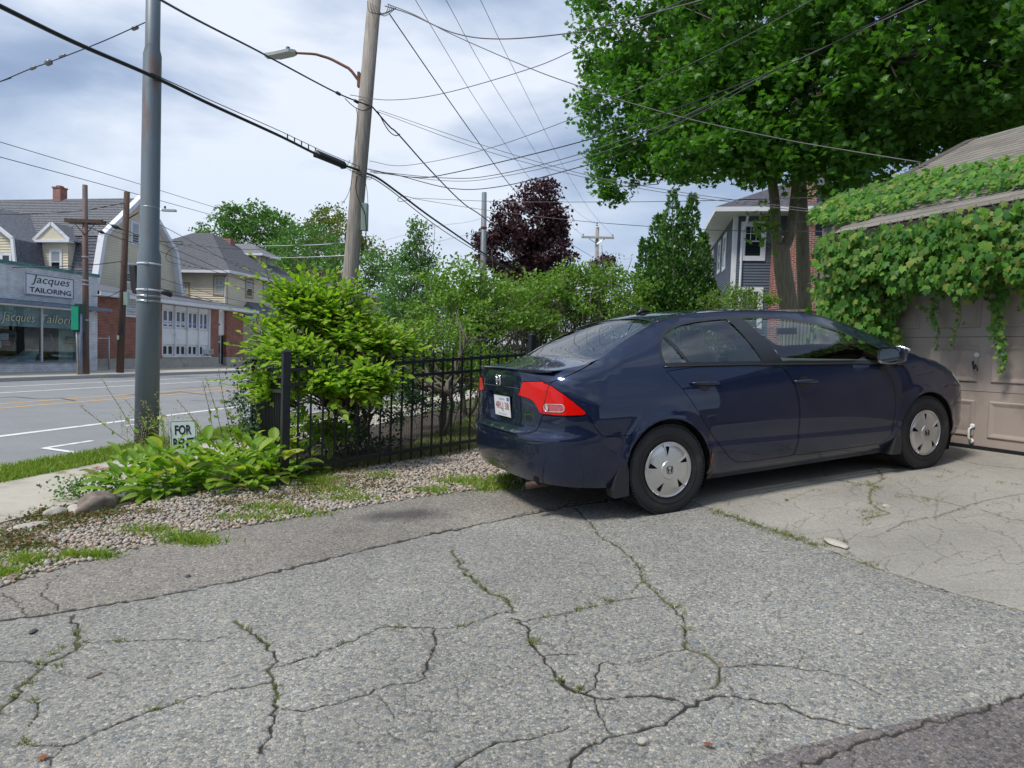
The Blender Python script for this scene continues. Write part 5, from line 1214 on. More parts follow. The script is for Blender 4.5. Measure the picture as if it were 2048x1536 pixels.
# ================================================================== buildings
def atS(x, y, s):
    v = ray(x, y); return _C+v*((s-_C@S)/(v@S))
def fp(px, py, p): q = atP(px, py, p); return float(q@S), float(q[2])
def fs(px, py, s): q = atS(px, py, s); return float(q@N), float(q[2])
def brick_material(name, c1, c2, mortar, bw=.21, bh=.075, ax='x', rough=.85, bump=.6, msize=.012, squash=None):
    m, t, b = mat_nodes(name); c = t.nodes.new('ShaderNodeTexCoord'); L = t.links.new
    # bricks run along the horizontal of the wall: rotate the street frame onto x
    mp_ = t.nodes.new('ShaderNodeMapping'); mp_.vector_type = 'POINT'; L(c.outputs['Object'], mp_.inputs[0])
    if ax == 's': mp_.inputs['Rotation'].default_value = (0, 0, -(math.pi/2-AS))
    elif ax == 'p': mp_.inputs['Rotation'].default_value = (0, 0, AS)
    sx_ = t.nodes.new('ShaderNodeSeparateXYZ'); L(mp_.outputs[0], sx_.inputs[0]); cb = t.nodes.new('ShaderNodeCombineXYZ'); L(sx_.outputs['X'], cb.inputs[0]); L(sx_.outputs['Z'], cb.inputs[1])
    k = t.nodes.new('ShaderNodeTexBrick'); L(cb.outputs[0], k.inputs['Vector']); k.inputs['Scale'].default_value = 1; k.inputs['Brick Width'].default_value = bw; k.inputs['Row Height'].default_value = bh
    k.inputs['Mortar Size'].default_value = msize; k.inputs['Mortar Smooth'].default_value = .2; k.inputs['Color1'].default_value = (*c1, 1); k.inputs['Color2'].default_value = (*c2, 1); k.inputs['Mortar'].default_value = (*mortar, 1); k.inputs['Bias'].default_value = -.1
    n = t.nodes.new('ShaderNodeTexNoise'); n.inputs['Scale'].default_value = 2.5; n.inputs['Detail'].default_value = 8; L(c.outputs['Object'], n.inputs['Vector']); r = ramp(t, [(.3, (.75,)*3), (.7, (1.15,)*3)]); L(n.outputs[0], r.inputs[0])
    x = t.nodes.new('ShaderNodeMix'); x.data_type = 'RGBA'; x.blend_type = 'MULTIPLY'; x.inputs[0].default_value = 1; L(k.outputs['Color'], x.inputs[6]); L(r.outputs[0], x.inputs[7]); L(x.outputs[2], b.inputs['Base Color'])
    bp = t.nodes.new('ShaderNodeBump'); bp.invert = True; bp.inputs['Strength'].default_value = bump; bp.inputs['Distance'].default_value = .008; L(k.outputs['Fac'], bp.inputs['Height']); L(bp.outputs[0], b.inputs['Normal']); b.inputs['Roughness'].default_value = rough
    return m
M_wbrick = brick_material('white_painted_brick', (.62, .65, .70), (.70, .72, .75), (.50, .53, .58), ax='s', bump=.5)
M_rbrick = brick_material('red_brick', (.34, .085, .045), (.20, .05, .035), (.30, .24, .20), ax='s')
M_rbrickp = brick_material('red_brick_side', (.34, .085, .045), (.20, .05, .035), (.30, .24, .20), ax='p')
M_chim = brick_material('chimney_brick', (.33, .075, .05), (.22, .05, .04), (.42, .36, .32), ax='p')
M_teal = material('teal_paint', (.045, .20, .20), .6, var=.2, vscale=3, stain=(.35, .38, .38), stscale=4, stamt=.35)
M_slate = material('slate_blue_ledge', (.17, .20, .28), .6, var=.2, vscale=5)
M_signw = material('sign_white', (.66, .70, .76), .5, var=.04)
M_ink = material('sign_black', (.008, .01, .03), .5)
M_green = material('green_enamel', (.01, .29, .17), .45, var=.1)
M_dgreen = material('dark_green_enamel', (.005, .05, .035), .5)
M_cream = material('cream_clapboard', (.66, .60, .46), .75, var=.06, vscale=1.5)
M_shing = material('grey_asphalt_shingle', (.17, .175, .19), .9, var=.35, vscale=10, bump=.5, bscale=60)
M_shingd = material('dark_asphalt_shingle', (.12, .125, .15), .9, var=.4, vscale=9, bump=.5, bscale=60)
M_tan = material('tan_trim', (.34, .25, .14), .7)
M_trimw = material('white_trim', (.70, .72, .76), .55, var=.04, stain=(.5, .5, .48), stscale=2, stamt=.2)
M_blue = material('blue_grey_clapboard', (.085, .11, .15), .65, var=.10, vscale=2)
M_pane = material('dark_window_pane', (.012, .016, .022), .06, spec=.8)
M_paneb = material('window_blind', (.30, .34, .36), .35, coat=.6)
M_curtain = material('pale_curtain', (.78, .80, .76), .8, var=.12, vscale=9, stretch=(6, 6, .3))

def rows(name, O, u, v, n, Lf, Rf, v0, v1, pitch, proud, mat, parent, kind=None, jit=0, seg=None, rg_=None):
    """lapped boards or shingles: courses whose lower edge stands proud"""
    O, u, v, n = (np.array(q, float) for q in (O, u, v, n)); V = []; F = []
    k = 0; a = v0
    while a < v1-1e-6:
        b = min(a+pitch, v1); l0, r0, l1, r1 = Lf(a), Rf(a), Lf(b), Rf(b)
        if r0 > l0 or r1 > l1:
            m_ = len(V)
            V += [O+u*l0+v*a, O+u*r0+v*a, O+u*r0+v*a+n*proud, O+u*l0+v*a+n*proud, O+u*r1+v*b+n*.001, O+u*l1+v*b+n*.001]
            F += [(m_, m_+1, m_+2, m_+3), (m_+3, m_+2, m_+4, m_+5)]
        a = b; k += 1
    nn = np.cross(np.array(V[F[1][1]])-V[F[1][0]], np.array(V[F[1][2]])-V[F[1][0]])
    if nn@n < 0: F = [f[::-1] for f in F]
    o = mesh(name, V, F, mat, parent)
    if kind: o['kind'] = kind
    return o
def window(parent, O, u, n, a0, a1, z0, z1, trim=.10, tmat=None, pane=None, sash=True, grid_=(0, 0), blind=0, proud=.03, name='window'):
    """window in a wall plane: O+u*a+Z*z, n = outward"""
    O, u, n = np.array(O, float), np.array(u, float), np.array(n, float); tmat = tmat or M_trimw; pane = pane or M_pane
    W = lambda a, z, d=0: O+u*a+ZV*z+n*d
    m = MB()
    for (x0, x1, y0, y1) in ((a0-trim, a0, z0-trim, z1+trim), (a1, a1+trim, z0-trim, z1+trim), (a0, a1, z1, z1+trim), (a0, a1, z0-trim, z0)):
        m.box(W((x0+x1)/2, (y0+y1)/2, proud/2+.001), u*(x1-x0)/2, ZV*(y1-y0)/2, n*proud/2)
    f = m.build(name, tmat, parent)
    m = MB(); m.box(W((a0+a1)/2, (z0+z1)/2, .006), u*(a1-a0)/2, ZV*(z1-z0)/2, n*.004); m.build('pane', pane, f)
    if blind: m = MB(); m.box(W((a0+a1)/2, z1-(z1-z0)*blind/2, .0125), u*(a1-a0)/2*.96, ZV*(z1-z0)*blind/2, n*.002); m.build('blind', M_paneb, f)
    m = MB(); w_ = .028
    for (x0, x1, y0, y1) in ((a0, a0+w_, z0, z1), (a1-w_, a1, z0, z1), (a0+w_, a1-w_, z1-w_, z1), (a0+w_, a1-w_, z0, z0+w_)):
        m.box(W((x0+x1)/2, (y0+y1)/2, .016), u*(x1-x0)/2, ZV*(y1-y0)/2, n*.012)
    if sash: m.box(W((a0+a1)/2, (z0+z1)/2, .020), u*((a1-a0)/2-w_), ZV*.02, n*.012)
    nx, nz = grid_
    for i in range(1, nx): m.box(W(a0+(a1-a0)*i/nx, z0+(z1-z0)*.75, .018), u*.010, ZV*(z1-z0)*.235, n*.008)
    for i in range(1, nz): m.box(W((a0+a1)/2, z0+(z1-z0)*(.5+.5*i/nz), .0185), u*((a1-a0)/2-w_), ZV*.010, n*.0075)
    m.build('sash', M_trimw, f); return f
def panel(parent, name, mat, s0, s1, p0, p1, z0, z1):
    m = MB(); m.sbox(s0, s1, p0, p1, z0, z1); return m.build(name, mat, parent)

# ---------------- the tailor's shop
JP = 24.5
J = empty('tailor_shop', SP(26.2, JP, .12), 'single storey white painted brick tailor shop with teal cornice across the street', 'shop')
panel(J, 'wall', M_wbrick, 12, 26.2, JP, JP+.25, 3.06, 4.43)
panel(J, 'wall', M_wbrick, 25.2, 26.2, JP, JP+.25, .1, 2.80); panel(J, 'wall', M_wbrick, 12, 25.2, JP, JP+.25, .1, .49)
panel(J, 'side_wall', M_wbrick, 25.95, 26.2, JP+.25, 33, .1, 4.43); panel(J, 'side_wall', M_wbrick, 12, 12.25, JP+.25, 33, .1, 4.43); panel(J, 'rear_wall', M_wbrick, 12.25, 25.95, 32.75, 33, .1, 4.43)
panel(J, 'roof', M_shingd, 12.0, 26.2, JP+.3, 33, 4.30, 4.40)
panel(J, 'cornice', M_teal, 11.9, 26.28, JP-.05, JP+.3, 4.43, 4.56)
panel(J, 'teal_band', M_teal, 12, 26.24, JP-.03, JP+.25, 2.97, 3.06)
panel(J, 'ledge', M_slate, 12, 26.62, JP-.42, JP-.03, 2.86, 3.0); panel(J, 'ledge_soffit', M_white, 12, 25.2, JP-.36, JP+.25, 2.79, 2.855)
panel(J, 'window_sill', M_slate, 12, 25.2, JP-.06, JP+.2, .49, .55)
for s0, s1 in ((19.2, 23.33), (23.41, 25.2)):
    q = panel(J, 'shop_window', M_wglass, s0, s1, JP+.10, JP+.108, .55, 2.79)
m_al = material('aluminium_frame', (.55, .56, .56), .4, metal=.6)
for s_ in (19.14, 23.33): panel(J, 'mullion', m_al, s_, s_+.08, JP+.04, JP+.16, .55, 2.79)
panel(J, 'shop_floor', M_dark, 12, 25.95, JP+.25, 32, .46, .48)
panel(J, 'shop_back_wall', material('shop_interior', (.03, .035, .035), .9), 12, 25.9, 28.6, 28.7, .48, 4.2)
M_val = material('pale_window_valance', (.62, .70, .78), .7, var=.15, vscale=2)
panel(J, 'valance', M_val, 19.3, 25.15, JP+.125, JP+.135, 1.98, 2.79)
sgn_ = empty('x')
bpy.data.objects.remove(sgn_)
s0, z0_ = fp(48, 549, JP); s1, _z = fp(144.5, 559, JP)
o = panel(None, 'shop_sign', M_signw, s0, s1, JP-.07, JP-.003, 3.31, 4.15); tag(o, 'white rectangular sign reading Jacques TAILORING above the shop window', 'sign')
sm_ = (s0+s1)/2
text('lettering', 'Jacques', M_ink, SP(sm_+.03, JP-.078, 3.92), S, ZV, .42, o, 0, 1.85, shear=.25)
text('lettering', 'TAILORING', M_ink, SP(sm_+.02, JP-.078, 3.52), S, ZV, .21, o, 0, 2.0, bold=.02)
m = MB()
for a, b, c, d in ((s0, s1, 4.13, 4.16), (s0, s1, 3.30, 3.33), (s0, s0+.03, 3.33, 4.13), (s1-.03, s1, 3.33, 4.13)): m.sbox(a, b, JP-.085, JP-.07, c, d)
m.build('sign_frame', M_slate, o)
M_gold = material('window_lettering_cream', (.50, .55, .42), .6)
for body, a, b in (('Jacques', fp(6, 640, JP)[0], fp(73, 640, JP)[0]), ('Tailoring', fp(85, 640, JP)[0], fp(165, 640, JP)[0])):
    for d, mt, hh in ((.0, M_ink, .02), (.006, M_gold, 0)):
        text('window_lettering', body, mt, SP((a+b)/2, JP+.09-d, 2.30), S, ZV, .46, J, 0, b-a, shear=.2, bold=hh)
def shop_obj(name, label, cat, s, p, z): return empty(name, SP(s, p, z), label, cat)
s_, z_ = fp(92, 700, JP+.9)
mq = shop_obj('dress_form', 'dress form wearing a blue suit jacket on a yellow tripod in the shop window', 'mannequin', s_, JP+.9, .5)
M_jac = material('blue_suit_cloth', (.035, .07, .16), .9, var=.2); M_ywood = material('yellow_wood', (.55, .30, .03), .5)
m = MB(); m.lathe(SP(s_, JP+.9, 0), ZV, [(.18, .98), (.22, 1.05), (.17, 1.25), (.20, 1.50), (.22, 1.62), (.10, 1.72), (.06, 1.74)], 14); m.build('jacket', M_jac, mq, True)
m = MB(); m.prism([SP(s_-.02, JP+.66, 1.68), SP(s_+.09, JP+.68, 1.70), SP(s_+.06, JP+.66, 1.38)], SP(0, .01, 0)); m.build('shirt', M_signw, mq)
for k in (-1, 1): m = MB(); m.tube([SP(s_+k*.21, JP+.88, 1.60), SP(s_+k*.27, JP+.85, 1.30), SP(s_+k*.24, JP+.83, 1.02)], [.07, .06, .045], 8); m.build('sleeve', M_jac, mq, True)
m = MB(); m.tube([SP(s_, JP+.9, .95), SP(s_, JP+.9, .70)], .03, 8); m.build('stem', M_ywood, mq)
for k in range(3):
    a = 2.1*k+.4; m = MB(); m.tube([SP(s_, JP+.9, .74), SP(s_+.16*math.cos(a), JP+.9+.1*math.sin(a), .68), SP(s_+.22*math.cos(a), JP+.9+.14*math.sin(a), .5)], .024, 6); m.build('leg', M_ywood, mq)
s_, z_ = fp(139, 700, JP+.5)
o = shop_obj('display_pedestal', 'white column pedestal under the DRY CLEANING sign in the shop window', 'pedestal', s_, JP+.5, .5)
m = MB(); m.lathe(SP(s_, JP+.5, 0), ZV, [(.19, .5), (.19, .56), (.13, .64), (.11, .7), (.11, 1.15), (.16, 1.22), (.19, 1.25), (.19, 1.30)], 14); m.build('column', M_signw, o, True)
sA, zA = fp(130, 673, JP+.12); sB, zB = fp(155, 688, JP+.12)
o = panel(None, 'dry_cleaning_sign', M_dark, sA, sB, JP+.125, JP+.14, zB, zA); tag(o, 'black sign with yellow DRY CLEANING lettering in the shop window', 'sign')
M_ylet = material('yellow_letters', (.55, .60, .05), .5)
text('lettering', 'DRY', M_ylet, SP((sA+sB)/2, JP+.118, zA-(zA-zB)*.28), S, ZV, .11, o, 0, .30); text('lettering', 'CLEANING', M_ylet, SP((sA+sB)/2, JP+.118, zA-(zA-zB)*.72), S, ZV, .11, o, 0, (sB-sA)*.92)
M_redp = material('poster_red', (.45, .03, .05), .6)
for (xa, ya, xb, yb, bm_, lm_, txts, lb) in ((-12, 666, 17.5, 680, M_signw, M_redp, ('DRY', 'CLEANING', 'SERVICE'), 'white poster with red DRY CLEANING SERVICE letters in the shop window'), (5, 681, 21, 691.5, M_redp, M_signw, ('SHOE REPAIR', 'SERVICE'), 'small red poster with white letters low in the shop window'), (-14, 681, 3.5, 695, M_signw, M_ink, ('HOURS',), 'small white notice at the left end of the shop window')):
    a, b = fp(xa, ya, JP+.11); c, d = fp(xb, yb, JP+.11); o = panel(None, 'window_poster', bm_, a, c, JP+.112, JP+.118, d, b); tag(o, lb, 'poster')
    for i, tx_ in enumerate(txts): text('lettering', tx_, lm_, SP((a+c)/2, JP+.109, b-(b-d)*(i+.6)/(len(txts)+.2)), S, ZV, (b-d)/len(txts)*.6, o, 0, (c-a)*.8)
a, _ = fp(111, 660, JP+.5); b, _ = fp(152, 660, JP+.5)
o = empty('shop_curtain', SP(a, JP+.5, .5), 'pale hanging curtains behind the pedestal in the shop window', 'curtain')
t_ = np.linspace(a, b+.2, 90); V = [SP(q, JP+.34+.035*math.sin(i*1.15)+.02*math.sin(i*.5), z) for z in (.5, 1.98) for i, q in enumerate(t_)]
mesh('cloth', V, [(i, i+1, 90+i+1, 90+i) for i in range(89)], M_curtain, o, True)
s_a, _ = fp(3, 715, JP+.8); s_b, _ = fp(73, 715, JP+.8)
o = shop_obj('chaise_longue', 'white upholstered chaise longue low in the shop window', 'sofa', s_a, JP+.8, .5); L_ = s_b-s_a
m = MB(); m.prism([SP(s_a+L_*q, JP+.55, .5+z) for q, z in ((0, 0), (0, .06), (.15, .17), (.35, .24), (.55, .28), (.68, .40), (.80, .52), (.95, .55), (1, .48), (.97, .38), (.86, .30), (.80, 0))], SP(0, .5, 0)); m.build('upholstery', M_signw, o)

# ---------------- chain-link gate between shop and brick building
GM = material('chain_link_wire', (.16, .15, .14), .6, metal=.5)
g = empty('chain_link_gate', SP(26.3, 24.75, .12), 'rusty chain-link gate in the gap between the tailor shop and the brick building', 'gate')
for s_ in (26.28, 27.15): m = MB(); m.tube([SP(s_, 24.75, .1), SP(s_, 24.75, 1.72)], .035, 8); m.build('post', M_galv, g, True)
m = MB()
for k in range(-14, 16):
    a0 = 26.3+k*.06
    for sg in (1, -1):
        pts = [(a0+sg*q*.8*1.0, .2+q*1.45*1.0) for q in (0, 1)]; (xa, za_), (xb, zb__) = pts
        ta = max(0, min(1, (26.3-xa)/(xb-xa))) if sg > 0 else max(0, min(1, (27.13-xa)/(xb-xa))); tb = max(0, min(1, (27.13-xa)/(xb-xa))) if sg > 0 else max(0, min(1, (26.3-xa)/(xb-xa)))
        if tb-ta > .02: m.tube([SP(xa+(xb-xa)*ta, 24.75+.004*sg, za_+(zb__-za_)*ta), SP(xa+(xb-xa)*tb, 24.75+.004*sg, za_+(zb__-za_)*tb)], .0035, 3, False)
o = m.build('mesh_panel', GM, g); o['kind'] = 'stuff'
m = MB(); m.tube([SP(26.3, 24.75, 1.62), SP(27.13, 24.75, 1.62)], .02, 6); m.tube([SP(26.3, 24.75, .2), SP(27.13, 24.75, .2)], .02, 6); m.build('rail', M_galv, g)

# ---------------- brick and white panelled office
BP = 25.6
B_ = empty('brick_office', SP(27.3, BP, .12), 'low red brick office with white panelled bays and shallow grey roof', 'building')
panel(B_, 'brick_wall', M_rbrick, 27.3, 31.75, BP, BP+.25, .1, 3.62); panel(B_, 'brick_wall', M_rbrickp, 27.3, 27.55, BP+.25, 33, .1, 3.62)
panel(B_, 'brick_wall', M_rbrick, 39.05, 39.3, BP+.25, 33, .1, 3.62)
panel(B_, 'brick_pier', M_rbrick, 35.9, 36.72, BP-.02, BP+.25, .70, 3.66); panel(B_, 'brick_pier', M_rbrick, 37.52, 39.3, BP-.02, BP+.25, .70, 3.66)
panel(B_, 'concrete_base', M_concrete, 31.75, 36.72, BP-.04, BP+.25, .1, .70); panel(B_, 'concrete_base', M_concrete, 37.52, 39.3, BP-.04, BP+.25, .1, .70)
panel(B_, 'concrete_base', M_concrete, 27.32, 31.75, BP-.03, BP-.002, .1, .62)
panel(B_, 'sill', M_white, 31.75, 35.9, BP-.12, BP+.1, .70, .77)
panel(B_, 'infill_wall', M_white, 31.75, 35.9, BP+.12, BP+.25, .77, 3.62)
panel(B_, 'entrance_panel', M_white, 36.72, 37.52, BP+.15, BP+.25, 2.12, 3.62)
panel(B_, 'fascia', M_trimw, 26.9, 40.2, BP-.62, BP-.55, 3.66, 3.86); panel(B_, 'soffit', M_white, 26.9, 40.2, BP-.55, BP+.3, 3.66, 3.70)
V = [SP(26.9, BP-.64, 3.87), SP(40.2, BP-.64, 3.87), SP(38.5, 29.4, 4.62), SP(29.0, 29.4, 4.62), SP(26.9, 33, 3.87), SP(40.2, 33, 3.87)]
mesh('roof', V, [(0, 1, 2, 3), (0, 3, 4), (1, 5, 2), (3, 2, 5, 4)], M_shingd, B_)
bays = [31.80, 32.86, 33.88, 34.90, 35.86]
M_bluep = material('blue_window_poster', (.04, .12, .50), .6)
for i in range(4):
    a, b = bays[i], bays[i+1]; f = panel(B_, 'mullion', M_trimw, a-.05, a+.03, BP-.03, BP+.12, .77, 3.62)
    panel(B_, 'white_panel', M_white, a+.03, b-.05, BP+.05, BP+.10, 1.42, 2.30); panel(B_, 'white_panel', M_white, a+.03, b-.05, BP+.05, BP+.10, 3.37, 3.62)
    for (z0, z1) in ((2.40, 3.30), (.84, 1.34)):
        for j in range(2):
            if i == 3 and z0 < 1 and j == 1: continue
            c0 = a+.12+j*(b-a-.20)/2; c1 = c0+(b-a-.32)/2
            fr = window(B_, SP(0, BP+.12, 0), S, -N, c0+.02, c1, z0, z1, .05, M_trimw, M_pane, sash=False)
            if z0 > 2: m = MB(); m.sbox(c0+.03, c1-.01, BP+.095, BP+.10, 2.52+.02*i, 2.74); m.build('window_notice', M_signw if i < 2 else M_bluep, fr)
            if z0 > 2: text('lettering', ['We', 'are', 'open', 'for', 'M', 'E', 'N', 'U'][i*2+j], M_bluep if i < 2 else M_signw, SP((c0+c1)/2, BP+.09, 2.64), S, ZV, .13, fr, 0)
panel(B_, 'mullion', M_trimw, 35.82, 35.90, BP-.03, BP+.12, .77, 3.62)
a, z_ = fp(408, 705, BP); b, _ = fp(418.5, 705, BP)
o = panel(B_, 'air_conditioner', M_signw, a, b, BP-.28, BP+.1, .90, 1.18)
m = MB()
for k in range(6): m.sbox(a+.03, b-.03, BP-.288, BP-.281, .93+.04*k, .95+.04*k)
m.build('grille', M_plast, o)
dr = panel(B_, 'door', m_al, 36.74, 37.50, BP+.17, BP+.20, .16, 2.12)
panel(dr, 'door_pane', M_pane, 36.80, 37.16, BP+.155, BP+.168, .25, 1.62); panel(dr, 'door_pane', M_pane, 36.80, 37.16, BP+.155, BP+.168, 1.72, 2.06); panel(dr, 'door_pane', M_pane, 37.25, 37.46, BP+.155, BP+.168, .25, 2.06)
panel(B_, 'door_step', M_concrete, 36.72, 37.52, BP-.3, BP+.2, .1, .16)
panel(B_, 'wall_lamp', M_dark, 36.78, 36.95, BP+.05, BP+.15, 2.70, 2.80)
sA, zA = fp(250, 594, BP); sB, zB = fp(272, 635, BP)
o = panel(None, 'wall_sign', M_signw, sA, sB, BP-.06, BP-.035, zB, zA); tag(o, 'tall white notice board with dark lettering on the red brick wall behind the pole', 'sign')
for i, (t1, hh) in enumerate((('TOWN', .10), ('DAY', .10), ('CENTER', .10), ('PLUMBING', .09), ('tax service', .06), ('Gallagher', .16), ('insurance', .10))): text('lettering', t1, M_ink, SP((sA+sB)/2, BP-.064, zA-.12-i*(zA-zB-.15)/7), S, ZV, hh, o, 0, (sB-sA)*.8)

# ---------------- cream gambrel house behind the shop
HP = 30.0; s0, s1, sp_k = 31.7, 38.6, 35.2
H1 = empty('gambrel_house', SP(s0, HP, .12), 'cream clapboard gambrel house with grey shingles, dormer and brick chimney behind the tailor shop', 'house')
zk, zt, zb0 = 7.40, 10.25, 4.6
def gl(z): return s0+.35 if z < 0 else (s0+(z-zb0)/(zk-zb0)*.55 if z < zk else s0+.55+(z-zk)/(zt-zk)*(sp_k-s0-.55))
def gr(z): return s1-(gl(z)-s0)*(s1-sp_k)/(sp_k-s0)
rows('gable_wall', SP(0, HP, 0), S, ZV, -N, gl, gr, 3.6, zt-.02, .15, .035, M_cream, H1)
for sg, pts in ((1, [(s0-.1, zb0-.3), (s0+.5, zk+.05), (sp_k, zt+.12)]), (-1, [(s1+.1, zb0-.3), (s1-.5, zk+.05), (sp_k, zt+.12)])):   # rake boards
    for (a, b), (c, d) in zip(pts[:-1], pts[1:]):
        q0, q1 = SP(a, HP-.22, b), SP(c, HP-.22, d); dv = (q1-q0)/np.linalg.norm(q1-q0); nn = np.cross(dv, N); m = MB(); m.box((q0+q1)/2, dv*np.linalg.norm(q1-q0)/2, nn*.11, N*.20); m.build('rake_board', M_trimw, H1)
PE = 47.0      # rear end of the house
def slope(name, a, b, p0f, p1f, mat, side):
    """roof slope between two heights on one side; courses run along p"""
    (sa, za_), (sb, zb__) = a, b; v = np.array(SP(sb-sa, 0, zb__-za_)); Lv = np.linalg.norm(v); v /= Lv; n = np.cross(N, v)*side
    if n[2] < 0: n = -n
    rows(name, SP(sa, 0, za_), N, v, n, p0f, p1f, 0, Lv, .19, .035, mat, H1)
slope('lower_roof', (s0-.15, zb0-.3), (s0+.5, zk), lambda v: HP-.2, lambda v: PE, M_shingd, 1)
slope('upper_roof', (s0+.45, zk), (sp_k, zt), lambda v: HP-.25, lambda v: PE-.62*v, M_shing, 1)
slope('lower_roof', (s1+.15, zb0-.3), (s1-.5, zk), lambda v: HP-.2, lambda v: PE, M_shingd, -1); slope('upper_roof', (s1-.45, zk), (sp_k, zt), lambda v: HP-.25, lambda v: PE-.62*v, M_shing, -1)
m = MB(); m.sbox(s0, s1, PE-.2, PE, .1, zk); m.sbox(s0+.1, s0+.3, HP+.1, PE-.2, .1, zb0+.1); m.sbox(s1-.3, s1-.1, HP+.1, PE-.2, .1, zb0+.1); m.build('rear_wall', M_cream, H1)
for (xa, ya, xb, yb) in ((264, 445, 277, 488), (252, 528, 272, 566)):
    a, b = fp(xa, ya, HP-.02); c, d = fp(xb, yb, HP-.02); window(H1, SP(0, HP-.02, 0), S, -N, a, c, d, b, .12, blind=.5)
# dormer
pD0, zD0 = fs(85, 520, s0-.1); pD1, _ = fs(137, 520, s0-.1); pD0, pD1 = max(pD0, pD1), min(pD0, pD1)      # far and near side
_, zE = fs(110, 483, s0-.1)
D = -S
rows('dormer_wall', SP(s0-.1, 0, 0), N, ZV, D, lambda z: pD1, lambda z: pD0, 4.9, zE, .15, .03, M_cream, H1)
panel(H1, 'dormer_cheek', M_cream, s0-.08, s0+1.2, pD1, pD1+.1, 4.9, zE); panel(H1, 'dormer_cheek', M_cream, s0-.08, s0+1.2, pD0-.1, pD0, 4.9, zE)
pm = (pD0+pD1)/2; hw = (pD0-pD1)/2+.30; zr = zE+.95
m = MB(); m.prism([SP(s0-.35, pm-hw, zE), SP(s0-.35, pm+hw, zE), SP(s0-.35, pm, zr)], S*.06); m.build('dormer_pediment', M_cream, H1)
for sg in (-1, 1):
    V = [SP(s0-.4, pm+sg*(hw+.05), zE+.02), SP(s0-.4, pm, zr+.08), SP(s0+2.6, pm, zr+.08), SP(s0+1.0, pm+sg*(hw+.05), zE+.02)]; mesh('dormer_roof', V+[v-ZV*.05 for v in V], [(0, 1, 2, 3), (7, 6, 5, 4), (0, 4, 5, 1), (0, 3, 7, 4)], M_shingd, H1)
    q0, q1 = SP(s0-.38, pm+sg*hw, zE+.04), SP(s0-.38, pm, zr+.02); dv = (q1-q0)/np.linalg.norm(q1-q0); m = MB(); m.box((q0+q1)/2, dv*np.linalg.norm(q1-q0)/2, np.cross(dv, S)*.08, S*.04); m.build('rake_board', M_trimw, H1)
m = MB(); m.box(SP(s0-.25, pm, zE-.02), N*(hw+.05), ZV*.07, S*.18); m.build('cornice', M_trimw, H1)
a, z1_ = fs(103, 503, s0-.12); b, z2_ = fs(121, 545, s0-.12); window(H1, SP(s0-.13, 0, 0), N, -S, min(a, b), max(a, b), z2_, z1_, .12, blind=.5)
# cross gable at the left
sC = s0-1.6
cg = [(-60, 470), (0, 455), (26, 480), (36, 530), (36, 560), (-60, 560)]
pts = [fs(x, y, sC) for x, y in ((0, 455), (27, 481), (36, 530))]
def cgl(z): return float(np.interp(z, [pts[2][1], pts[1][1], pts[0][1], pts[0][1]+1.5], [pts[2][0], pts[1][0], pts[0][0], pts[0][0]+2.2]))
rows('cross_gable_wall', SP(sC, 0, 0), N, ZV, -S, cgl, lambda z: 54, 3.6, pts[0][1]+1.5, .15, .03, M_cream, H1)
(pa, zA1), (pb, zB1), (pc, zC1) = pts
rdg = fs(0, 432, sC); r0 = SP(sC-.3, pb-.25, zB1+.05); r1 = SP(sC-.3, pa+2.0, zA1+1.45); r2 = r1+S*4.6; r3 = r0+S*2.6
mesh('cross_gable_roof', [r0, r1, r2, r3], [(0, 1, 2, 3)], M_shingd, H1); mesh('cross_gable_roof', [SP(sC-.3, pc-.25, zC1-.3), r0, r3, SP(sC+2.4, pc-.25, zC1-.3)], [(0, 1, 2, 3)], M_shingd, H1)
for q0, q1 in ((SP(sC-.33, pc-.2, zC1-.3), r0), (r0, r1)): dv = (q1-q0)/np.linalg.norm(q1-q0); m = MB(); m.box((q0+q1)/2, dv*np.linalg.norm(q1-q0)/2, np.cross(dv, S)*.09, S*.05); m.build('rake_board', M_trimw, H1)
a, z1_ = fs(5, 510, sC-.02); b, z2_ = fs(20, 535, sC-.02); window(H1, SP(sC-.02, 0, 0), N, -S, min(a, b), max(a, b), z2_-.4, z1_, .12)
cq = atS(120, 400, sp_k); pcm = float(cq@N)
ch = panel(H1, 'chimney', M_chim, sp_k-.25, sp_k+.25, pcm-.28, pcm+.28, zt-.4, zt+.62); m = MB(); m.sbox(sp_k-.29, sp_k+.29, pcm-.32, pcm+.32, zt+.62, zt+.70); m.sbox(sp_k-.15, sp_k+.15, pcm-.15, pcm+.15, zt+.70, zt+.80); m.build('chimney_cap', M_rbrickp, ch)

# ---------------- cream hip-roofed house
QP = 28.5; sq, _ = fp(455, 560, QP); _, zev = fp(455, 543, QP); sq2 = sq+12
H2 = empty('hip_roof_house', SP(sq, QP, .12), 'cream clapboard house with grey hip roof and tan window trim beyond the brick office', 'house')
pl, _ = fs(345, 560, sq); pl += 3
rows('front_wall', SP(0, QP, 0), S, ZV, -N, lambda z: sq, lambda z: sq2, .6, zev, .16, .035, M_cream, H2)
rows('side_wall', SP(sq, 0, 0), N, ZV, -S, lambda z: QP, lambda z: pl, .6, zev, .16, .035, M_cream, H2)
panel(H2, 'foundation', M_concrete, sq+.05, sq2, QP+.05, pl, .1, .6); panel(H2, 'far_wall', M_cream, sq2-.2, sq2, QP+.1, pl, .6, zev)
e = .55; ms_ = sq+6; p1_, zk2 = fs(424, 466, ms_); p2_, _ = fs(388, 466, ms_); pl = max(pl, p2_+(p1_-QP)*.8); pk = p1_+.6
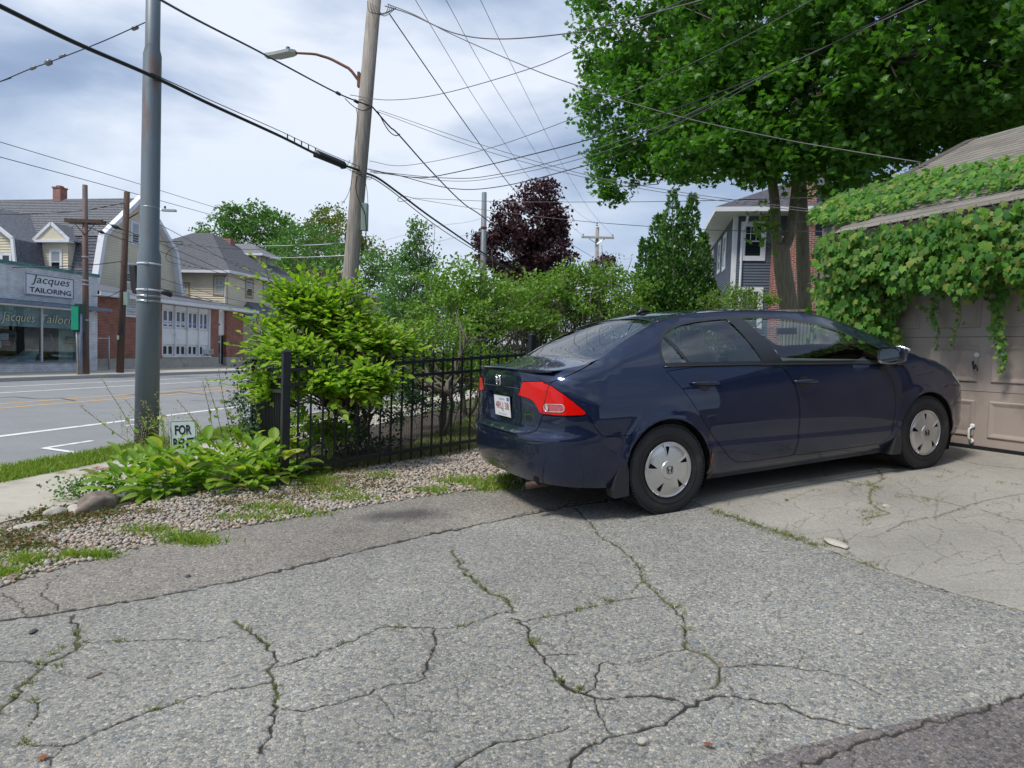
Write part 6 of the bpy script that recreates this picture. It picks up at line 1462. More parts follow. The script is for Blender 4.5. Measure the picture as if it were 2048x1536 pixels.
A1, B1, C1, D1 = SP(sq-e, QP-e, zev), SP(sq2+e, QP-e, zev), SP(sq2+e, pl+e, zev), SP(sq-e, pl+e, zev); R1_, R2_ = SP(ms_, p1_, zk2), SP(ms_, p2_, zk2)
def tri_rows(name, a, b, t0, t1):
    """roof plane a-b at the eave, t0-t1 at the top"""
    u = (b-a)/np.linalg.norm(b-a); n = np.cross(u, t0-a); n /= np.linalg.norm(n); n = n if n[2] > 0 else -n; v = np.cross(n, u); v = v if v[2] > 0 else -v
    H_ = (t0-a)@v; l1, r1, W_ = (t0-a)@u, (t1-a)@u, (b-a)@u
    return rows(name, a, u, v, n, lambda q: l1*q/H_, lambda q: W_+(r1-W_)*q/H_, 0, H_-.01, .19, .035, M_shing, H2)
tri_rows('roof', A1, B1, R1_, R1_); tri_rows('roof', D1, A1, R2_, R1_); tri_rows('roof', B1, C1, R1_, R2_); tri_rows('roof', C1, D1, R2_, R2_)
m = MB(); m.box((A1+B1)/2-ZV*.07, S*(sq2-sq+2*e)/2, N*.04, ZV*.09); m.box((A1+D1)/2-ZV*.07, S*.04, N*(pl-QP+2*e)/2, ZV*.09); m.build('gutter', M_trimw, H2)
m = MB(); m.add([A1-ZV*.13, B1-ZV*.13, C1-ZV*.13, D1-ZV*.13], [(0, 3, 2, 1)]); m.build('soffit', M_trimw, H2)
m = MB(); m.tube([SP(sq-.25, QP-.35, zev-.15), SP(sq-.06, QP+.12, zev-.5), SP(sq-.06, QP+.12, .7)], .05, 8); m.build('downpipe', M_trimw, H2)
for (xa, ya, xb, yb) in ((430, 554, 447, 588), (362, 568, 376, 590)):
    a, b = fs(xa, ya, sq-.02); c, d = fs(xb, yb, sq-.02); window(H2, SP(sq-.02, 0, 0), N, -S, min(a, c), max(a, c), d, b, .14, M_tan, M_paneb, grid_=(2, 0))
for (xa, ya, xb, yb) in ((493, 560, 504, 594), (528, 566, 537, 598), (553, 572, 564, 601)):
    a, b = fp(xa, ya, QP-.02); c, d = fp(xb, yb, QP-.02); window(H2, SP(0, QP-.02, 0), S, -N, a, c, d, b, .16, M_tan, M_pane, blind=.5)
# front dormer
sd0, zd0 = fp(519, 540, QP+2.0); sd1, _ = fp(545, 540, QP+2.0); _, zd1 = fp(530, 511, QP+2.0)
dm = panel(H2, 'dormer', M_cream, sd0, sd1, QP+2.0, QP+5, zd0-1, zd1)
Va = [SP(sd0-.4, QP+1.5, zd1), SP(sd1+.4, QP+1.5, zd1), SP(sd1+.4, QP+5.5, zd1), SP(sd0-.4, QP+5.5, zd1), SP((sd0+sd1)/2, QP+3.3, zd1+1.0), SP((sd0+sd1)/2, QP+6, zd1+1.0)]
mesh('dormer_roof', Va, [(0, 1, 4), (1, 2, 5, 4), (3, 0, 4, 5)], M_shing, H2); m = MB(); m.box(SP((sd0+sd1)/2, QP+1.5, zd1-.08), S*((sd1-sd0)/2+.4), N*.04, ZV*.08); m.box(SP(sd0-.4, QP+3.5, zd1-.08), S*.04, N*2.0, ZV*.08); m.build('dormer_gutter', M_trimw, H2)
for k in range(2): a = sd0+.25+k*(sd1-sd0-.3)/2; window(H2, SP(0, QP+1.99, 0), S, -N, a, a+(sd1-sd0-.8)/2, zd0-.1, zd1-.25, .07, M_tan, M_pane, blind=.4)
panel(H2, 'chimney', M_rbrick, ms_+.4, ms_+1.0, pk-2.0, pk-1.2, zk2-1.4, zk2-.35)
# porch bay
sb0, zb1 = fp(519, 640, QP-1.6); sb1, _ = fp(575, 640, QP-1.6); _, zb2_ = fp(540, 636, QP-1.6)
panel(H2, 'porch_room', M_cream, sb0, sb1, QP-1.6, QP-.01, .3, zb2_)
Va = [SP(sb0-.35, QP-2.0, zb2_), SP(sb1+.35, QP-2.0, zb2_), SP(sb1-.9, QP-.02, zb2_+1.15), SP(sb0+.9, QP-.02, zb2_+1.15), SP(sb0-.35, QP-.02, zb2_), SP(sb1+.35, QP-.02, zb2_)]
mesh('porch_roof', Va, [(0, 1, 2, 3), (0, 3, 4), (1, 5, 2), (0, 4, 5, 1)], M_shingd, H2)
for k in range(3): a = sb0+.25+k*1.1; window(H2, SP(0, QP-1.61, 0), S, -N, a, a+.75, 1.3, zb2_-.4, .12, M_trimw, M_pane, grid_=(3, 3))
sA, zA = fp(487, 629, QP-2.4); sB, zB = fp(512, 646, QP-2.4)
o = panel(None, 'building_sign', M_ink, sA, sB, QP-2.45, QP-2.38, zB, zA); tag(o, 'black sign with white VICTORIA BUILDING lettering beside the brick pier', 'sign')
text('lettering', 'VICTORIA', M_signw, SP((sA+sB)/2, QP-2.455, zA-(zA-zB)*.3), S, ZV, .20, o, 0, (sB-sA)*.9, bold=.02); text('lettering', 'BUILDING', M_signw, SP((sA+sB)/2, QP-2.455, zA-(zA-zB)*.72), S, ZV, .20, o, 0, (sB-sA)*.9, bold=.02)
m = MB(); m.tube([SP((sA+sB)/2, QP-2.35, .1), SP((sA+sB)/2, QP-2.35, zB)], .04, 6); m.build('post', M_galv, o)

# ---------------- further along the street
sc0, zc0 = fp(640, 560, 27.0); sc1, zc1 = fp(765, 575, 27.0)
B3 = empty('brick_shop_row', SP(sc0, 27, .1), 'red brick shop row with white cornice half hidden behind the leafy shrub', 'building')
panel(B3, 'brick_wall', M_rbrick, sc0, sc1+8, 27, 36, .1, zc0-.5); panel(B3, 'cornice', M_trimw, sc0-.2, sc1+8.2, 26.7, 36, zc0-.5, zc0)
for k in range(6): window(B3, SP(0, 26.98, 0), S, -N, sc0+2+k*3.4, sc0+3.4+k*3.4, 4.2, 5.8, .12)
def simple_house(name, label, px0, px1, pyb, pyt, Y, mat, zg, roofmat, rise=1.6, depth=8, wins=3, cat='house'):
    a = atY(px0, (pyb+pyt)/2, Y); b = atY(px1, (pyb+pyt)/2, Y); zt_ = atY((px0+px1)/2, pyt, Y)[2]; r = empty(name, (a[0], a[1], zg), label, cat)
    X0, X1 = a[0], b[0]; D_ = np.array([0, 1., 0]); U_ = np.array([1., 0, 0])
    rows('front_wall', (0, Y, 0), U_, ZV, -D_, lambda z: X0, lambda z: X1, zg, zt_, .13, .015, mat, r)
    m = MB(); m.box(((X0+X1)/2, Y+depth/2+.1, (zg+zt_)/2), U_*(X1-X0)/2, D_*(depth/2-.05), ZV*(zt_-zg)/2); m.build('wall', mat, r)
    V = [(X0-.4, Y-.4, zt_), (X1+.4, Y-.4, zt_), (X1+.4, Y+depth/2, zt_+rise), (X0-.4, Y+depth/2, zt_+rise), (X0-.4, Y+depth+.4, zt_), (X1+.4, Y+depth+.4, zt_)]
    mesh('roof', V, [(0, 1, 2, 3), (3, 2, 5, 4), (0, 3, 4), (1, 5, 2)], roofmat, r)
    m = MB(); m.box(((X0+X1)/2, Y-.42, zt_-.05), U_*((X1-X0)/2+.4), D_*.03, ZV*.1); m.build('gutter', M_trimw, r)
    for k in range(wins): c = X0+(X1-X0)*(k+.5)/wins; window(r, (0, Y-.02, 0), U_, -D_, c-.42, c+.42, max(zg+.9, zt_-1.9), zt_-.5, .1)
    return r
simple_house('white_house', 'white house with two small dark windows seen beyond the iron fence', 985, 1063, 722, 684, 38, M_white, .6, M_shing, rise=2.0, wins=3)
simple_house('beige_house', 'pale house end seen between the trees left of the car roof', 1120, 1180, 700, 660, 44, M_cream, .6, M_shing, rise=1.4, wins=2)

# ---------------- blue house on the right
sH = 28.2; pH, _ = fs(1466, 500, sH)
H3 = empty('blue_house', SP(sH, pH, 1.0), 'blue-grey clapboard house with white trim and brick chimney behind the maple trunks', 'house')
_, zeH = fs(1500, 430, sH); zeH -= .05; pR = pH-9.0; gB = 1.0; Nm = -N
rows('front_wall', SP(sH, 0, 0), N, ZV, -S, lambda z: pR, lambda z: pH, gB, zeH, .115, .026, M_blue, H3)
rows('side_wall', SP(0, pH, 0), S, ZV, N, lambda z: sH, lambda z: sH+15, gB, zeH, .115, .026, M_blue, H3)
m = MB(); m.sbox(sH+.1, sH+15, pR, pH-.05, gB, zeH-.02); m.build('wall_core', M_blue, H3)
for a_ in ((sH-.03, sH+.0, pH-.15, pH+.03), (sH, sH+.15, pH+.0, pH+.03)): panel(H3, 'corner_board', M_trimw, *a_, gB, zeH)
ov = .75
panel(H3, 'soffit', M_trimw, sH-ov, sH+15+ov, pR-ov, pH+ov, zeH, zeH+.05)
for b_ in ((sH-ov-.12, sH-ov, pR-ov, pH+ov+.12), (sH-ov, sH+15+ov, pH+ov, pH+ov+.12)): panel(H3, 'gutter', M_trimw, *b_, zeH+.02, zeH+.20)
E1, E2, E3, E4 = SP(sH-ov-.1, pH+ov+.1, zeH+.2), SP(sH-ov-.1, pR-ov, zeH+.2), SP(sH+15.7, pR-ov, zeH+.2), SP(sH+15.7, pH+ov+.1, zeH+.2); Tt = SP(sH+3.8, (pH+pR)/2, zeH+2.9); T2 = SP(sH+11.5, (pH+pR)/2, zeH+2.9)
def plane_rows(name, a, b, t0, t1, mat, par, pitch=.14):
    u = (b-a)/np.linalg.norm(b-a); n = np.cross(u, t0-a); n /= np.linalg.norm(n); n = n if n[2] > 0 else -n; v = np.cross(n, u); v = v if v[2] > 0 else -v
    H_ = (t0-a)@v; l1, r1, W_ = (t0-a)@u, (t1-a)@u, (b-a)@u
    return rows(name, a, u, v, n, lambda q: l1*q/H_, lambda q: W_+(r1-W_)*q/H_, 0, H_-.01, pitch, .016, mat, par)
plane_rows('roof', E2, E1, Tt, Tt, M_shingd, H3); plane_rows('roof', E1, E4, Tt, T2, M_shingd, H3); plane_rows('roof', E3, E2, T2, Tt, M_shingd, H3)
# white gabled dormer wall over the corner
a, z1_ = fs(1491, 452, sH); b, z2_ = fs(1521, 513.5, sH); window(H3, SP(sH-.015, 0, 0), N, -S, min(a, b), max(a, b), z2_, z1_, .17, M_trimw, M_pane, grid_=(3, 2), proud=.05)
_, zl = fs(1500, 583, sH); window(H3, SP(sH-.015, 0, 0), N, -S, min(a, b), max(a, b), zl-1.5, zl, .17, M_trimw, M_pane, grid_=(3, 2), proud=.05)
_, zbt = fs(1500, 577, sH)
for (s_a, s_b, za_, zb__) in ((30.3, 31.1, z2_-.1, z1_), (32.2, 32.9, z2_+.0, z1_), (35.0, 35.8, zl, z1_)): window(H3, SP(0, pH+.015, 0), S, N, s_a, s_b, za_, zb__, .14, M_trimw, M_pane)
m = MB(); m.tube([SP(sH-.6, pH-.45, zeH), SP(sH-.45, pH-.42, zeH-.3), SP(sH-.07, pH-.33, zeH-.7), SP(sH-.07, pH-.33, gB)], .05, 8); m.build('downpipe', M_trimw, H3)
# porch deck with white railing at the side
_, zp1 = fs(1425, 531, 34.5); zp0 = zp1-.95
pk_ = panel(H3, 'porch_deck', M_trimw, 34.3, 38, pH+.02, pH+2.0, zp0-.35, zp0)
m = MB(); m.sbox(34.3, 34.38, pH+.02, pH+2.0, zp1-.06, zp1); m.sbox(34.3, 34.38, pH+.02, pH+2.0, zp0+.08, zp0+.14); m.build('railing', M_trimw, H3)
for k in range(13): panel(H3, 'baluster', M_trimw, 34.32, 34.36, pH+.12+k*.15, pH+.16+k*.15, zp0+.14, zp1-.06)
panel(H3, 'porch_post', M_trimw, 34.25, 34.43, pH+.10, pH+.28, zp0, zp1+.1); panel(H3, 'porch_post', M_trimw, 34.25, 34.43, pH+1.85, pH+2.02, gB, zp1+.1)
# chimney
pc0, _ = fs(1544, 560, sH-.5); pc1, _ = fs(1634, 560, sH-.5)
ch = panel(H3, 'chimney', M_chim, sH-.55, sH-.005, min(pc0, pc1), max(pc0, pc1), gB-.5, zeH-.9)
pmc = (pc0+pc1)/2; panel(H3, 'chimney', M_chim, sH-.55, sH+.3, pmc-.42-.25, pmc+.42-.25, zeH-.9, zeH+3.2)

# ---------------- unseen house added behind the camera for the car to mirror
BH = empty('mirrored_house', (-1, -7.5, .2), 'unseen dark brown brick house added behind the camera for the car doors to mirror', 'house')
M_bh = brick_material('brown_brick', (.12, .065, .05), (.085, .05, .04), (.14, .12, .105), ax='n')
m = MB(); m.box((1.0, -10.5, 1.9), (9, 0, 0), (0, 3.5, 0), (0, 0, 1.7)); m.build('wall', M_bh, BH)
mesh('roof', [(-8.6, -6.6, 3.6), (10.6, -6.6, 3.6), (10.6, -10.5, 5.2), (-8.6, -10.5, 5.2), (-8.6, -14.4, 3.6), (10.6, -14.4, 3.6)], [(0, 1, 2, 3), (3, 2, 5, 4), (0, 3, 4), (1, 5, 2)], M_shingd, BH)
for k in range(4): window(BH, (0, -6.985, 0), (-1., 0, 0), (0, 1., 0), -8+k*4.6, -6.8+k*4.6, 1.4, 3.0, .12)

# ================================================================== poles, lamps and wires
M_pole = material('grey_blue_steel_pole', (.15, .19, .22), .5, metal=.1, var=.12, vscale=2, stain=(.19, .105, .07), stscale=3.2, stamt=.42, stretch=(1.6, 1.6, .35), bump=.05)
M_wood = material('weathered_pole_wood', (.30, .27, .235), .9, var=.3, vscale=9, stretch=(6, 6, .25), bump=.9, bscale=10, stain=(.12, .10, .085), stscale=3, stamt=.35)
M_woodd = material('dark_creosote_wood', (.085, .055, .042), .9, var=.35, vscale=6, stretch=(6, 6, .3), bump=.6, bscale=12)
M_insul = material('porcelain_insulator', (.20, .21, .22), .3)
M_box = material('pale_green_box', (.27, .36, .32), .5)
M_lampb = material('lamp_housing_grey', (.36, .39, .37), .5)
def pole(name, label, base, top, prof, mat, n=20, cat='utility pole'):
    """prof: (fraction, radius)"""
    base = np.array(base, float); top = np.array(top, float); r = empty(name, base, label, cat); m = MB()
    m.tube([base+(top-base)*f for f, _ in prof], [q for _, q in prof], n); m.build('shaft', mat, r, True); return r
# big steel pole by the hostas
b0 = atZ(293, 893, .10); b0[2] = .05; t0 = atY(309, -160, b0[1]-.02)
hh = t0[2]-b0[2]; fr = lambda z: (z-.05)/hh
zt_ = lambda y: float(atY(300, y, b0[1])[2])
PL_ = pole('steel_pole', 'thick blue-grey steel trolley pole with rust streaks standing behind the hostas', b0, t0,
           [(0, .152), (fr(zt_(512)), .143), (fr(zt_(498)), .120), (fr(zt_(112)), .112), (fr(zt_(98)), .091), (1, .085)], M_pole, 32)
def on_pole(z): return b0+(t0-b0)*fr(z)
for y, rr, mt in ((529, .147, M_signw), (581, .150, M_signw), (593, .151, M_galv), (603, .151, M_galv)):
    z = zt_(y); m = MB(); m.lathe(on_pole(z), ZV, [(rr, -.012), (rr+.003, -.012), (rr+.003, .012), (rr, .012)], 28); m.build('band', mt, PL_, True)
    m = MB(); m.box(on_pole(z)+np.array([.05, -rr-.008, 0]), (.02, 0, 0), (0, .012, 0), (0, 0, .016)); m.build('buckle', M_galv, PL_)
z = zt_(416); m = MB(); m.lathe(on_pole(z), ZV, [(.118, -.006), (.121, 0), (.118, .006)], 28); m.build('collar', M_galv, PL_, True)
# signal head seen from behind, on the street side of the pole
sg = empty('traffic_signal', on_pole(zt_(560)), 'dark signal housing strapped to the street side of the steel pole', 'traffic signal')
c = atY(267, 558, b0[1]+.12); m = MB(); hgt = .42; m.prism([c+np.array([-.075, 0, .20]), c+np.array([.02, 0, .20]), c+np.array([.06, 0, -.20]), c+np.array([-.02, 0, -.20]), c+np.array([-.045, 0, -.12])], (0, .28, 0)); o = m.build('housing', M_plast, sg)
md = o.modifiers.new('b', 'BEVEL'); md.width = .015; md.segments = 2
m = MB(); m.box(c+np.array([.09, .10, .17]), (.06, 0, 0), (0, .02, 0), (0, 0, .012)); m.box(c+np.array([.10, .10, -.12]), (.05, 0, 0), (0, .02, 0), (0, 0, .012)); m.build('bracket', M_galv, sg)
# weathered wooden pole
wy = 15.0; wb = atY(700, 560, wy); wt = atY(754, -60, wy); dv = (wt-wb)/(wt[2]-wb[2]); wb = wb-dv*(wb[2]-.1)
WP = pole('utility_pole', 'leaning weathered wooden utility pole carrying the street lamp and many cables', wb, wt, [(0, .185), (.3, .175), (.6, .165), (1, .145)], M_wood, 24)
def on_wp(py, dx=0, dy=0): z = atY(725, py, wy)[2]; q = wb+dv*(z-wb[2]); return q+np.array([dx, dy, 0])
c = on_wp(436, .235, -.10); m = MB(); m.box(c, (.065, 0, 0), (0, .09, 0), (0, 0, .30)); bx = m.build('terminal_box', M_box, WP)
for sx_ in (-.045, -.015, .015, .045): m = MB(); m.box(c+np.array([sx_, -.0925, 0]), (.006, 0, 0), (0, .003, 0), (0, 0, .28)); m.build('rib', M_box, bx)
q0 = on_wp(165, -.16, 0); lp = atY(592, 106, wy+.4)
SL = empty('street_lamp', q0, 'flat grey street lamp on a rusty curved arm fixed to the leaning wooden pole', 'street lamp')
pts = [q0, atY(700, 138, wy), atY(660, 117, wy+.15), atY(630, 108, wy+.25), lp]
t_ = np.linspace(0, 1, 5); tt_ = np.linspace(0, 1, 16); P_ = np.stack([np.interp(tt_, t_, [p[i] for p in pts]) for i in range(3)], 1)
m = MB(); m.tube(P_, np.linspace(.035, .026, 16), 10); m.build('arm', M_rust, SL, True)
m = MB(); m.box(on_wp(160, -.19, 0), (.03, 0, 0), (0, .06, 0), (0, 0, .16)); m.build('bracket', M_rust, SL)
h0 = lp; h1_ = atY(532, 109, wy+.5); d = h1_-h0; L_ = np.linalg.norm(d); d /= L_; sdv = np.cross(d, ZV)
m = MB(); m.prism([h0-sdv*.06+ZV*.05, h0-sdv*.14+d*.12+ZV*.05, h0-sdv*.14+d*.45+ZV*.0, h0-sdv*.08+d*L_-ZV*.0, h0+sdv*.08+d*L_, h0+sdv*.14+d*.45, h0+sdv*.14+d*.12+ZV*.05, h0+sdv*.06+ZV*.05], (0, 0, -.07)); hd = m.build('lamp_head', M_lampb, SL)
m = MB(); m.lathe(h0+d*.2+ZV*.05, ZV, [(.045, 0), (.045, .09), (.03, .10)], 12); m.build('photocell', material('photocell_blue', (.04, .06, .10), .4), hd, True)
# other poles
def simple_pole(name, label, x0, y0, x1, y1, Y, r0, r1, mat, cat='utility pole', zb=None):
    b = atY(x0, y0, Y); t = atY(x1, y1, Y)
    if zb is not None: b = b-(t-b)/(t[2]-b[2])*(b[2]-zb)
    return pole(name, label, b, t, [(0, r0), (1, r1)], mat), b, t
P2_, pb, pt = simple_pole('steel_pole', 'slender grey steel pole rising out of the garden shrubs behind the fence', 965, 640, 968.5, 385, 27, .17, .10, M_pole, zb=.1)
m = MB(); m.lathe(pb+(pt-pb)*.82, ZV, [(.125, -.05), (.135, 0), (.125, .05)], 16); m.build('band', M_rust, P2_, True)
P3_, pb3, pt3 = simple_pole('steel_pole', 'rusty steel pole with double wooden crossarm in front of the tailor shop', 172, 748, 170, 370, 26.4, .125, .092, material('rusty_pole', (.12, .10, .10), .7, metal=.3, var=.3, vscale=3, stain=(.22, .09, .05), stscale=2, stamt=.7, stretch=(2, 2, .5)))
for dy, xa, xb, yy in ((-.12, 130, 205, 441), (.12, 139, 211, 444)):
    a, b = atY(xa, yy, 26.4+dy), atY(xb, yy+2, 26.4+dy); m = MB(); m.box((a+b)/2, (b-a)/2, (0, .05, 0), (0, 0, .07)); ar = m.build('crossarm', M_woodd, P3_)
for k in (-1, 1):
    a = atY(170, 470, 26.25); b = atY(170+k*21, 447, 26.25); m = MB(); m.tube([a, b], .018, 5); m.build('brace', M_black, P3_)
for k, yy in enumerate((513, 560, 568, 639)): m = MB(); m.lathe(pb3+(pt3-pb3)*((748-yy)/378), ZV, [(.128, -.03), (.132, 0), (.128, .03)], 12); m.build('band', M_galv, P3_)
P4_, pb4, pt4 = simple_pole('utility_pole', 'dark creosoted wooden pole in front of the red brick office', 240, 745, 254, 384, 28.4, .15, .115, M_woodd)
c = atY(253, 597, 28.2); m = MB(); m.box(c, (.09, 0, 0), (0, .08, 0), (0, 0, .28)); m.build('terminal_box', M_box, P4_)
c = atY(247, 658, 28.15); m = MB(); m.box(c, (.04, 0, 0), (0, .05, 0), (0, 0, .22)); m.build('cable_guard', M_black, P4_)
a = atY(251, 440, 28.4); b = atY(277, 425, 28.3); m = MB(); m.tube([a, b], .03, 6); m.build('bracket_arm', M_rust, P4_)
m = MB(); m.box(atY(236, 675, 28.2), (.045, 0, 0), (0, .01, 0), (0, 0, .09)); m.build('tag_plate', M_box, P4_)
for (x0, x1, yt, yb, rr) in ((155, 153, 662, 749, .05), (160, 160, 628, 750, .055)):
    a = atY(x0, yt, 26.0); b = atZ(x0, yb, .12); b = atY(x0, yb, 26.0); 
GC = empty('sign_cabinet', atY(158, 748, 26.0), 'blank green metal sign cabinet on two pipes beside the rusty pole', 'sign')
m = MB(); m.tube([atY(153, 640, 26.0), atY(156, 749, 26.0)], .045, 8); m.build('post', M_galv, GC, True); m = MB(); m.tube([atY(161, 628, 26.0), atY(162, 749, 26.0)], .06, 8); m.build('post', M_slate, GC, True)
a, b = atY(143, 613, 25.9), atY(157, 660, 25.9); m = MB(); m.box((a+b)/2, ((b[0]-a[0])/2, 0, 0), (0, .02, 0), (0, 0, (a[2]-b[2])/2)); m.build('cabinet_face', M_green, GC)
a, b = atY(155, 608, 26.1), atY(165, 664, 26.1); m = MB(); m.box((a+b)/2, ((b[0]-a[0])/2, 0, 0), (0, .18, 0), (0, 0, (a[2]-b[2])/2)); m.build('cabinet_side', M_dgreen, GC)
P5_, pb5, pt5 = simple_pole('utility_pole', 'distant wooden pole with a single pale crossarm above the garden trees', 1188, 690, 1195, 455, 48, .19, .13, M_wood, zb=0)
a, b = atY(1163, 474, 47.8), atY(1228, 476, 47.8); m = MB(); m.box((a+b)/2, (b-a)/2, (0, .06, 0), (0, 0, .07)); m.build('crossarm', M_concrete, P5_)
for k in (-1, 1): m = MB(); m.tube([atY(1194, 488, 47.8), atY(1194+k*16, 477, 47.8)], .03, 5); m.build('brace', M_galv, P5_)
ins = []
for x_, y_ in ((1166, 470), (1194, 448), (1225, 471)): m = MB(); m.lathe(atY(x_, y_+4, 47.8), ZV, [(.05, 0), (.08, .06), (.05, .12), (.07, .18), (.03, .24)], 8); m.build('insulator', M_insul, P5_)
# distant lamp across the street
DL = empty('street_lamp', atY(318, 423, 40), 'small distant street lamp head right of the thick steel pole', 'street lamp')
m = MB(); m.box(atY(338, 421, 40), (.42, 0, 0), (0, .12, 0), (0, 0, .06)); m.build('lamp_head', M_lampb, DL); m = MB(); m.tube([atY(290, 418, 40), atY(332, 420, 40)], .04, 6); m.build('arm', M_galv, DL)
m = MB(); m.lathe(atY(330, 417, 40), ZV, [(.06, 0), (.06, .14)], 8); m.build('photocell', M_black, DL)
# ---------------- wires
def spl(P, k=10):
    P = [np.array(p, float) for p in P]
    if len(P) < 3: return P
    Q = [2*P[0]-P[1]]+P+[2*P[-1]-P[-2]]; out_ = []
    for i in range(1, len(Q)-2):
        a, b, c, d = Q[i-1:i+3]
        for t in np.linspace(0, 1, k, endpoint=False): out_.append(.5*((2*b)+(-a+c)*t+(2*a-5*b+4*c-d)*t*t+(-a+3*b-3*c+d)*t**3))
    return out_+[P[-1]]
WIRES = []
def wire(label, pts, r, mat=None, group=None, name='cable', ext=0):
    """pts: pixel and distance along the view of points on a real cable"""
    P = [atY(x, y, Y) for x, y, Y in pts]
    if ext: P = [P[0]+(P[0]-P[1])/np.linalg.norm(P[0]-P[1])*ext]+P
    Q = spl(P); o = empty(name, Q[0], label, 'cable', group) if False else None
    m = MB(); m.tube(Q, r, 5); o = m.build(name, mat or M_wire, None, True); tag(o, label, 'cable', group); return o
W0 = 6.4
main = wire('thick black cable bundle crossing the top left and passing in front of the steel pole', [(-40, -8, 6.1), (0, 12, W0), (150, 85, 7.4), (302, 151, 8.7), (420, 208, 10), (560, 272, 11.8), (650, 316, 13.4), (725, 343, 15)], .026, ext=3)
m = MB(); m.tube([atY(x, y, Y) for x, y, Y in ((302, 146, 8.7), (420, 200, 10), (560, 262, 11.8), (640, 300, 13.2), (725, 336, 15))], .007, 5); m.build('messenger_wire', M_wire, main, True)
for i in range(5):
    x_ = 575+i*14; m = MB(); m.tube([atY(x_, 268+i*7.0, 12.1+.3*i), atY(x_, 280+i*7.2, 12.1+.3*i)], .012, 4); m.build('spacer', M_wire, main)
sc_ = wire('black cylindrical splice enclosure hanging on the cable bundle left of the wooden pole', [(634, 309, 13.2), (637, 310, 13.25), (683, 329, 14.1), (686, 331, 14.15)], .085, name='splice_enclosure'); sc_['category'] = 'cable splice'
wire('thick black cable bundle running down right from the wooden pole to the garden trees', [(720, 343, 15), (755, 356, 15.6), (800, 388, 17), (880, 447, 19.5), (1008, 532, 25), (1110, 585, 34), (1180, 615, 45)], .028)
wire('second cable alongside the bundle leaving the wooden pole towards the lower right', [(725, 350, 15), (770, 372, 16), (900, 470, 20), (1060, 565, 29)], .012)
LP0 = wire('tangle of dark cable loops hanging on the wooden pole at the splice', [(700, 320, 14.75), (694, 336, 14.7), (712, 343, 14.7), (722, 330, 14.75)], .006)
for i in range(1, 6): m = MB(); m.tube(spl([atY(*q_) for q_ in [(700+i*6, 320+i*5, 14.75), (694+i*7, 336+i*4, 14.7), (712+i*6, 343+i*3, 14.7), (722+i*4, 330+i*4, 14.75)]]), .006, 5); m.build('loop', M_wire, LP0, True)
wire('upper black cable from the top left to the wooden pole just below the lamp arm', [(300, -12, 7.6), (396, 41, 9), (506, 97, 10.7), (560, 126, 11.7), (676, 187, 14), (745, 214, 15)], .016, ext=2.5)
for (x_, y_) in ((676, 187), (712, 203)): o = wire('dark clamp on the upper cable, '+('farther left' if x_ < 700 else 'just left of the wooden pole'), [(x_-3, y_-2, 14.2), (x_+4, y_+2, 14.3)], .035, name='cable_clamp', group='clamps on the upper cable'); o['category'] = 'clamp'
wire('loose cable loop under the upper cable left of the wooden pole', [(690, 197, 14.4), (706, 212, 14.6), (725, 221, 14.8), (742, 214, 14.9)], .009)
wire('dead cable end hanging down left of the wooden pole', [(712, 215, 14.7), (716, 238, 14.7), (714, 262, 14.7), (711, 279, 14.7)], .007)
wire('thin cable end dangling below the splice left of the wooden pole', [(705, 344, 14.7), (702, 370, 14.7), (694, 393, 14.7), (683, 409, 14.7)], .006)
wire('heavy cable falling from the wooden pole across the sky towards the garden shrubs', [(745, 214, 15), (779, 253, 15.3), (798, 270, 15.8), (864, 344, 18), (926, 406, 20.5), (974, 440, 23), (1078, 525, 30), (1150, 565, 40)], .018)
wire('bent secondary cable hugging the heavy cable right of the wooden pole', [(755, 222, 15.05), (775, 258, 15.3), (790, 271, 15.7), (800, 268, 15.8)], .012)
wire('cable from the pole top descending to the distant crossarm pole', [(779, 28, 15.1), (889, 188, 18), (964, 294, 22), (1032, 384, 27), (1114, 469, 37), (1183, 513, 47)], .014)
for k, (a, lab) in enumerate((([(831, 0, 16.5), (964, 219, 22), (1061, 359, 31), (1120, 430, 40), (1166, 472, 47.8)], 'left'), ([(892, 0, 17), (982, 162, 22), (1101, 350, 34), (1150, 420, 42), (1194, 450, 47.8)], 'middle'), ([(961, 0, 17.5), (1032, 147, 23), (1129, 337, 35), (1180, 420, 43), (1225, 471, 47.8)], 'right'))):
    wire(f'{lab} of the three thin power lines rising from the distant crossarm pole', a, .008, M_wireg, 'thin power lines to the crossarm pole', ext=6)
wire('thin service wire curving up right from the lamp bracket into the big maple', [(700, 190, 14.9), (779, 200, 14.6), (886, 187, 14), (1061, 137, 13), (1160, 95, 12.3), (1276, 42, 11.5), (1385, -8, 10.8)], .008, M_wireg)
tw = wire('twisted service cable sagging from the pole top towards the upper edge of the maple', [(770, 12, 15), (820, 28, 14.4), (911, 67, 13.6), (1007, 78, 12.8), (1160, 64, 11.8), (1216, 51, 11.3), (1420, -4, 10)], .012, M_wireg)
wire('long service cable from the pole top down to the edge of the garage roof', [(775, 8, 15), (830, 30, 14.5), (907, 70, 14), (1061, 137, 13), (1160, 173, 12.4), (1234, 198, 11.9), (1378, 238, 11), (1563, 278, 9.9), (1700, 302, 9.2), (1842, 325, 8.6)], .009, M_wireg)
wire('pair of thin wires from the wooden pole to the ivy at the garage, upper one', [(757, 220, 15), (967, 291, 14), (1174, 350, 13), (1359, 384, 12), (1494, 403, 11.2), (1623, 419, 10.4)], .006, M_wireg)
wire('pair of thin wires from the wooden pole to the ivy at the garage, lower one', [(757, 224, 15), (960, 298, 14), (1174, 356, 13), (1359, 390, 12), (1494, 408, 11.2), (1623, 424, 10.4)], .006, M_wireg)
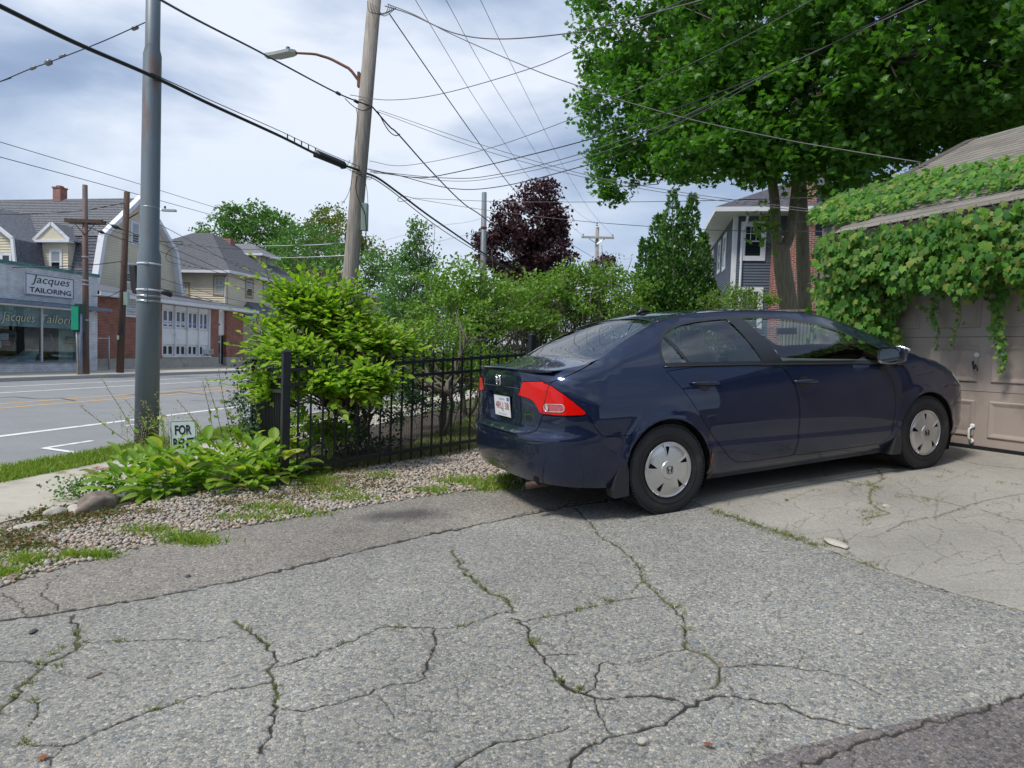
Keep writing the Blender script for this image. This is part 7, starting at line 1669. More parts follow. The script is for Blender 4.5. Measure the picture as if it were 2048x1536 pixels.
wire('wire leaving the splice and rising steeply through the maple leaves', [(739, 322, 15), (811, 331, 14.2), (967, 300, 13), (1140, 239, 11.6), (1234, 197, 11), (1350, 143, 10.2), (1498, 69, 9.3), (1640, -8, 8.5)], .006, M_wireg)
wire('dark service cable sweeping up to the top right, uppermost of the sagging group', [(735, 338, 15), (820, 354, 14.2), (895, 348, 13.6), (1160, 284, 11.8), (1327, 227, 10.8), (1586, 125, 9.2), (1845, -5, 7.8)], .010)
wire('pale service cable sweeping up to the top right, middle of the sagging group', [(740, 342, 15), (889, 356, 13.7), (989, 350, 13), (1160, 308, 11.9), (1359, 236, 10.7), (1517, 157, 9.7), (1862, -4, 7.9)], .008, M_wireg)
wire('thin service cable of the sagging group ending in the maple crown', [(740, 344, 15), (900, 362, 13.8), (1010, 352, 13), (1180, 312, 12), (1370, 240, 10.8), (1540, 150, 9.7)], .006, M_wireg)
wire('lowest cable of the sagging group crossing above the purple tree', [(748, 346, 15), (789, 349, 14.7), (904, 377, 13.9), (1007, 372, 13.2), (1160, 334, 12.2), (1239, 310, 11.7), (1359, 241, 10.9), (1420, 212, 10.5)], .009)
wire('level wire crossing the purple tree and the maple at the height of the eaves', [(826, 396, 22), (993, 403, 20), (1123, 404, 18), (1330, 403, 16), (1640, 395, 12.4)], .008, M_wireg)
wire('lower level wire passing behind the yew to the ivy', [(826, 397, 22), (964, 419, 20.5), (1140, 440, 18.5), (1300, 453, 17), (1450, 461, 15), (1660, 463, 12.6)], .008, M_wireg)
o = wire('small loop of wire where the level wires leave the bundle', [(826, 396, 18), (806, 392, 18), (796, 398, 18), (800, 403, 18), (822, 399, 18)], .008)
wire('upper far trolley wire descending from the left edge', [(-60, 268, 22), (0, 284, 24), (282, 369, 33), (437, 417, 42), (560, 452, 55)], .014, M_wire)
wire('lower far trolley wire descending from the left edge', [(-60, 298, 20), (0, 314, 22), (200, 368, 28), (434, 433, 40), (560, 470, 55)], .014, M_wire)
sp1 = wire('span wire with insulators tied to the steel pole at the top left', [(-60, 183, 9.5), (0, 163, 9.3), (60, 138, 9.1), (97, 125, 9), (200, 85, 8.8), (290, 45, 8.7)], .007, ext=9)
for (x_, y_, r_) in ((66, 136, .022), (97, 125, .040), (125, 112, .020), (270, 56, .028)): m = MB(); m.lathe(atY(x_, y_, 9.0), atY(x_+8, y_-3.4, 9)-atY(x_, y_, 9.0), [(r_*.5, -.05), (r_, -.03), (r_, .03), (r_*.5, .05)], 8); m.build('insulator', M_insul, sp1, True)
wire('slack dark wire between the far poles above the gambrel roof', [(-40, 426, 27), (0, 428, 27), (66, 428, 27), (166, 421, 27), (254, 405, 28.4)], .016)
wire('wire crossing the shop cornice to the dark wooden pole', [(-40, 536, 26), (0, 536, 26), (166, 531, 26.8), (243, 523, 28.3)], .016)
w1 = wire('upper trolley wire with line insulators right of the wooden crossarm', [(209, 443, 26.4), (232, 454, 27), (276, 470, 28.4), (317, 486, 30), (400, 520, 35), (500, 566, 44)], .016)
m = MB(); m.lathe(atY(232, 454, 27), (1, .3, -.4), [(.02, -.2), (.07, -.1), (.09, 0), (.05, .1), (.03, .25)], 8); m.build('insulator', M_wire, w1)
w2 = wire('lower trolley wire with a line insulator right of the wooden crossarm', [(176, 454, 26.4), (203, 464, 27), (246, 479, 28.2), (317, 502, 30.5), (420, 540, 37), (510, 568, 45)], .016)
m = MB(); m.lathe(atY(203, 464, 27), (1, .3, -.35), [(.02, -.15), (.06, -.06), (.07, 0), (.03, .12)], 8); m.build('insulator', M_wire, w2)
wire('thin wire from the crossarm brace passing behind the steel pole', [(190, 448, 26.4), (240, 466, 27.6), (300, 478, 29), (400, 500, 34), (520, 545, 45)], .010)
wire('cable from the street lamp pole across the hip roof', [(316, 447, 24), (400, 492, 30), (473, 531, 37), (560, 565, 48)], .012)
wire('looped cable in front of the hip roof', [(318, 484, 25), (366, 484, 28), (340, 500, 28), (332, 516, 28), (348, 526, 28.5), (420, 540, 34)], .011)
wire('spiralling cable across the top of the hip roof to the wooden pole', [(318, 483, 30), (400, 492, 28), (500, 499, 24), (600, 490, 20), (690, 485, 15.6)], .010)
wire('pale wire from the distance to the wooden pole below the terminal box', [(540, 516, 30), (620, 514, 22), (690, 511, 15.4)], .009, M_signw)
wire('pale wire over the tree tops just below the terminal box', [(515, 492, 30), (620, 490, 22), (690, 485, 15.3)], .009, M_signw)
w3 = wire('low cable passing along the eaves of the brick office', [(322, 577, 22), (386, 592, 26), (515, 622, 36)], .014)
o = wire('black splice enclosure on the low cable beside the steel pole', [(321, 582, 21.9), (344, 590, 22.1)], .10, name='splice_enclosure'); o['category'] = 'cable splice'
wire('thin cable above the eaves of the brick office', [(318, 556, 22), (424, 588, 28), (520, 612, 36)], .010)
wire('cable from the shop corner to the dark wooden pole', [(186, 592, 26), (210, 594, 26.8), (225, 590, 27.6), (243, 580, 28.3)], .014)
LP1 = wire('tangle of cable loops at the very top of the wooden pole', [(735, 2, 14.8), (740, 24, 14.7), (770, 26, 14.7), (778, 8, 14.8)], .008)
for k in range(1, 5): m = MB(); m.tube(spl([atY(*q_) for q_ in [(735+k*5, 2+k*3, 14.8), (740+k*7, 24+k*2, 14.7), (770+k*5, 26-k*2, 14.7), (778+k*3, 8+k*2, 14.8)]]), .008, 5); m.build('loop', M_wire, LP1, True)
wire('cable running down the face of the wooden pole', [(714, 352, 14.75), (712, 380, 14.78), (722, 410, 14.76), (730, 430, 14.76), (732, 470, 14.76), (726, 500, 14.76)], .012)
wire('thin wire from the splice to the top of the terminal box', [(728, 352, 14.75), (734, 380, 14.75), (736, 408, 14.75)], .006)
wire('stay wire with strain insulators left of the slender steel pole', [(760, 483, 24), (880, 452, 25), (930, 445, 26), (966, 436, 27)], .008, M_signw)
wire('lower stay wire with strain insulators left of the slender steel pole', [(862, 486, 25), (915, 474, 26), (966, 462, 27)], .008, M_signw)

# ================================================================== trees and plants
def branches(m, base, dirs, rg, levels=2, L=1., r=.05, spread=.6, n=3, ends=None):
    for _ in range(n):
        d = np.array(dirs)+rg.normal(size=3)*spread; d /= np.linalg.norm(d); e = base+d*L*(.7+.6*rg.random())
        q = wobble(base, e, 5, .06, rg); m.tube(q, np.linspace(r, r*.55, 5), 6 if r > .02 else 4)
        if levels > 1: branches(m, e, d*.6+np.array(dirs)*.4, rg, levels-1, L*.68, r*.55, spread, n, ends)
        elif ends is not None: ends.append(e)
def tree(name, label, cat, blobs, n_cl, per, rcl, size, mat, leaf, seed, trunk=None, tmat=None, up=.8, limbs=True, shell=.5, extra=None, parent_name='crown', lim_r=.03):
    rg = np.random.default_rng(seed); base = trunk[0][0][0] if trunk else blobs[0][0]
    T = empty(name, base, label, cat)
    if blobs:
        P, Cn = clusters(blobs, n_cl, per, rcl, rg, shell)
        if extra is not None: P = np.concatenate([P, extra])
        Rm = rotmats(len(P), np.array([0, 0, up]), rg); s_ = rg.uniform(.65, 1.15, len(P))*size
        leaf_cloud(parent_name, P, Rm, s_, mat, T, leaf, rg, 'stuff')
    if trunk:
        for pts, r0, r1 in trunk:
            m = MB(); Q = spl(pts, 6); m.tube(Q, np.linspace(r0, r1, len(Q)), 14); m.build('trunk', tmat, T, True)
        if limbs and blobs:
            tip = np.array(trunk[-1][0][-1]); m = MB()
            idx = rg.choice(len(Cn), min(len(Cn), 90), replace=False)
            starts = [np.array(t[0][-1]) for t in trunk]
            for i in idx:
                a = min(starts, key=lambda q: np.linalg.norm(q-Cn[i])); m.tube(wobble(a, Cn[i], 6, .05, rg), np.linspace(lim_r, lim_r*.25, 6), 5)
            m.build('limbs', tmat, T, True)['kind'] = 'stuff'
    return T
E3_ = lambda px, py, Y, rx, ry, rz: (atY(px, py, Y), (rx, ry, rz))
M_bark = material('maple_bark', (.24, .205, .15), .95, var=.3, vscale=5, stretch=(5, 5, .6), bump=1.0, bscale=22, stain=(.22, .225, .13), stscale=2, stamt=.5)
M_twig = material('grey_twig', (.14, .12, .10), .9, var=.2)
M_maple = leaf_material('maple_leaves', [(0.054, 0.147, 0.024), (0.074, 0.192, 0.026), (0.095, 0.23, 0.031), (0.066, 0.167, 0.026), (0.122, 0.268, 0.039), (0.049, 0.128, 0.026)], .45, .38, .35)
M_purple = leaf_material('purple_maple_leaves', [(0.046, 0.022, 0.031), (0.068, 0.031, 0.039), (0.088, 0.042, 0.048), (0.041, 0.021, 0.028), (0.135, 0.07, 0.077)], .45, .15, .45, tcol=(1.6, .7, .8))
M_crab = leaf_material('crab_apple_leaves', [(0.108, 0.216, 0.03), (0.149, 0.276, 0.036), (0.189, 0.312, 0.048), (0.088, 0.18, 0.026), (0.243, 0.336, 0.084)], .45, .32)
M_birch = leaf_material('birch_leaves', [(0.068, 0.18, 0.042), (0.101, 0.228, 0.048), (0.135, 0.276, 0.06), (0.061, 0.144, 0.036)], .45, .28)
M_yew = leaf_material('yew_needles', [(0.048, 0.123, 0.024), (0.068, 0.173, 0.03), (0.116, 0.246, 0.042), (0.038, 0.099, 0.022)], .42, .12, .5)
M_farl = leaf_material('far_green_leaves', [(0.065, 0.156, 0.03), (0.091, 0.204, 0.036), (0.117, 0.24, 0.048), (0.052, 0.132, 0.03)], .55, .25)
M_fary = leaf_material('far_yellowish_leaves', [(0.12, 0.184, 0.033), (0.204, 0.218, 0.044), (0.096, 0.172, 0.033), (0.264, 0.218, 0.066)], .55, .25)
# --- big maples on the right
tx0 = atY(1577, 620, 15.)
def P15(px, py, Y=15.): return atY(px, py, Y)
t1 = [P15(1590, 760), P15(1578, 620), P15(1566, 540), P15(1562, 490)]
tree('maple_tree', 'big green maple with forked trunk spreading over the garage', 'tree',
     [E3_(1440, 200, 15, 1.75, 1.7, 1.25), E3_(1420, 300, 14.6, 1.25, 1.3, .75), E3_(1560, 235, 13.8, 1.6, 1.6, 1.55), E3_(1530, 40, 14, 2.0, 1.8, 1.5), E3_(1745, 110, 12.8, 2.1, 1.9, 1.9), E3_(1900, 40, 11.8, 2.0, 1.8, 1.7),
      E3_(1672, 310, 13.2, .8, 1.1, .75), E3_(1510, 318, 14.0, .9, .9, .45), E3_(1640, -250, 13.5, 3.2, 2.6, 2.0), E3_(1960, -260, 12, 2.6, 2.4, 2.2), E3_(2090, 140, 11.6, 1.5, 1.4, 1.2), E3_(1800, 250, 14.5, 1.2, 1.0, .8), E3_(1870, 215, 14.5, 1.7, 1.1, 1.25), E3_(2030, 150, 13.8, 1.7, 1.1, 1.2), E3_(1740, 310, 14.8, 1.0, .9, .55)],
     1330, 46, .40, .155, M_maple, LEAF_MAPLE, 31, [(t1, .215, .18), ([P15(1558, 505), P15(1551, 460), P15(1549, 400), P15(1535, 300)], .135, .10), ([P15(1564, 505), P15(1580, 468), P15(1588, 410), P15(1596, 320)], .125, .09), ([P15(1604, 330), P15(1680, 240, 14), P15(1760, 120, 13)], .09, .05)], M_bark, up=1.1, shell=.62)
t2 = [atY(1616, 760, 16.2), atY(1611, 640, 16.2), atY(1606, 520, 16.2), atY(1602, 400, 16.2), atY(1590, 200, 16.5)]
tree('maple_tree', 'darker maple behind with straight trunk, its crown making the left edge of the foliage', 'tree',
     [E3_(1285, 60, 18, 1.95, 1.9, 1.7), E3_(1262, 225, 17.6, 1.55, 1.6, 1.5), E3_(1240, 335, 17.2, .75, .8, .80), E3_(1350, 150, 18.5, 1.8, 1.6, 1.9), E3_(1370, 320, 17.8, 1.0, 1.0, .70), E3_(1300, -220, 18, 2.6, 2.4, 2.0), E3_(1230, 380, 17, .35, .4, .25), E3_(1480, 322, 17.5, 1.0, 1.0, .6), E3_(1700, 220, 17.5, 2.6, 1.4, 2.0), E3_(1480, 120, 18.5, 2.2, 1.4, 2.2), E3_(1900, 160, 16.5, 2.4, 1.4, 1.8)],
     1150, 46, .42, .15, M_maple, LEAF_MAPLE, 32, [(t2, .175, .14)], M_bark, up=1.1, shell=.6)
# a few shoots on the trunk fork
rg = np.random.default_rng(40); P = atY(1530, 450, 14.7)+rg.normal(size=(70, 3))*[.16, .12, .22]
o = empty('maple_shoots', P[0], 'tuft of bright maple leaves left of the trunk fork', 'leaves'); leaf_cloud('foliage', P, rotmats(70, np.array([0, -.6, .6]), rg), .15, M_crab, o, LEAF_MAPLE, rg, 'stuff')
# --- purple maple
tree('purple_maple_tree', 'tall dark purple-leaved maple behind the garden trees', 'tree',
     [E3_(1082, 395, 30, .95, .9, .75), E3_(1055, 450, 30, 1.7, 1.5, 1.3), E3_(1020, 500, 30, 1.6, 1.5, 1.3), E3_(1090, 520, 30, 1.4, 1.4, 1.5), E3_(965, 480, 30, .8, .8, .35), E3_(1060, 585, 30, 1.9, 1.6, 1.2), E3_(1110, 445, 30, .6, .6, .8), E3_(1125, 560, 30, .8, .8, .8)],
     430, 50, .42, .20, M_purple, LEAF_QUAD, 33, [([atY(1112, 745, 30), atY(1111, 690, 30), atY(1108, 640, 30), atY(1080, 560, 30)], .24, .12)], material('dark_bark', (.10, .085, .05), .9, var=.3), up=.9)
tree('purple_tree', 'small purple-leaved tree peeping over the garden trees below the crossarm pole', 'tree', [E3_(1205, 530, 40, .8, .8, .6)], 30, 30, .3, .2, M_purple, LEAF_QUAD, 34, [([atY(1205, 700, 40), atY(1205, 540, 40)], .1, .06)], M_twig)
# --- garden trees behind the fence
def crab(label, blobs, base, seed, n=90, per=42, size=.078, mat=None, rcl=.24, tips=None, Ln=1.05, cat='tree', name='crab_apple_tree'):
    rg = np.random.default_rng(seed); T = tree(name, label, cat, blobs, int(n*1.9), per, rcl, size, mat or M_crab, LEAF_QUAD, seed, None, None, .7, False, .35)
    m = MB(); b = np.array(base, float); g = float(gz(b[0], b[1])); b[2] = g-.05
    for k in range(3):
        f = b+np.array([rg.normal()*.15, rg.normal()*.15, .55+.3*rg.random()]); m.tube(wobble(b, f, 4, .05, rg), np.linspace(.034, .026, 4), 8)
        for c, r in blobs:
            for _ in range(5):
                e = np.array(c)+rg.normal(size=3)*np.array(r)*.55; q = wobble(f, e, 7, .05, rg); m.tube(q, np.linspace(.020, .005, 7), 5)
                if rg.random() < .7: m.tube(wobble(q[4], q[4]+rg.normal(size=3)*.35, 4, .08, rg), [.009, .007, .005, .003], 4)
    m.build('branches', M_twig, T, True); return T
crab('loose green crab apple tree with bare grey twigs behind the middle of the fence', [E3_(915, 570, 11, .75, .6, .42), E3_(985, 590, 11, .75, .6, .50), E3_(900, 630, 10.6, .7, .6, .35), E3_(1010, 640, 10.8, .6, .5, .30), E3_(960, 655, 10.4, .5, .5, .25)], atY(935, 760, 11), 51, 100)
crab('green crab apple tree between the slender pole and the purple maple trunk', [E3_(1075, 590, 12, .65, .6, .38), E3_(1030, 615, 12, .6, .5, .40), E3_(1120, 560, 12.5, .45, .4, .25), E3_(1080, 640, 11.6, .45, .5, .25)], atY(1060, 745, 12), 52, 60)
crab('open green crab apple tree left of the yew, its twigs showing over the car roof', [E3_(1160, 570, 12.5, .75, .6, .42), E3_(1235, 575, 12.8, .70, .6, .50), E3_(1200, 620, 12.2, .75, .6, .35), E3_(1260, 640, 12.5, .55, .5, .40), E3_(1150, 610, 12.2, .4, .5, .3)], atY(1180, 745, 12.3), 53, 110)
crab('upright birch-like tree with pointed top left of the garden trees', [E3_(838, 470, 17, .30, .3, .42), E3_(832, 515, 17, .52, .5, .5), E3_(825, 570, 17, .80, .7, .6), E3_(800, 630, 16.5, .85, .7, .7), E3_(870, 620, 16.5, .8, .7, .6)], atY(830, 720, 17), 54, 150, 40, .085, M_birch, .26, name='birch_tree')
crab('young leafy bush behind the fence just left of the car', [E3_(880, 700, 8.8, .55, .4, .42), E3_(800, 690, 8.6, .45, .4, .35), E3_(935, 740, 8.8, .40, .35, .35), E3_(850, 760, 8.6, .35, .3, .22)], atY(885, 850, 8.6), 55, 85, 40, .055, M_crab, .18, cat='bush', name='garden_bush')
crab('low green bush under the crab apples behind the fence post', [E3_(985, 725, 10.5, .45, .4, .22), E3_(1050, 735, 11, .3, .3, .12)], atY(990, 790, 10.5), 56, 40, 40, .055, M_crab, .18, cat='bush', name='garden_bush')
crab('sprawling bush with pale leaves between the yew and the blue house', [E3_(1460, 590, 13.5, .45, .4, .20), E3_(1505, 600, 13.5, .50, .4, .22), E3_(1420, 610, 13.2, .35, .4, .18), E3_(1475, 625, 13.2, .6, .4, .15)], atY(1480, 700, 13.5), 57, 46, 36, .06, M_crab, .16, cat='bush', name='garden_bush')
M_dhedge = leaf_material('dark_hedge_leaves', [(0.019, 0.056, 0.021), (0.032, 0.088, 0.03), (0.024, 0.072, 0.024), (0.048, 0.12, 0.038)], .4, .1, .5)
tree('dark_yew_bush', 'dark evergreen bush low behind the fence under the big leafy shrub', 'bush', [E3_(725, 855, 7.6, .55, .3, .42), E3_(790, 790, 8.4, .5, .35, .4), E3_(650, 870, 7.4, .4, .25, .35), E3_(860, 780, 9.6, .5, .4, .30)], 110, 60, .2, .05, M_dhedge, LEAF_QUAD, 58, None)
tree('dark_yew_bush', 'second dark bush at the sidewalk side of the leafy shrub', 'bush', [E3_(510, 800, 8.6, .35, .4, .55), E3_(540, 860, 7.8, .30, .4, .4)], 60, 60, .2, .05, M_dhedge, LEAF_QUAD, 59, None)
tree('round_bush', 'round dark green bush beyond the fence post next to the white house', 'bush', [E3_(1058, 682, 30, .7, .6, .8)], 40, 40, .25, .12, M_dhedge, LEAF_QUAD, 60, None)
tree('clipped_hedge', 'small clipped hedge beside the brick pier across the street', 'hedge', [(SP(41.5, 24.5, .5), (1.6, .5, .45))], 60, 60, .25, .08, M_dhedge, LEAF_QUAD, 61, None)
# --- upright yew
rg = np.random.default_rng(62); YW = empty('yew_tree', atY(1345, 740, 14), 'upright dark green yew with several pointed leaders behind the car roof', 'tree'); YW.location.z = 1.0
P = []; U_ = []
leaders = [(1345, 385, .22), (1385, 392, .20), (1318, 432, .22), (1290, 480, .24), (1408, 470, .20), (1365, 420, .24), (1335, 450, .28), (1300, 540, .26), (1420, 560, .20), (1375, 470, .28), (1395, 540, .26), (1285, 570, .20), (1350, 520, .3), (1325, 560, .3), (1378, 600, .3), (1310, 400+90, .2)]
stems = MB()
for (px_l, py_l, rr) in leaders:
    tip = atY(px_l, py_l, 14+rg.normal()*.35); n_ = 2000; bx_ = atY(1345+(px_l-1345)*.85, 720, 14)[0]; H_ = tip[2]-.9; t = rg.random(n_)**.85
    c = np.stack([bx_+(tip[0]-bx_)*t, np.full(n_, tip[1])*1., .9+H_*t], 1); rad = 1.5*rr*(1-t**2.6)**.6*(.85+.3*np.sin(t*17+px_l))+.03; a = rg.uniform(0, 6.28, n_); q = rad*np.sqrt(rg.uniform(.35, 1, n_))
    P.append(c+np.stack([q*np.cos(a), q*np.sin(a), 0*a], 1)); U_.append(np.stack([np.cos(a)*.9, np.sin(a)*.9, 1.1+0*a], 1)); stems.tube([(bx_, tip[1], .8), tuple(tip-ZV*.1)], [.03, .006], 5)
P = np.concatenate(P); T_ = np.concatenate(U_)+rg.normal(size=(len(P), 3))*.55; T_ /= np.linalg.norm(T_, axis=1)[:, None]; A_ = rg.normal(size=T_.shape); X_ = np.cross(T_, A_); X_ /= np.linalg.norm(X_, axis=1)[:, None]
leaf_cloud('foliage', P, np.stack([X_, T_, np.cross(X_, T_)], 2), rg.uniform(.06, .11, len(P)), M_yew, YW, LEAF_QUAD, rg, 'stuff'); stems.build('stems', M_twig, YW)['kind'] = 'stuff'
# --- trees across the street and in the distance
tree('locust_tree', 'wide dark green tree rising behind the hip-roofed house', 'tree', [E3_(490, 430, 75, 3.0, 3, 1.6), E3_(540, 455, 75, 3.0, 3, 1.8), E3_(450, 455, 74, 2.4, 2, 1.3), E3_(500, 480, 74, 4, 3, 2.2), E3_(590, 520, 72, 4, 3, 3), E3_(410, 460, 76, 1.2, 1, .5)], 260, 34, .95, .42, M_farl, LEAF_QUAD, 71, [([atY(520, 720, 75), atY(515, 500, 75)], .5, .3)], M_bark)
tree('oak_tree', 'yellowish green tree with thin bare tops left of the wooden pole', 'tree', [E3_(660, 430, 70, 1.6, 1.5, 1.2), E3_(640, 460, 70, 2.2, 2, 1.4), E3_(690, 470, 70, 2.4, 2, 2.0), E3_(740, 500, 70, 1.8, 1.5, 1.6), E3_(650, 520, 70, 4.4, 3, 2.6)], 170, 34, .8, .38, M_fary, LEAF_QUAD, 72, [([atY(660, 720, 70), atY(660, 480, 70)], .45, .25)], M_bark)
tree('linden_tree', 'dense mid-green trees behind the porch between hip roof and wooden pole', 'tree', [E3_(610, 500, 62, 3.4, 3, 2.6), E3_(700, 545, 60, 3.6, 3, 2.6), E3_(760, 560, 58, 2.4, 2, 2.4), E3_(560, 530, 64, 2.6, 2, 2.2)], 230, 36, .8, .34, M_farl, LEAF_QUAD, 73, [([atY(640, 720, 60), atY(640, 560, 60)], .45, .25)], M_bark)
tree('far_tree', 'dark tree top showing over the roof at the far left edge', 'tree', [E3_(8, 425, 70, 1.7, 2, .7)], 40, 36, .6, .4, M_farl, LEAF_QUAD, 74, [([atY(5, 700, 70), atY(8, 430, 70)], .4, .2)], M_bark)
rg = np.random.default_rng(75); bl = []
for k in range(16): bl.append(E3_(760+k*30+rg.normal()*8, 668+rg.normal()*5, 75+rg.normal()*4, 2.2, 2, 1.5+.4*rg.random()))
o = tree('distant_trees', 'low band of distant greenery on the horizon beyond the fence', 'trees', bl, 200, 36, .8, .35, M_farl, LEAF_QUAD, 75, None)
o2 = [c for c in o.children][0]; o['kind'] = 'stuff'
bl = [E3_(1350+k*45, 640+rg.normal()*8, 60, 3, 2, 2.6) for k in range(18)]
o = tree('distant_trees', 'greenery behind the blue house and the garage', 'trees', bl, 160, 36, .9, .4, M_farl, LEAF_QUAD, 76, None); o['kind'] = 'stuff'
# --- the big light green shrub
M_shrub = leaf_material('bright_shrub_leaves', [(0.176, 0.319, 0.022), (0.223, 0.379, 0.026), (0.287, 0.438, 0.042), (0.144, 0.261, 0.018), (0.367, 0.474, 0.072), (0.208, 0.343, 0.024)], .5, .42, .3)
rg = np.random.default_rng(81)
SH = empty('leafy_shrub', ground(690, 905), 'big bright green leafy shrub growing through the iron fence at the corner', 'shrub')
LS = LEAF_OVAL
ends = []; m = MB(); base = ground(700, 893)+np.array([.05, .25, 0])
tips = []
sb = [(E3_(640, 640, 6.9, .62, .45, .50), 1.0), (E3_(560, 700, 6.7, .38, .35, .36), .5), (E3_(720, 690, 6.8, .48, .40, .36), .7), (E3_(600, 600, 6.9, .42, .35, .22), .5), (E3_(690, 780, 6.45, .50, .22, .24), .6), (E3_(790, 700, 7.2, .32, .30, .28), .35), (E3_(540, 790, 6.9, .28, .30, .30), .35), (E3_(640, 750, 6.5, .45, .30, .25), .6), (E3_(655, 775, 6.2, .42, .16, .24), .45), (E3_(745, 760, 6.35, .34, .15, .24), .35), (E3_(600, 720, 6.3, .3, .2, .3), .35), (E3_(650, 860, 6.5, .3, .12, .12), .15)]
P = []; Tp = []; Nn = []
def sprig(a, e, nl, ls):
    """a twig with leaves set along it"""
    q = wobble(a, e, 6, .05, rg); m.tube(q, np.linspace(.006, .0018, 6), 4)
    d = (q[-1]-q[0])/np.linalg.norm(q[-1]-q[0])
    for i in range(nl):
        t = (i+.6)/nl; k = t*5; j = min(int(k), 4); b = q[j]+(q[j+1]-q[j])*(k-j); sd = np.cross(d, ZV); sd /= np.linalg.norm(sd)+1e-9; s = 1 if i % 2 else -1
        tp = d*.55+sd*s*.8+rg.normal(size=3)*.28-ZV*.12
        if i == nl-1: tp = d+rg.normal(size=3)*.15
        P.append(b); Tp.append(tp/np.linalg.norm(tp)); Nn.append(ZV*.95+np.array([-.05, -.35, 0])+rg.normal(size=3)*.33)
hub = [np.array(c[0]) for c, w_ in sb]
for (c, r), w_ in sb:
    f = base+np.array([rg.normal()*.08, rg.normal()*.05, .35]); m.tube(wobble(base, f, 4, .04, rg), np.linspace(.026, .020, 4), 7); stem = wobble(f, c, 7, .05, rg); m.tube(stem, np.linspace(.018, .008, 7), 6)
    for _ in range(int(240*w_)):
        d = rg.normal(size=3); d[2] = abs(d[2])*.9-.25; d /= np.linalg.norm(d); e = np.array(c)+d*np.array(r)*(.55+.55*rg.random()); a = np.array(c)+d*np.array(r)*.15
        if rg.random() < .35: a = stem[4]+rg.normal(size=3)*.05
        st_ = e-(e-a)/np.linalg.norm(e-a)*min(.30, np.linalg.norm(e-a)); m.tube([a, st_], [.005, .005], 4)
        sprig(st_, e, rg.integers(7, 11), 1)
for (px_, py_, Y_, ex, ey) in ((480, 548, 6.9, 600, 600), (520, 560, 6.9, 620, 620), (560, 552, 6.95, 610, 600), (655, 545, 6.9, 650, 610), (600, 540, 6.9, 630, 600), (715, 560, 6.9, 680, 620), (730, 575, 6.9, 690, 630), (495, 640, 6.7, 580, 680), (480, 665, 6.7, 560, 700), (500, 620, 6.8, 580, 650), (850, 650, 7.1, 770, 700), (870, 690, 7.1, 790, 720),
                             (760, 800, 6.2, 650, 760), (700, 845, 6.15, 640, 780), (740, 790, 6.2, 660, 760), (620, 770, 6.1, 640, 740), (570, 800, 6.15, 620, 760), (590, 860, 6.2, 620, 800), (470, 720, 6.8, 560, 720), (475, 755, 6.9, 550, 740), (800, 690, 7, 740, 690), (690, 560, 6.9, 660, 600), (540, 590, 6.8, 600, 630), (455, 770, 7, 540, 760), (835, 740, 6.8, 760, 740), (660, 905, 6.5, 660, 860), (620, 880, 6.5, 650, 840)):
    for j in range(3): a = atY(ex, ey, Y_+.1)+rg.normal(size=3)*.05; e = atY(px_, py_, Y_)+rg.normal(size=3)*.09*(j > 0); sprig(a+(e-a)*.25, e, 10, 1)
P = np.array(P); Tp = np.array(Tp); Nn = np.array(Nn); Xx = np.cross(Tp, Nn); Xx /= np.linalg.norm(Xx, axis=1)[:, None]; Zz = np.cross(Xx, Tp); Rm = np.stack([Xx, Tp, Zz], 2)
sz = rg.uniform(.055, .10, len(P)); dist = P@_f; ap = sz/dist*(1+.4*(P[:, 1] < 6.4)); od = np.argsort(-ap)
def single_leaves(par, idx, P, Rm, sz, leaf, mat, name='leaf', variants=6):
    Mi = par.matrix_basis.inverted(); ms = []
    for k in range(variants):
        me = bpy.data.meshes.new(name); rgk = np.random.default_rng(k); V = leaf[0].copy(); V[:, 2] += rgk.normal(size=len(V))*.03; V[:, 2] -= rgk.uniform(-.05, .22)*V[:, 1]**2
        me.from_pydata([tuple(v) for v in V], [], [tuple(int(i) for i in f) for f in leaf[1]]); me.materials.append(mat); me.polygons.foreach_set('use_smooth', np.ones(len(me.polygons), bool)); ms.append(me)
    for j, i in enumerate(idx):
        o = bpy.data.objects.new(name, ms[j % variants]); link(o, par); Mw = Matrix.Identity(4)
        for a in range(3):
            for b in range(3): Mw[a][b] = Rm[i][a][b]*sz[i]
            Mw[a][3] = P[i][a]
        o.matrix_basis = Mi @ Mw
single_leaves(SH, od[:280], P, Rm, sz, LS, M_shrub)
leaf_cloud('foliage', P[od[280:]], Rm[od[280:]], sz[od[280:]], M_shrub, SH, LS, rg, 'stuff')
m.build('stems', material('shrub_stems', (.13, .085, .05), .9, var=.3), SH, True)['kind'] = 'stuff'
print('shrub leaves', len(P))
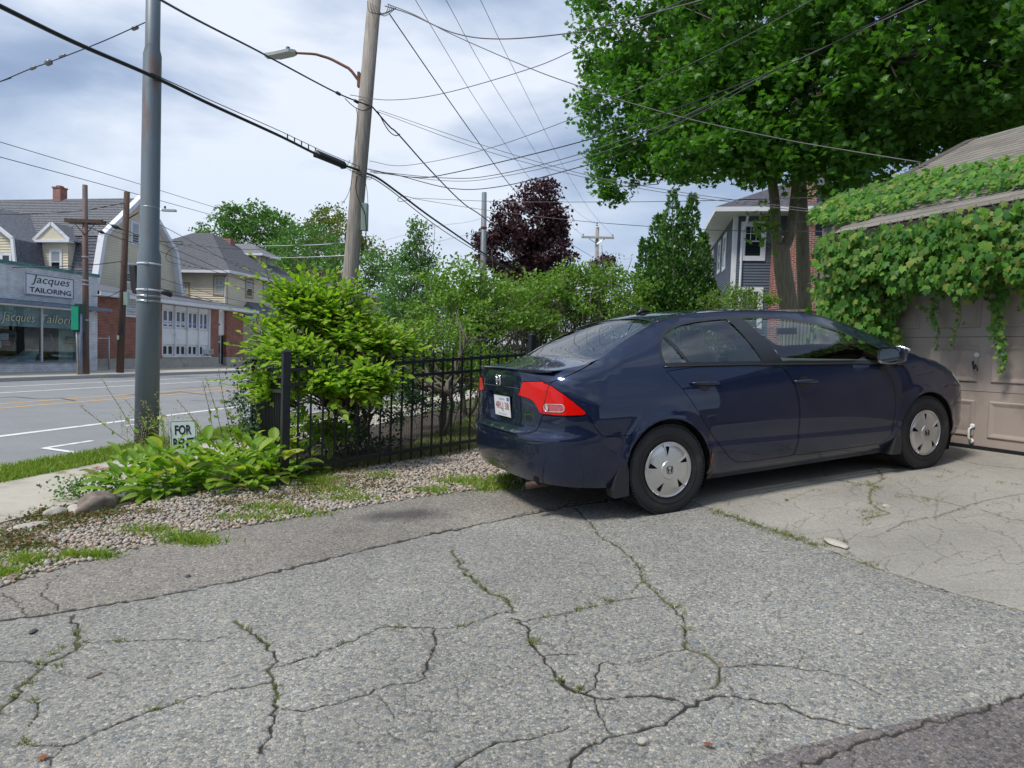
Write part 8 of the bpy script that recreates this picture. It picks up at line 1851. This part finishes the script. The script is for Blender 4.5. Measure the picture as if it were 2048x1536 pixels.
# --- ivy over the garage
M_ivy = leaf_material('ivy_leaves', [(0.056, 0.175, 0.026), (0.082, 0.226, 0.033), (0.133, 0.299, 0.039), (0.046, 0.144, 0.039), (0.194, 0.34, 0.052), (0.061, 0.186, 0.039), (0.265, 0.309, 0.065), (0.046, 0.155, 0.046)], .55, .34, .25)
rg = np.random.default_rng(91)
IV_ = empty('climbing_ivy', GP(te0, -OV, ZE), 'bright green ivy hanging over the garage eaves, roof and left wall', 'ivy')
LP = []; LN = []; LT = []; LZ = []
def scatter_poly(poly, n):
    pp = np.array(poly); x = rg.uniform(pp[:, 0].min(), pp[:, 0].max(), n*6); y = rg.uniform(pp[:, 1].min(), pp[:, 1].max(), n*6); k = inside(pp, x, y); return np.stack([x[k], y[k]], 1)[:n]
def front_leaves(poly_px, d0, d1, n, size=(.075, .13), tip=(0, 0, -1)):
    poly = [atG(x, y, d0) for x, y in poly_px]
    for t, z in scatter_poly(poly, n):
        LP.append(GP(t, d0+(d1-d0)*rg.random(), z)); LN.append(-GH*1.0+ZV*.65+rg.normal(size=3)*.52); LT.append(np.array(tip)+rg.normal(size=3)*.28-GH*.15); LZ.append(rg.uniform(*size))
# band along and under the eave
front_leaves([(1640, 484), (1700, 468), (1850, 434), (2060, 400), (2100, 520), (2055, 545), (2010, 560), (1985, 520), (1950, 560), (1905, 600), (1880, 560), (1850, 588), (1820, 550), (1800, 590), (1770, 575), (1745, 540), (1700, 560), (1650, 540)], -.58, -.28, 2500, (.04, .095))
for _ in range(420): LP.append(GP(rg.uniform(te0, 2.6), -.42-.06*rg.random(), ZE-.26*rg.random()+.01)); LN.append(-GH+ZV*.7+rg.normal(size=3)*.4); LT.append(-ZV+rg.normal(size=3)*.35); LZ.append(rg.uniform(.042, .085))

# mass on the left wall and corner
front_leaves([(1628, 470), (1700, 455), (1745, 500), (1742, 560), (1742, 650), (1735, 690), (1700, 668), (1660, 655), (1632, 640), (1618, 590), (1622, 540)], -.50, -.05, 1300, (.045, .095))
for _ in range(500):
    d = rg.random()*1.4; z = rg.uniform(1.6, 3.15); LP.append(GP(TW-.12-.10*rg.random(), d, z)); LN.append(-GG-GH*.4+ZV*.4+rg.normal(size=3)*.3); LT.append(-ZV+rg.normal(size=3)*.3); LZ.append(rg.uniform(.06, .11))
# ivy lying on the roof
rp1 = [(1618, 440), (1680, 408), (1750, 385), (1830, 362), (1900, 352), (1980, 342), (2070, 328), (2100, 374), (2048, 380), (1950, 396), (1850, 415), (1760, 436), (1700, 450), (1650, 458), (1618, 450)]
poly = [onroof(x, y) for x, y in rp1]
for t, v in scatter_poly(poly, 2100):
    h_ = .02+.14*rg.random(); LP.append(RO+GG*t+VV*v+NR*h_); LN.append(NR*.7-VV*.5+rg.normal(size=3)*.35); LT.append(-VV*.8-ZV*.3+rg.normal(size=3)*.35); LZ.append(rg.uniform(.042, .085))
# hanging trails
vines = MB()
def trail(x0, y0, x1, y1, w_, n, size):
    a = np.array([*atG(x0, y0, -.16)]); b = np.array([*atG(x1, y1, -.10)]); tt = np.linspace(0, 1, 12); ph_ = rg.random()*6
    Q = [GP(a[0]+(b[0]-a[0])*q+.02*math.sin(q*9+ph_), -.16+.07*q, a[1]+(b[1]-a[1])*q) for q in tt]; vines.tube(Q, .003, 4)
    for i in range(n):
        q = (i+rg.random())/n; c = GP(a[0]+(b[0]-a[0])*q+.02*math.sin(q*9+ph_)+rg.normal()*w_*(1-.6*q), -.18+.07*q-rg.random()*.05, a[1]+(b[1]-a[1])*q)
        LP.append(c); LN.append(-GH+ZV*.3+rg.normal(size=3)*.35); LT.append(np.array([0, 0, -1])+rg.normal(size=3)*.5); LZ.append(size*(1-.5*q)*rg.uniform(.7, 1.2))
trail(1798, 560, 1792, 710, .055, 95, .085); trail(1790, 600, 1786, 680, .04, 30, .06); trail(1870, 590, 1876, 702, .02, 34, .05); trail(1886, 590, 1870, 650, .02, 18, .05); trail(1926, 570, 1908, 700, .03, 44, .05); trail(2002, 540, 2006, 745, .045, 120, .075); trail(2012, 545, 1996, 700, .03, 50, .05); trail(1855, 612, 1868, 650, .01, 10, .04); trail(1840, 610, 1858, 622, .01, 8, .04); trail(2050, 540, 2052, 620, .03, 26, .08); trail(1960, 540, 1975, 600, .03, 20, .08)
for k in range(9): trail(1640+k*11, 560+rg.normal()*10, 1642+k*11, 668+rg.normal()*10, .05, 46, .07)
P = np.array(LP); Tp = np.array(LT); Nn = np.array(LN); Xx = np.cross(Tp, Nn); Xx /= np.linalg.norm(Xx, axis=1)[:, None]; Tp /= np.linalg.norm(Tp, axis=1)[:, None]; Rm = np.stack([Xx, Tp, np.cross(Xx, Tp)], 2); sz = np.array(LZ)
xx = np.array([vis_x for vis_x in ((P-_C)@_r/((P-_C)@_f)*FPX+1024)]); ap = sz/((P-_C)@_f); ap[(xx > 2060)] = 0; od = np.argsort(-ap)
single_leaves(IV_, od[:290], P, Rm, sz, LEAF_IVY, M_ivy); leaf_cloud('foliage', P[od[290:]], Rm[od[290:]], sz[od[290:]], M_ivy, IV_, LEAF_IVY, rg, 'stuff')
for _ in range(60):
    t = rg.uniform(te0, 3); vines.tube(wobble(GP(t, -.42, ZE+.02), GP(t+rg.normal()*.2, -.30, ZE-.5*rg.random()-.15), 6, .05, rg), .004, 4)
vines.build('vines', M_twig, IV_, True)['kind'] = 'stuff'
# wooden fence strip between maples and garage
WF = empty('wooden_fence', atY(1575, 690, 11.5), 'short length of weathered grey wooden railing between the maple trunks and the ivy', 'fence')
a, b = atY(1560, 622, 11.5), atY(1650, 620, 11.5); m = MB(); m.box((a+b)/2, (b-a)/2, (0, .04, 0), (0, 0, .02)); m.build('rail', M_wood, WF)
for k in range(13): q = a+(b-a)*(k+.5)/13-ZV*.5; m = MB(); m.box(q, (.018, 0, 0), (0, .018, 0), (0, 0, .48)); m.build('baluster', M_wood, WF)
# --- hostas
M_hosta = leaf_material('hosta_leaves', [(0.162, 0.3, 0.033), (0.216, 0.36, 0.046), (0.121, 0.24, 0.026), (0.297, 0.408, 0.065), (0.189, 0.324, 0.039), (0.459, 0.444, 0.117)], .5, .36, .3)
def hosta_leaf(k):
    rgk = np.random.default_rng(k); n = 7; V = []; F = []; arch = rgk.uniform(.8, 1.25)
    for i in range(n):
        t = i/(n-1); w_ = .215*math.sin(math.pi*min(1, t**.8*.97+.03))**.8*(1 if t < .97 else .1); y = math.sin(t*arch*1.15)/1.05; z = -.42*(1-math.cos(t*arch*1.5))+.16*t
        for j in range(-3, 4): V.append((w_*j/3, y, z+.022*abs(j)+.012*(j % 2)+.02*math.sin(t*9+j*2+k)*(abs(j) == 3)))
    for i in range(n-1):
        for j in range(6): a = i*7+j; F.append((a, a+1, a+8, a+7))
    return np.array(V), F
hm = []
for k in range(6):
    V, F = hosta_leaf(k); me = bpy.data.meshes.new('leaf'); me.from_pydata([tuple(v) for v in V], [], F); me.materials.append(M_hosta); me.polygons.foreach_set('use_smooth', np.ones(len(me.polygons), bool)); hm.append(me)
def hosta(label, cs, n, seed, R=.55):
    rg = np.random.default_rng(seed); r_ = empty('hosta_plant', cs[0], label, 'plant'); Mi = r_.matrix_basis.inverted()
    for i in range(n):
        c = np.array(cs[rg.integers(len(cs))])+np.array([rg.normal()*.07, rg.normal()*.07, 0]); az = rg.uniform(0, 2*math.pi); el = rg.uniform(.05, 1.45); L_ = rg.uniform(.14, .24)
        st_ = L_*.55; d = np.array([math.cos(az)*math.cos(el), math.sin(az)*math.cos(el), math.sin(el)]); b = c+d*rg.uniform(.10, .40)*(.6+.4*math.sin(el))
        y = np.array([math.cos(az)*math.cos(el*.7), math.sin(az)*math.cos(el*.7), math.sin(el*.7)]); x = np.cross(y, ZV); x /= np.linalg.norm(x); x = x+rg.normal(size=3)*.12; x -= y*(x@y); x /= np.linalg.norm(x); z = np.cross(x, y)
        o = bpy.data.objects.new('leaf', hm[rg.integers(6)]); link(o, r_); Mw = Matrix.Identity(4)
        for a in range(3): Mw[a][0] = x[a]*L_*rg.uniform(.8, 1.1); Mw[a][1] = y[a]*L_; Mw[a][2] = z[a]*L_; Mw[a][3] = b[a]
        o.matrix_basis = Mi @ Mw
    return r_
hA = [ground(x, y) for x, y in ((260, 985), (310, 992), (370, 988), (410, 965), (340, 960))]; hB = [ground(x, y) for x, y in ((450, 975), (500, 978), (550, 965), (490, 945), (570, 950))]
HA = hosta('spreading hosta clump left of the FOR RENT sign foot, nearest the sidewalk', hA, 298, 101); HB = hosta('hosta clump with broad drooping leaves beside the fence corner post', hB, 290, 102)
m = MB(); mb2 = []
rg = np.random.default_rng(103)
def stalk(par, b, tip, bend):
    b = np.array(b); q = [b, b+(tip-b)*.5+bend*.5, tip]; Q = spl(q, 8); mm = MB(); mm.tube(Q, np.linspace(.004, .0018, len(Q)), 4); o = mm.build('flower_stalk', M_stalk, par, True)
    P = np.array(Q[-9:]); P = np.repeat(P, 5, 0)+rg.normal(size=(45, 3))*.010; leaf_cloud('seed_head', P, rotmats(45, None, rg), .018, M_seed, par, LEAF_QUAD, rg, 'stuff')
    for j in (5, 8, 10):
        if j < len(Q): pp = np.array([Q[j]]*2); leaf_cloud('stem_leaf', pp, rotmats(2, np.array([0, -.5, .5]), rg), .055, M_hosta, par, LEAF_OVAL, rg)
M_stalk = material('flower_stalk_green', (.16, .17, .06), .7); M_seed = leaf_material('dry_seed_heads', [(.36, .32, .22), (.26, .25, .12), (.45, .40, .33)], .7, .3)
for par, b, x1, y1, Y, bx in ((HA, (300, 940), 160, 812, 6.0, -.1), (HA, (290, 930), 203, 757, 6.0, .0), (HA, (330, 930), 312, 785, 6.2, .03), (HA, (350, 930), 250, 800, 6.1, -.06), (HA, (360, 930), 290, 805, 6.1, -.03), (HB, (430, 930), 405, 762, 6.2, .03), (HB, (450, 930), 412, 757, 6.2, .03), (HB, (470, 930), 437, 740, 6.2, -.03), (HB, (480, 925), 445, 800, 6.2, .03), (HB, (440, 925), 355, 800, 6.1, -.05), (HB, (500, 920), 460, 790, 6.1, .03), (HB, (520, 920), 508, 795, 6.1, .02), (HA, (320, 930), 285, 800, 6.1, .03), (HB, (425, 930), 380, 830, 6.1, -.03)):
    g_ = ground(*b); stalk(par, g_+ZV*.15, atY(x1, y1, Y), np.array([bx, 0, .04]))
# wispy weeds round the pole foot
P = []; mm = MB()
for _ in range(26):
    b = ground(300, 935)+np.array([rg.normal()*.22, .35+rg.normal()*.15, 0]); t = b+np.array([rg.normal()*.12, rg.normal()*.1, rg.uniform(.35, .62)]); q = wobble(b, t, 6, .06, rg); mm.tube(q, np.linspace(.003, .0012, 6), 3); P += [q[j]+rg.normal(size=3)*.03 for j in (3, 4, 5) for _ in range(9)]
WD = empty('tall_weeds', ground(300, 935), 'wispy seeding weeds around the foot of the thick steel pole', 'weeds'); mm.build('stems', M_stalk, WD)['kind'] = 'stuff'; leaf_cloud('seeds', np.array(P), rotmats(len(P), None, rg), .022, M_seed, WD, LEAF_QUAD, rg, 'stuff')
# stonecrop plants with pink flower heads
M_sedl = leaf_material('stonecrop_leaves', [(.10, .19, .05), (.14, .24, .07), (.08, .15, .04)], .5, .2); M_sedf = leaf_material('stonecrop_flowers', [(.50, .20, .22), (.55, .28, .26), (.42, .17, .18)], .7, .2, tcol=(1.2, .8, .8)); M_sedw = leaf_material('white_flowers', [(.55, .50, .38), (.45, .38, .26), (.40, .42, .22)], .7, .2)
for (px_, py_, lb, mf, nn_) in ((205, 985, 'stonecrop plant with dusty pink flower heads beside the boulder', M_sedf, 6), (150, 1000, 'stonecrop plant with whitish flower heads at the sidewalk edge', M_sedw, 5)):
    g_ = ground(px_, py_); r_ = empty('stonecrop_plant', g_, lb, 'plant')
    P = g_+rg.normal(size=(260, 3))*[.10, .08, .0]+ZV*(rg.random(260)[:, None]*.20); leaf_cloud('foliage', P, rotmats(260, np.array([0, 0, .8]), rg), .035, M_sedl, r_, LEAF_OVAL, rg, 'stuff')
    for k in range(nn_): c = g_+np.array([rg.normal()*.09, rg.normal()*.07, .20+.06*rg.random()]); P = c+rg.normal(size=(70, 3))*[.022, .022, .006]; leaf_cloud('flower_head', P, rotmats(70, np.array([0, 0, 1.]), rg), .012, mf, r_, LEAF_QUAD, rg)
# --- low ground cover and weeds
M_sedum = leaf_material('creeping_stonecrop', [(.07, .11, .025), (.10, .14, .03), (.20, .10, .045), (.09, .13, .03), (.28, .13, .07)], .55, .15)
def patches(name, lst, mat, label, cat, size, hz=.02, per=900, leaf=LEAF_OVAL, kind='stuff'):
    P = []
    for px_, py_, rx, ry, dn in lst:
        n = int(per*dn); q = rg.normal(size=(n, 2))*.5; x = px_+q[:, 0]*rx; y = py_+q[:, 1]*ry
        for a, b in zip(x, y): g_ = ground(a, b, 3); P.append(g_+ZV*(rg.random()*hz))
    P = np.array(P); o = leaf_cloud(name, P, rotmats(len(P), np.array([0, 0, 1.2]), rg), rg.uniform(.6, 1.3, len(P))*size, mat, None, leaf, rg, kind); tag(o, label, cat); return o
patches('creeping_plants', [(30, 1075, 60, 20, 1.2), (90, 1055, 60, 16, 1), (150, 1040, 60, 14, 1), (200, 1030, 50, 12, .8), (70, 1095, 60, 10, .5), (120, 1025, 50, 8, .8), (90, 1035, 40, 6, .6), (15, 1100, 40, 10, .5)], M_sedum, 'reddish green creeping stonecrop between the sidewalk and the pebbles', 'ground cover', .022, .035)
patches('weeds', [(460, 1010, 60, 8, .5), (560, 1000, 70, 8, .6), (620, 985, 60, 10, .7), (690, 945, 50, 8, .8), (750, 975, 60, 8, .4), (240, 1030, 40, 8, .4), (300, 1028, 40, 6, .3), (840, 915, 50, 10, .8), (900, 905, 40, 8, .6), (700, 960, 40, 8, .4), (650, 975, 60, 12, .7)], M_sedum, 'patches of low reddish weeds in the pebbles along the fence', 'weeds', .02, .045, 700)
xs_, ys_ = [], []
gl_ = [(640, 965, 40, 10, 260), (540, 1020, 50, 6, 110), (390, 1085, 50, 8, 120), (350, 1078, 40, 6, 60), (300, 1065, 60, 8, 90), (170, 1115, 60, 6, 130), (50, 1125, 40, 10, 130), (10, 1150, 30, 8, 70), (700, 1000, 60, 6, 80), (930, 965, 60, 8, 160), (980, 975, 50, 8, 160), (860, 985, 40, 5, 70), (660, 985, 50, 6, 100), (760, 955, 40, 6, 70), (1010, 960, 30, 6, 120), (500, 1040, 60, 5, 80), (600, 1030, 60, 5, 60)]
for a, b, rx, ry, n in gl_:
    for _ in range(n*3): g_ = ground(a+rg.normal()*rx*.55, b+rg.normal()*ry*.55, 3); xs_.append(g_[0]); ys_.append(g_[1])
grass('grass_tufts', np.array(xs_), np.array(ys_), rg.uniform(.02, .07, len(xs_)), M_grass, 'bright grass tufts sprouting through the pebble bed', lean=.7, zoff=0)
# tufts in the cracks
xs_, ys_ = [], []
ck = [za([(335, 670), (310, 632), (250, 690), (210, 715), (160, 752), (230, 762), (110, 835), (60, 885), (130, 905), (110, 1065), (100, 1075), (990, 620), (1035, 655), (1070, 682), (1600, 612), (1375, 672), (1840, 605), (620, 940), (715, 913), (480, 660), (1105, 850), (1105, 900), (1840, 350), (1880, 400), (1910, 425), (1935, 455), (2010, 490), (2030, 505)]),
      zb2([(320, 205), (375, 262), (430, 288), (460, 328), (520, 370), (525, 400), (523, 430), (582, 468), (650, 525), (680, 560), (692, 615), (80, 660), (85, 670), (185, 820), (275, 858), (330, 522), (380, 505), (270, 540), (140, 565), (820, 145), (880, 160), (930, 180), (980, 200), (1100, 228), (1120, 240), (1160, 248), (1280, 262), (1340, 320), (1420, 350), (1450, 360)]),
      zc_([(1160, 1100), (930, 1140), (980, 1155), (1100, 1170), (1150, 1160), (1250, 1225), (1290, 1232), (1420, 1250), (1440, 1255), (1660, 1312), (1820, 1275), (1890, 1262), (1080, 1370), (1060, 1380), (1040, 1415), (1330, 1405), (1120, 1280), (2020, 1225), (1960, 1398), (1580, 1005), (1740, 1035), (1900, 1070), (2010, 1072), (750, 1193), (1510, 1062), (1340, 1107)])]
ck.append([(1425+i*9.2+rg.normal()*3, 1019+i*3.15+rg.normal()*1.5) for i in range(24)]+[(1660+rg.normal()*14, 1085+rg.normal()*5) for _ in range(6)]+[(1735+rg.normal()*14, 1022+rg.normal()*6) for _ in range(7)]+[(1735+rg.normal()*16, 965+rg.normal()*5) for _ in range(5)])
for L_ in ck:
    for a, b in L_:
        for _ in range(22): g_ = ground(a+rg.normal()*6, b+rg.normal()*2.2, 3); xs_.append(g_[0]); ys_.append(g_[1])
grass('crack_grass', np.array(xs_), np.array(ys_), rg.uniform(.008, .028, len(xs_)), M_grassd, 'little tufts of grass and moss growing in the driveway cracks', w=.0022, lean=1.0, zoff=-.006)
# --- boulders and loose stones
def rock(label, px_, py_, r, mat, seed, sq=(1, 1, .7), name='boulder', cat='rock'):
    g_ = ground(px_, py_); bm = bmesh.new(); bmesh.ops.create_icosphere(bm, subdivisions=3, radius=1); rgk = np.random.default_rng(seed)
    ph_ = rgk.uniform(0, 6, (6, 3)); 
    for v in bm.verts:
        c = np.array(v.co); f = 1+.10*sum(math.sin(c@ph_[k]*1.1+k) for k in range(6))/2; v.co = Vector(c*f*np.array(sq)*r)
    me = bpy.data.meshes.new(name); bm.to_mesh(me); bm.free(); me.materials.append(mat); me.polygons.foreach_set('use_smooth', np.ones(len(me.polygons), bool)); o = bpy.data.objects.new(name, me); link(o); o.location = Vector(g_+ZV*r*sq[2]*.45); o.rotation_euler = (0, 0, rgk.random()*6); tag(o, label, cat); return o
M_rockb = material('brown_boulder', (.20, .165, .135), .9, var=.35, vscale=14, bump=.6, bscale=45); M_rockw = material('pale_boulder', (.42, .39, .34), .9, var=.2, vscale=10, bump=.5, bscale=45); M_rockd = material('dark_rock', (.09, .09, .10), .85, var=.3, vscale=10, bump=.5, bscale=45)
rock('brown rounded boulder at the left foot of the hosta', 195, 1022, .145, M_rockb, 1, (1.1, .8, .72)); rock('whitish boulder left of the brown boulder', 155, 1025, .10, M_rockw, 2, (1.3, .7, .5)); rock('pale egg-shaped stone in the creeping stonecrop', 110, 1033, .085, M_rockw, 3, (1.1, .7, .65)); rock('dark stone under the right edge of the hosta', 562, 970, .085, M_rockd, 4, (1.3, .8, .45))
rock('flat pale stone sunk at the sidewalk edge', 60, 1058, .10, M_rockw, 5, (1.6, .6, .3)); rock('tan flat pebble at the left end of the gravel', 28, 1157, .045, M_rockb, 6, (1.3, .8, .4), 'stone')
rock('small loose stone lying on the asphalt at the lower right', 1718, 1267, .018, M_rockw, 7, (1.3, .8, .6), 'stone'); rock('grey chip of asphalt near the bottom edge right of centre', 1285, 1486, .016, M_rockw, 8, (1.2, .9, .7), 'stone'); rock('flat stone chip on the left part of the driveway', 66, 1264, .018, M_rockd, 9, (1.4, .8, .5), 'stone'); rock('dark bark chip lying left of centre on the driveway', 188, 1352, .018, M_rockb, 10, (1.6, .6, .4), 'stone'); rock('tiny dark stone on the brown asphalt strip', 376, 1154, .014, M_rockd, 11, (1, 1, .8), 'stone'); rock('stone chip in the broken patch of concrete', 1772, 1015, .03, M_rockw, 12, (1.3, .9, .5), 'stone'); rock('broken concrete crumb at the slab edge', 1672, 1088, .07, M_rockw, 13, (1.4, .6, .2), 'stone')
M_dleaf = leaf_material('dry_leaf', [(.30, .09, .03), (.24, .11, .04)], .7, .2, tcol=(1.2, .8, .6))
for (px_, py_, lb) in ((1576, 1001, 'red-brown fallen leaf on the concrete beside the car'), (84, 1517, 'brown fallen leaf near the lower left corner'), (1420, 1492, 'small orange leaf scrap at the bottom edge')):
    g_ = ground(px_, py_)+ZV*.012; leaf_cloud('fallen_leaf', np.array([g_]), rotmats(1, np.array([0, -.4, 6.]), rg), .036, M_dleaf, None, LEAF_MAPLE, rg); tag(bpy.context.scene.collection.objects[-1], lb, 'leaf')
# --- FOR RENT sign
g_ = ground(365, 950); c = atY(367, 868, g_[1]); RT = np.array([1., .12, .07]); RT /= np.linalg.norm(RT); UT = np.array([-.14, .05, 1.]); UT -= RT*(UT@RT); UT /= np.linalg.norm(UT)
FR = empty('yard_sign', g_, 'small leaning white FOR RENT sign stuck between the hostas', 'sign')
M_sgn = material('weathered_sign_white', (.56, .64, .66), .6, var=.06, vscale=12)
wd, hg = .135, .19; cc = c-UT*.04; m = MB(); m.box(cc, RT*wd, np.cross(RT, UT)*.003, UT*hg); m.build('board', M_sgn, FR)
nf = -np.cross(UT, RT); nf = nf if nf[1] < 0 else -nf
def ftext(body, c, h, w_): 
    o = text('lettering', body, M_ink, (0, 0, 0), (1, 0, 0), (0, 1, 0), h, None, 0, w_, bold=.03); V = np.empty(len(o.data.vertices)*3); o.data.vertices.foreach_get('co', V); V = V.reshape(-1, 3); W = np.array(c)+V[:, :1]*RT+V[:, 1:2]*UT
    Mi = np.array(FR.matrix_basis.inverted()); o.data.vertices.foreach_set('co', (W@Mi[:3, :3].T+Mi[:3, 3]).ravel()); o.parent = FR
ftext('FOR', cc+UT*.085+nf*.006, .105, .17); ftext('RENT', cc-UT*.055+nf*.006, .105, .21)
m = MB()
for a, b, p, q in ((-1, -1, 1, -1), (1, -1, 1, 1), (1, 1, -1, 1), (-1, 1, -1, -1)): m.tube([cc+RT*wd*.92*a+UT*hg*.94*b+nf*.004, cc+RT*wd*.92*p+UT*hg*.94*q+nf*.004], .0022, 4)
m.build('border', M_ink, FR)
for k in (-1, 1): m = MB(); m.tube([cc+RT*wd*.7*k-UT*hg*.5, cc+RT*wd*.7*k-UT*(hg+.25)], .004, 5); m.build('stake', M_galv, FR)
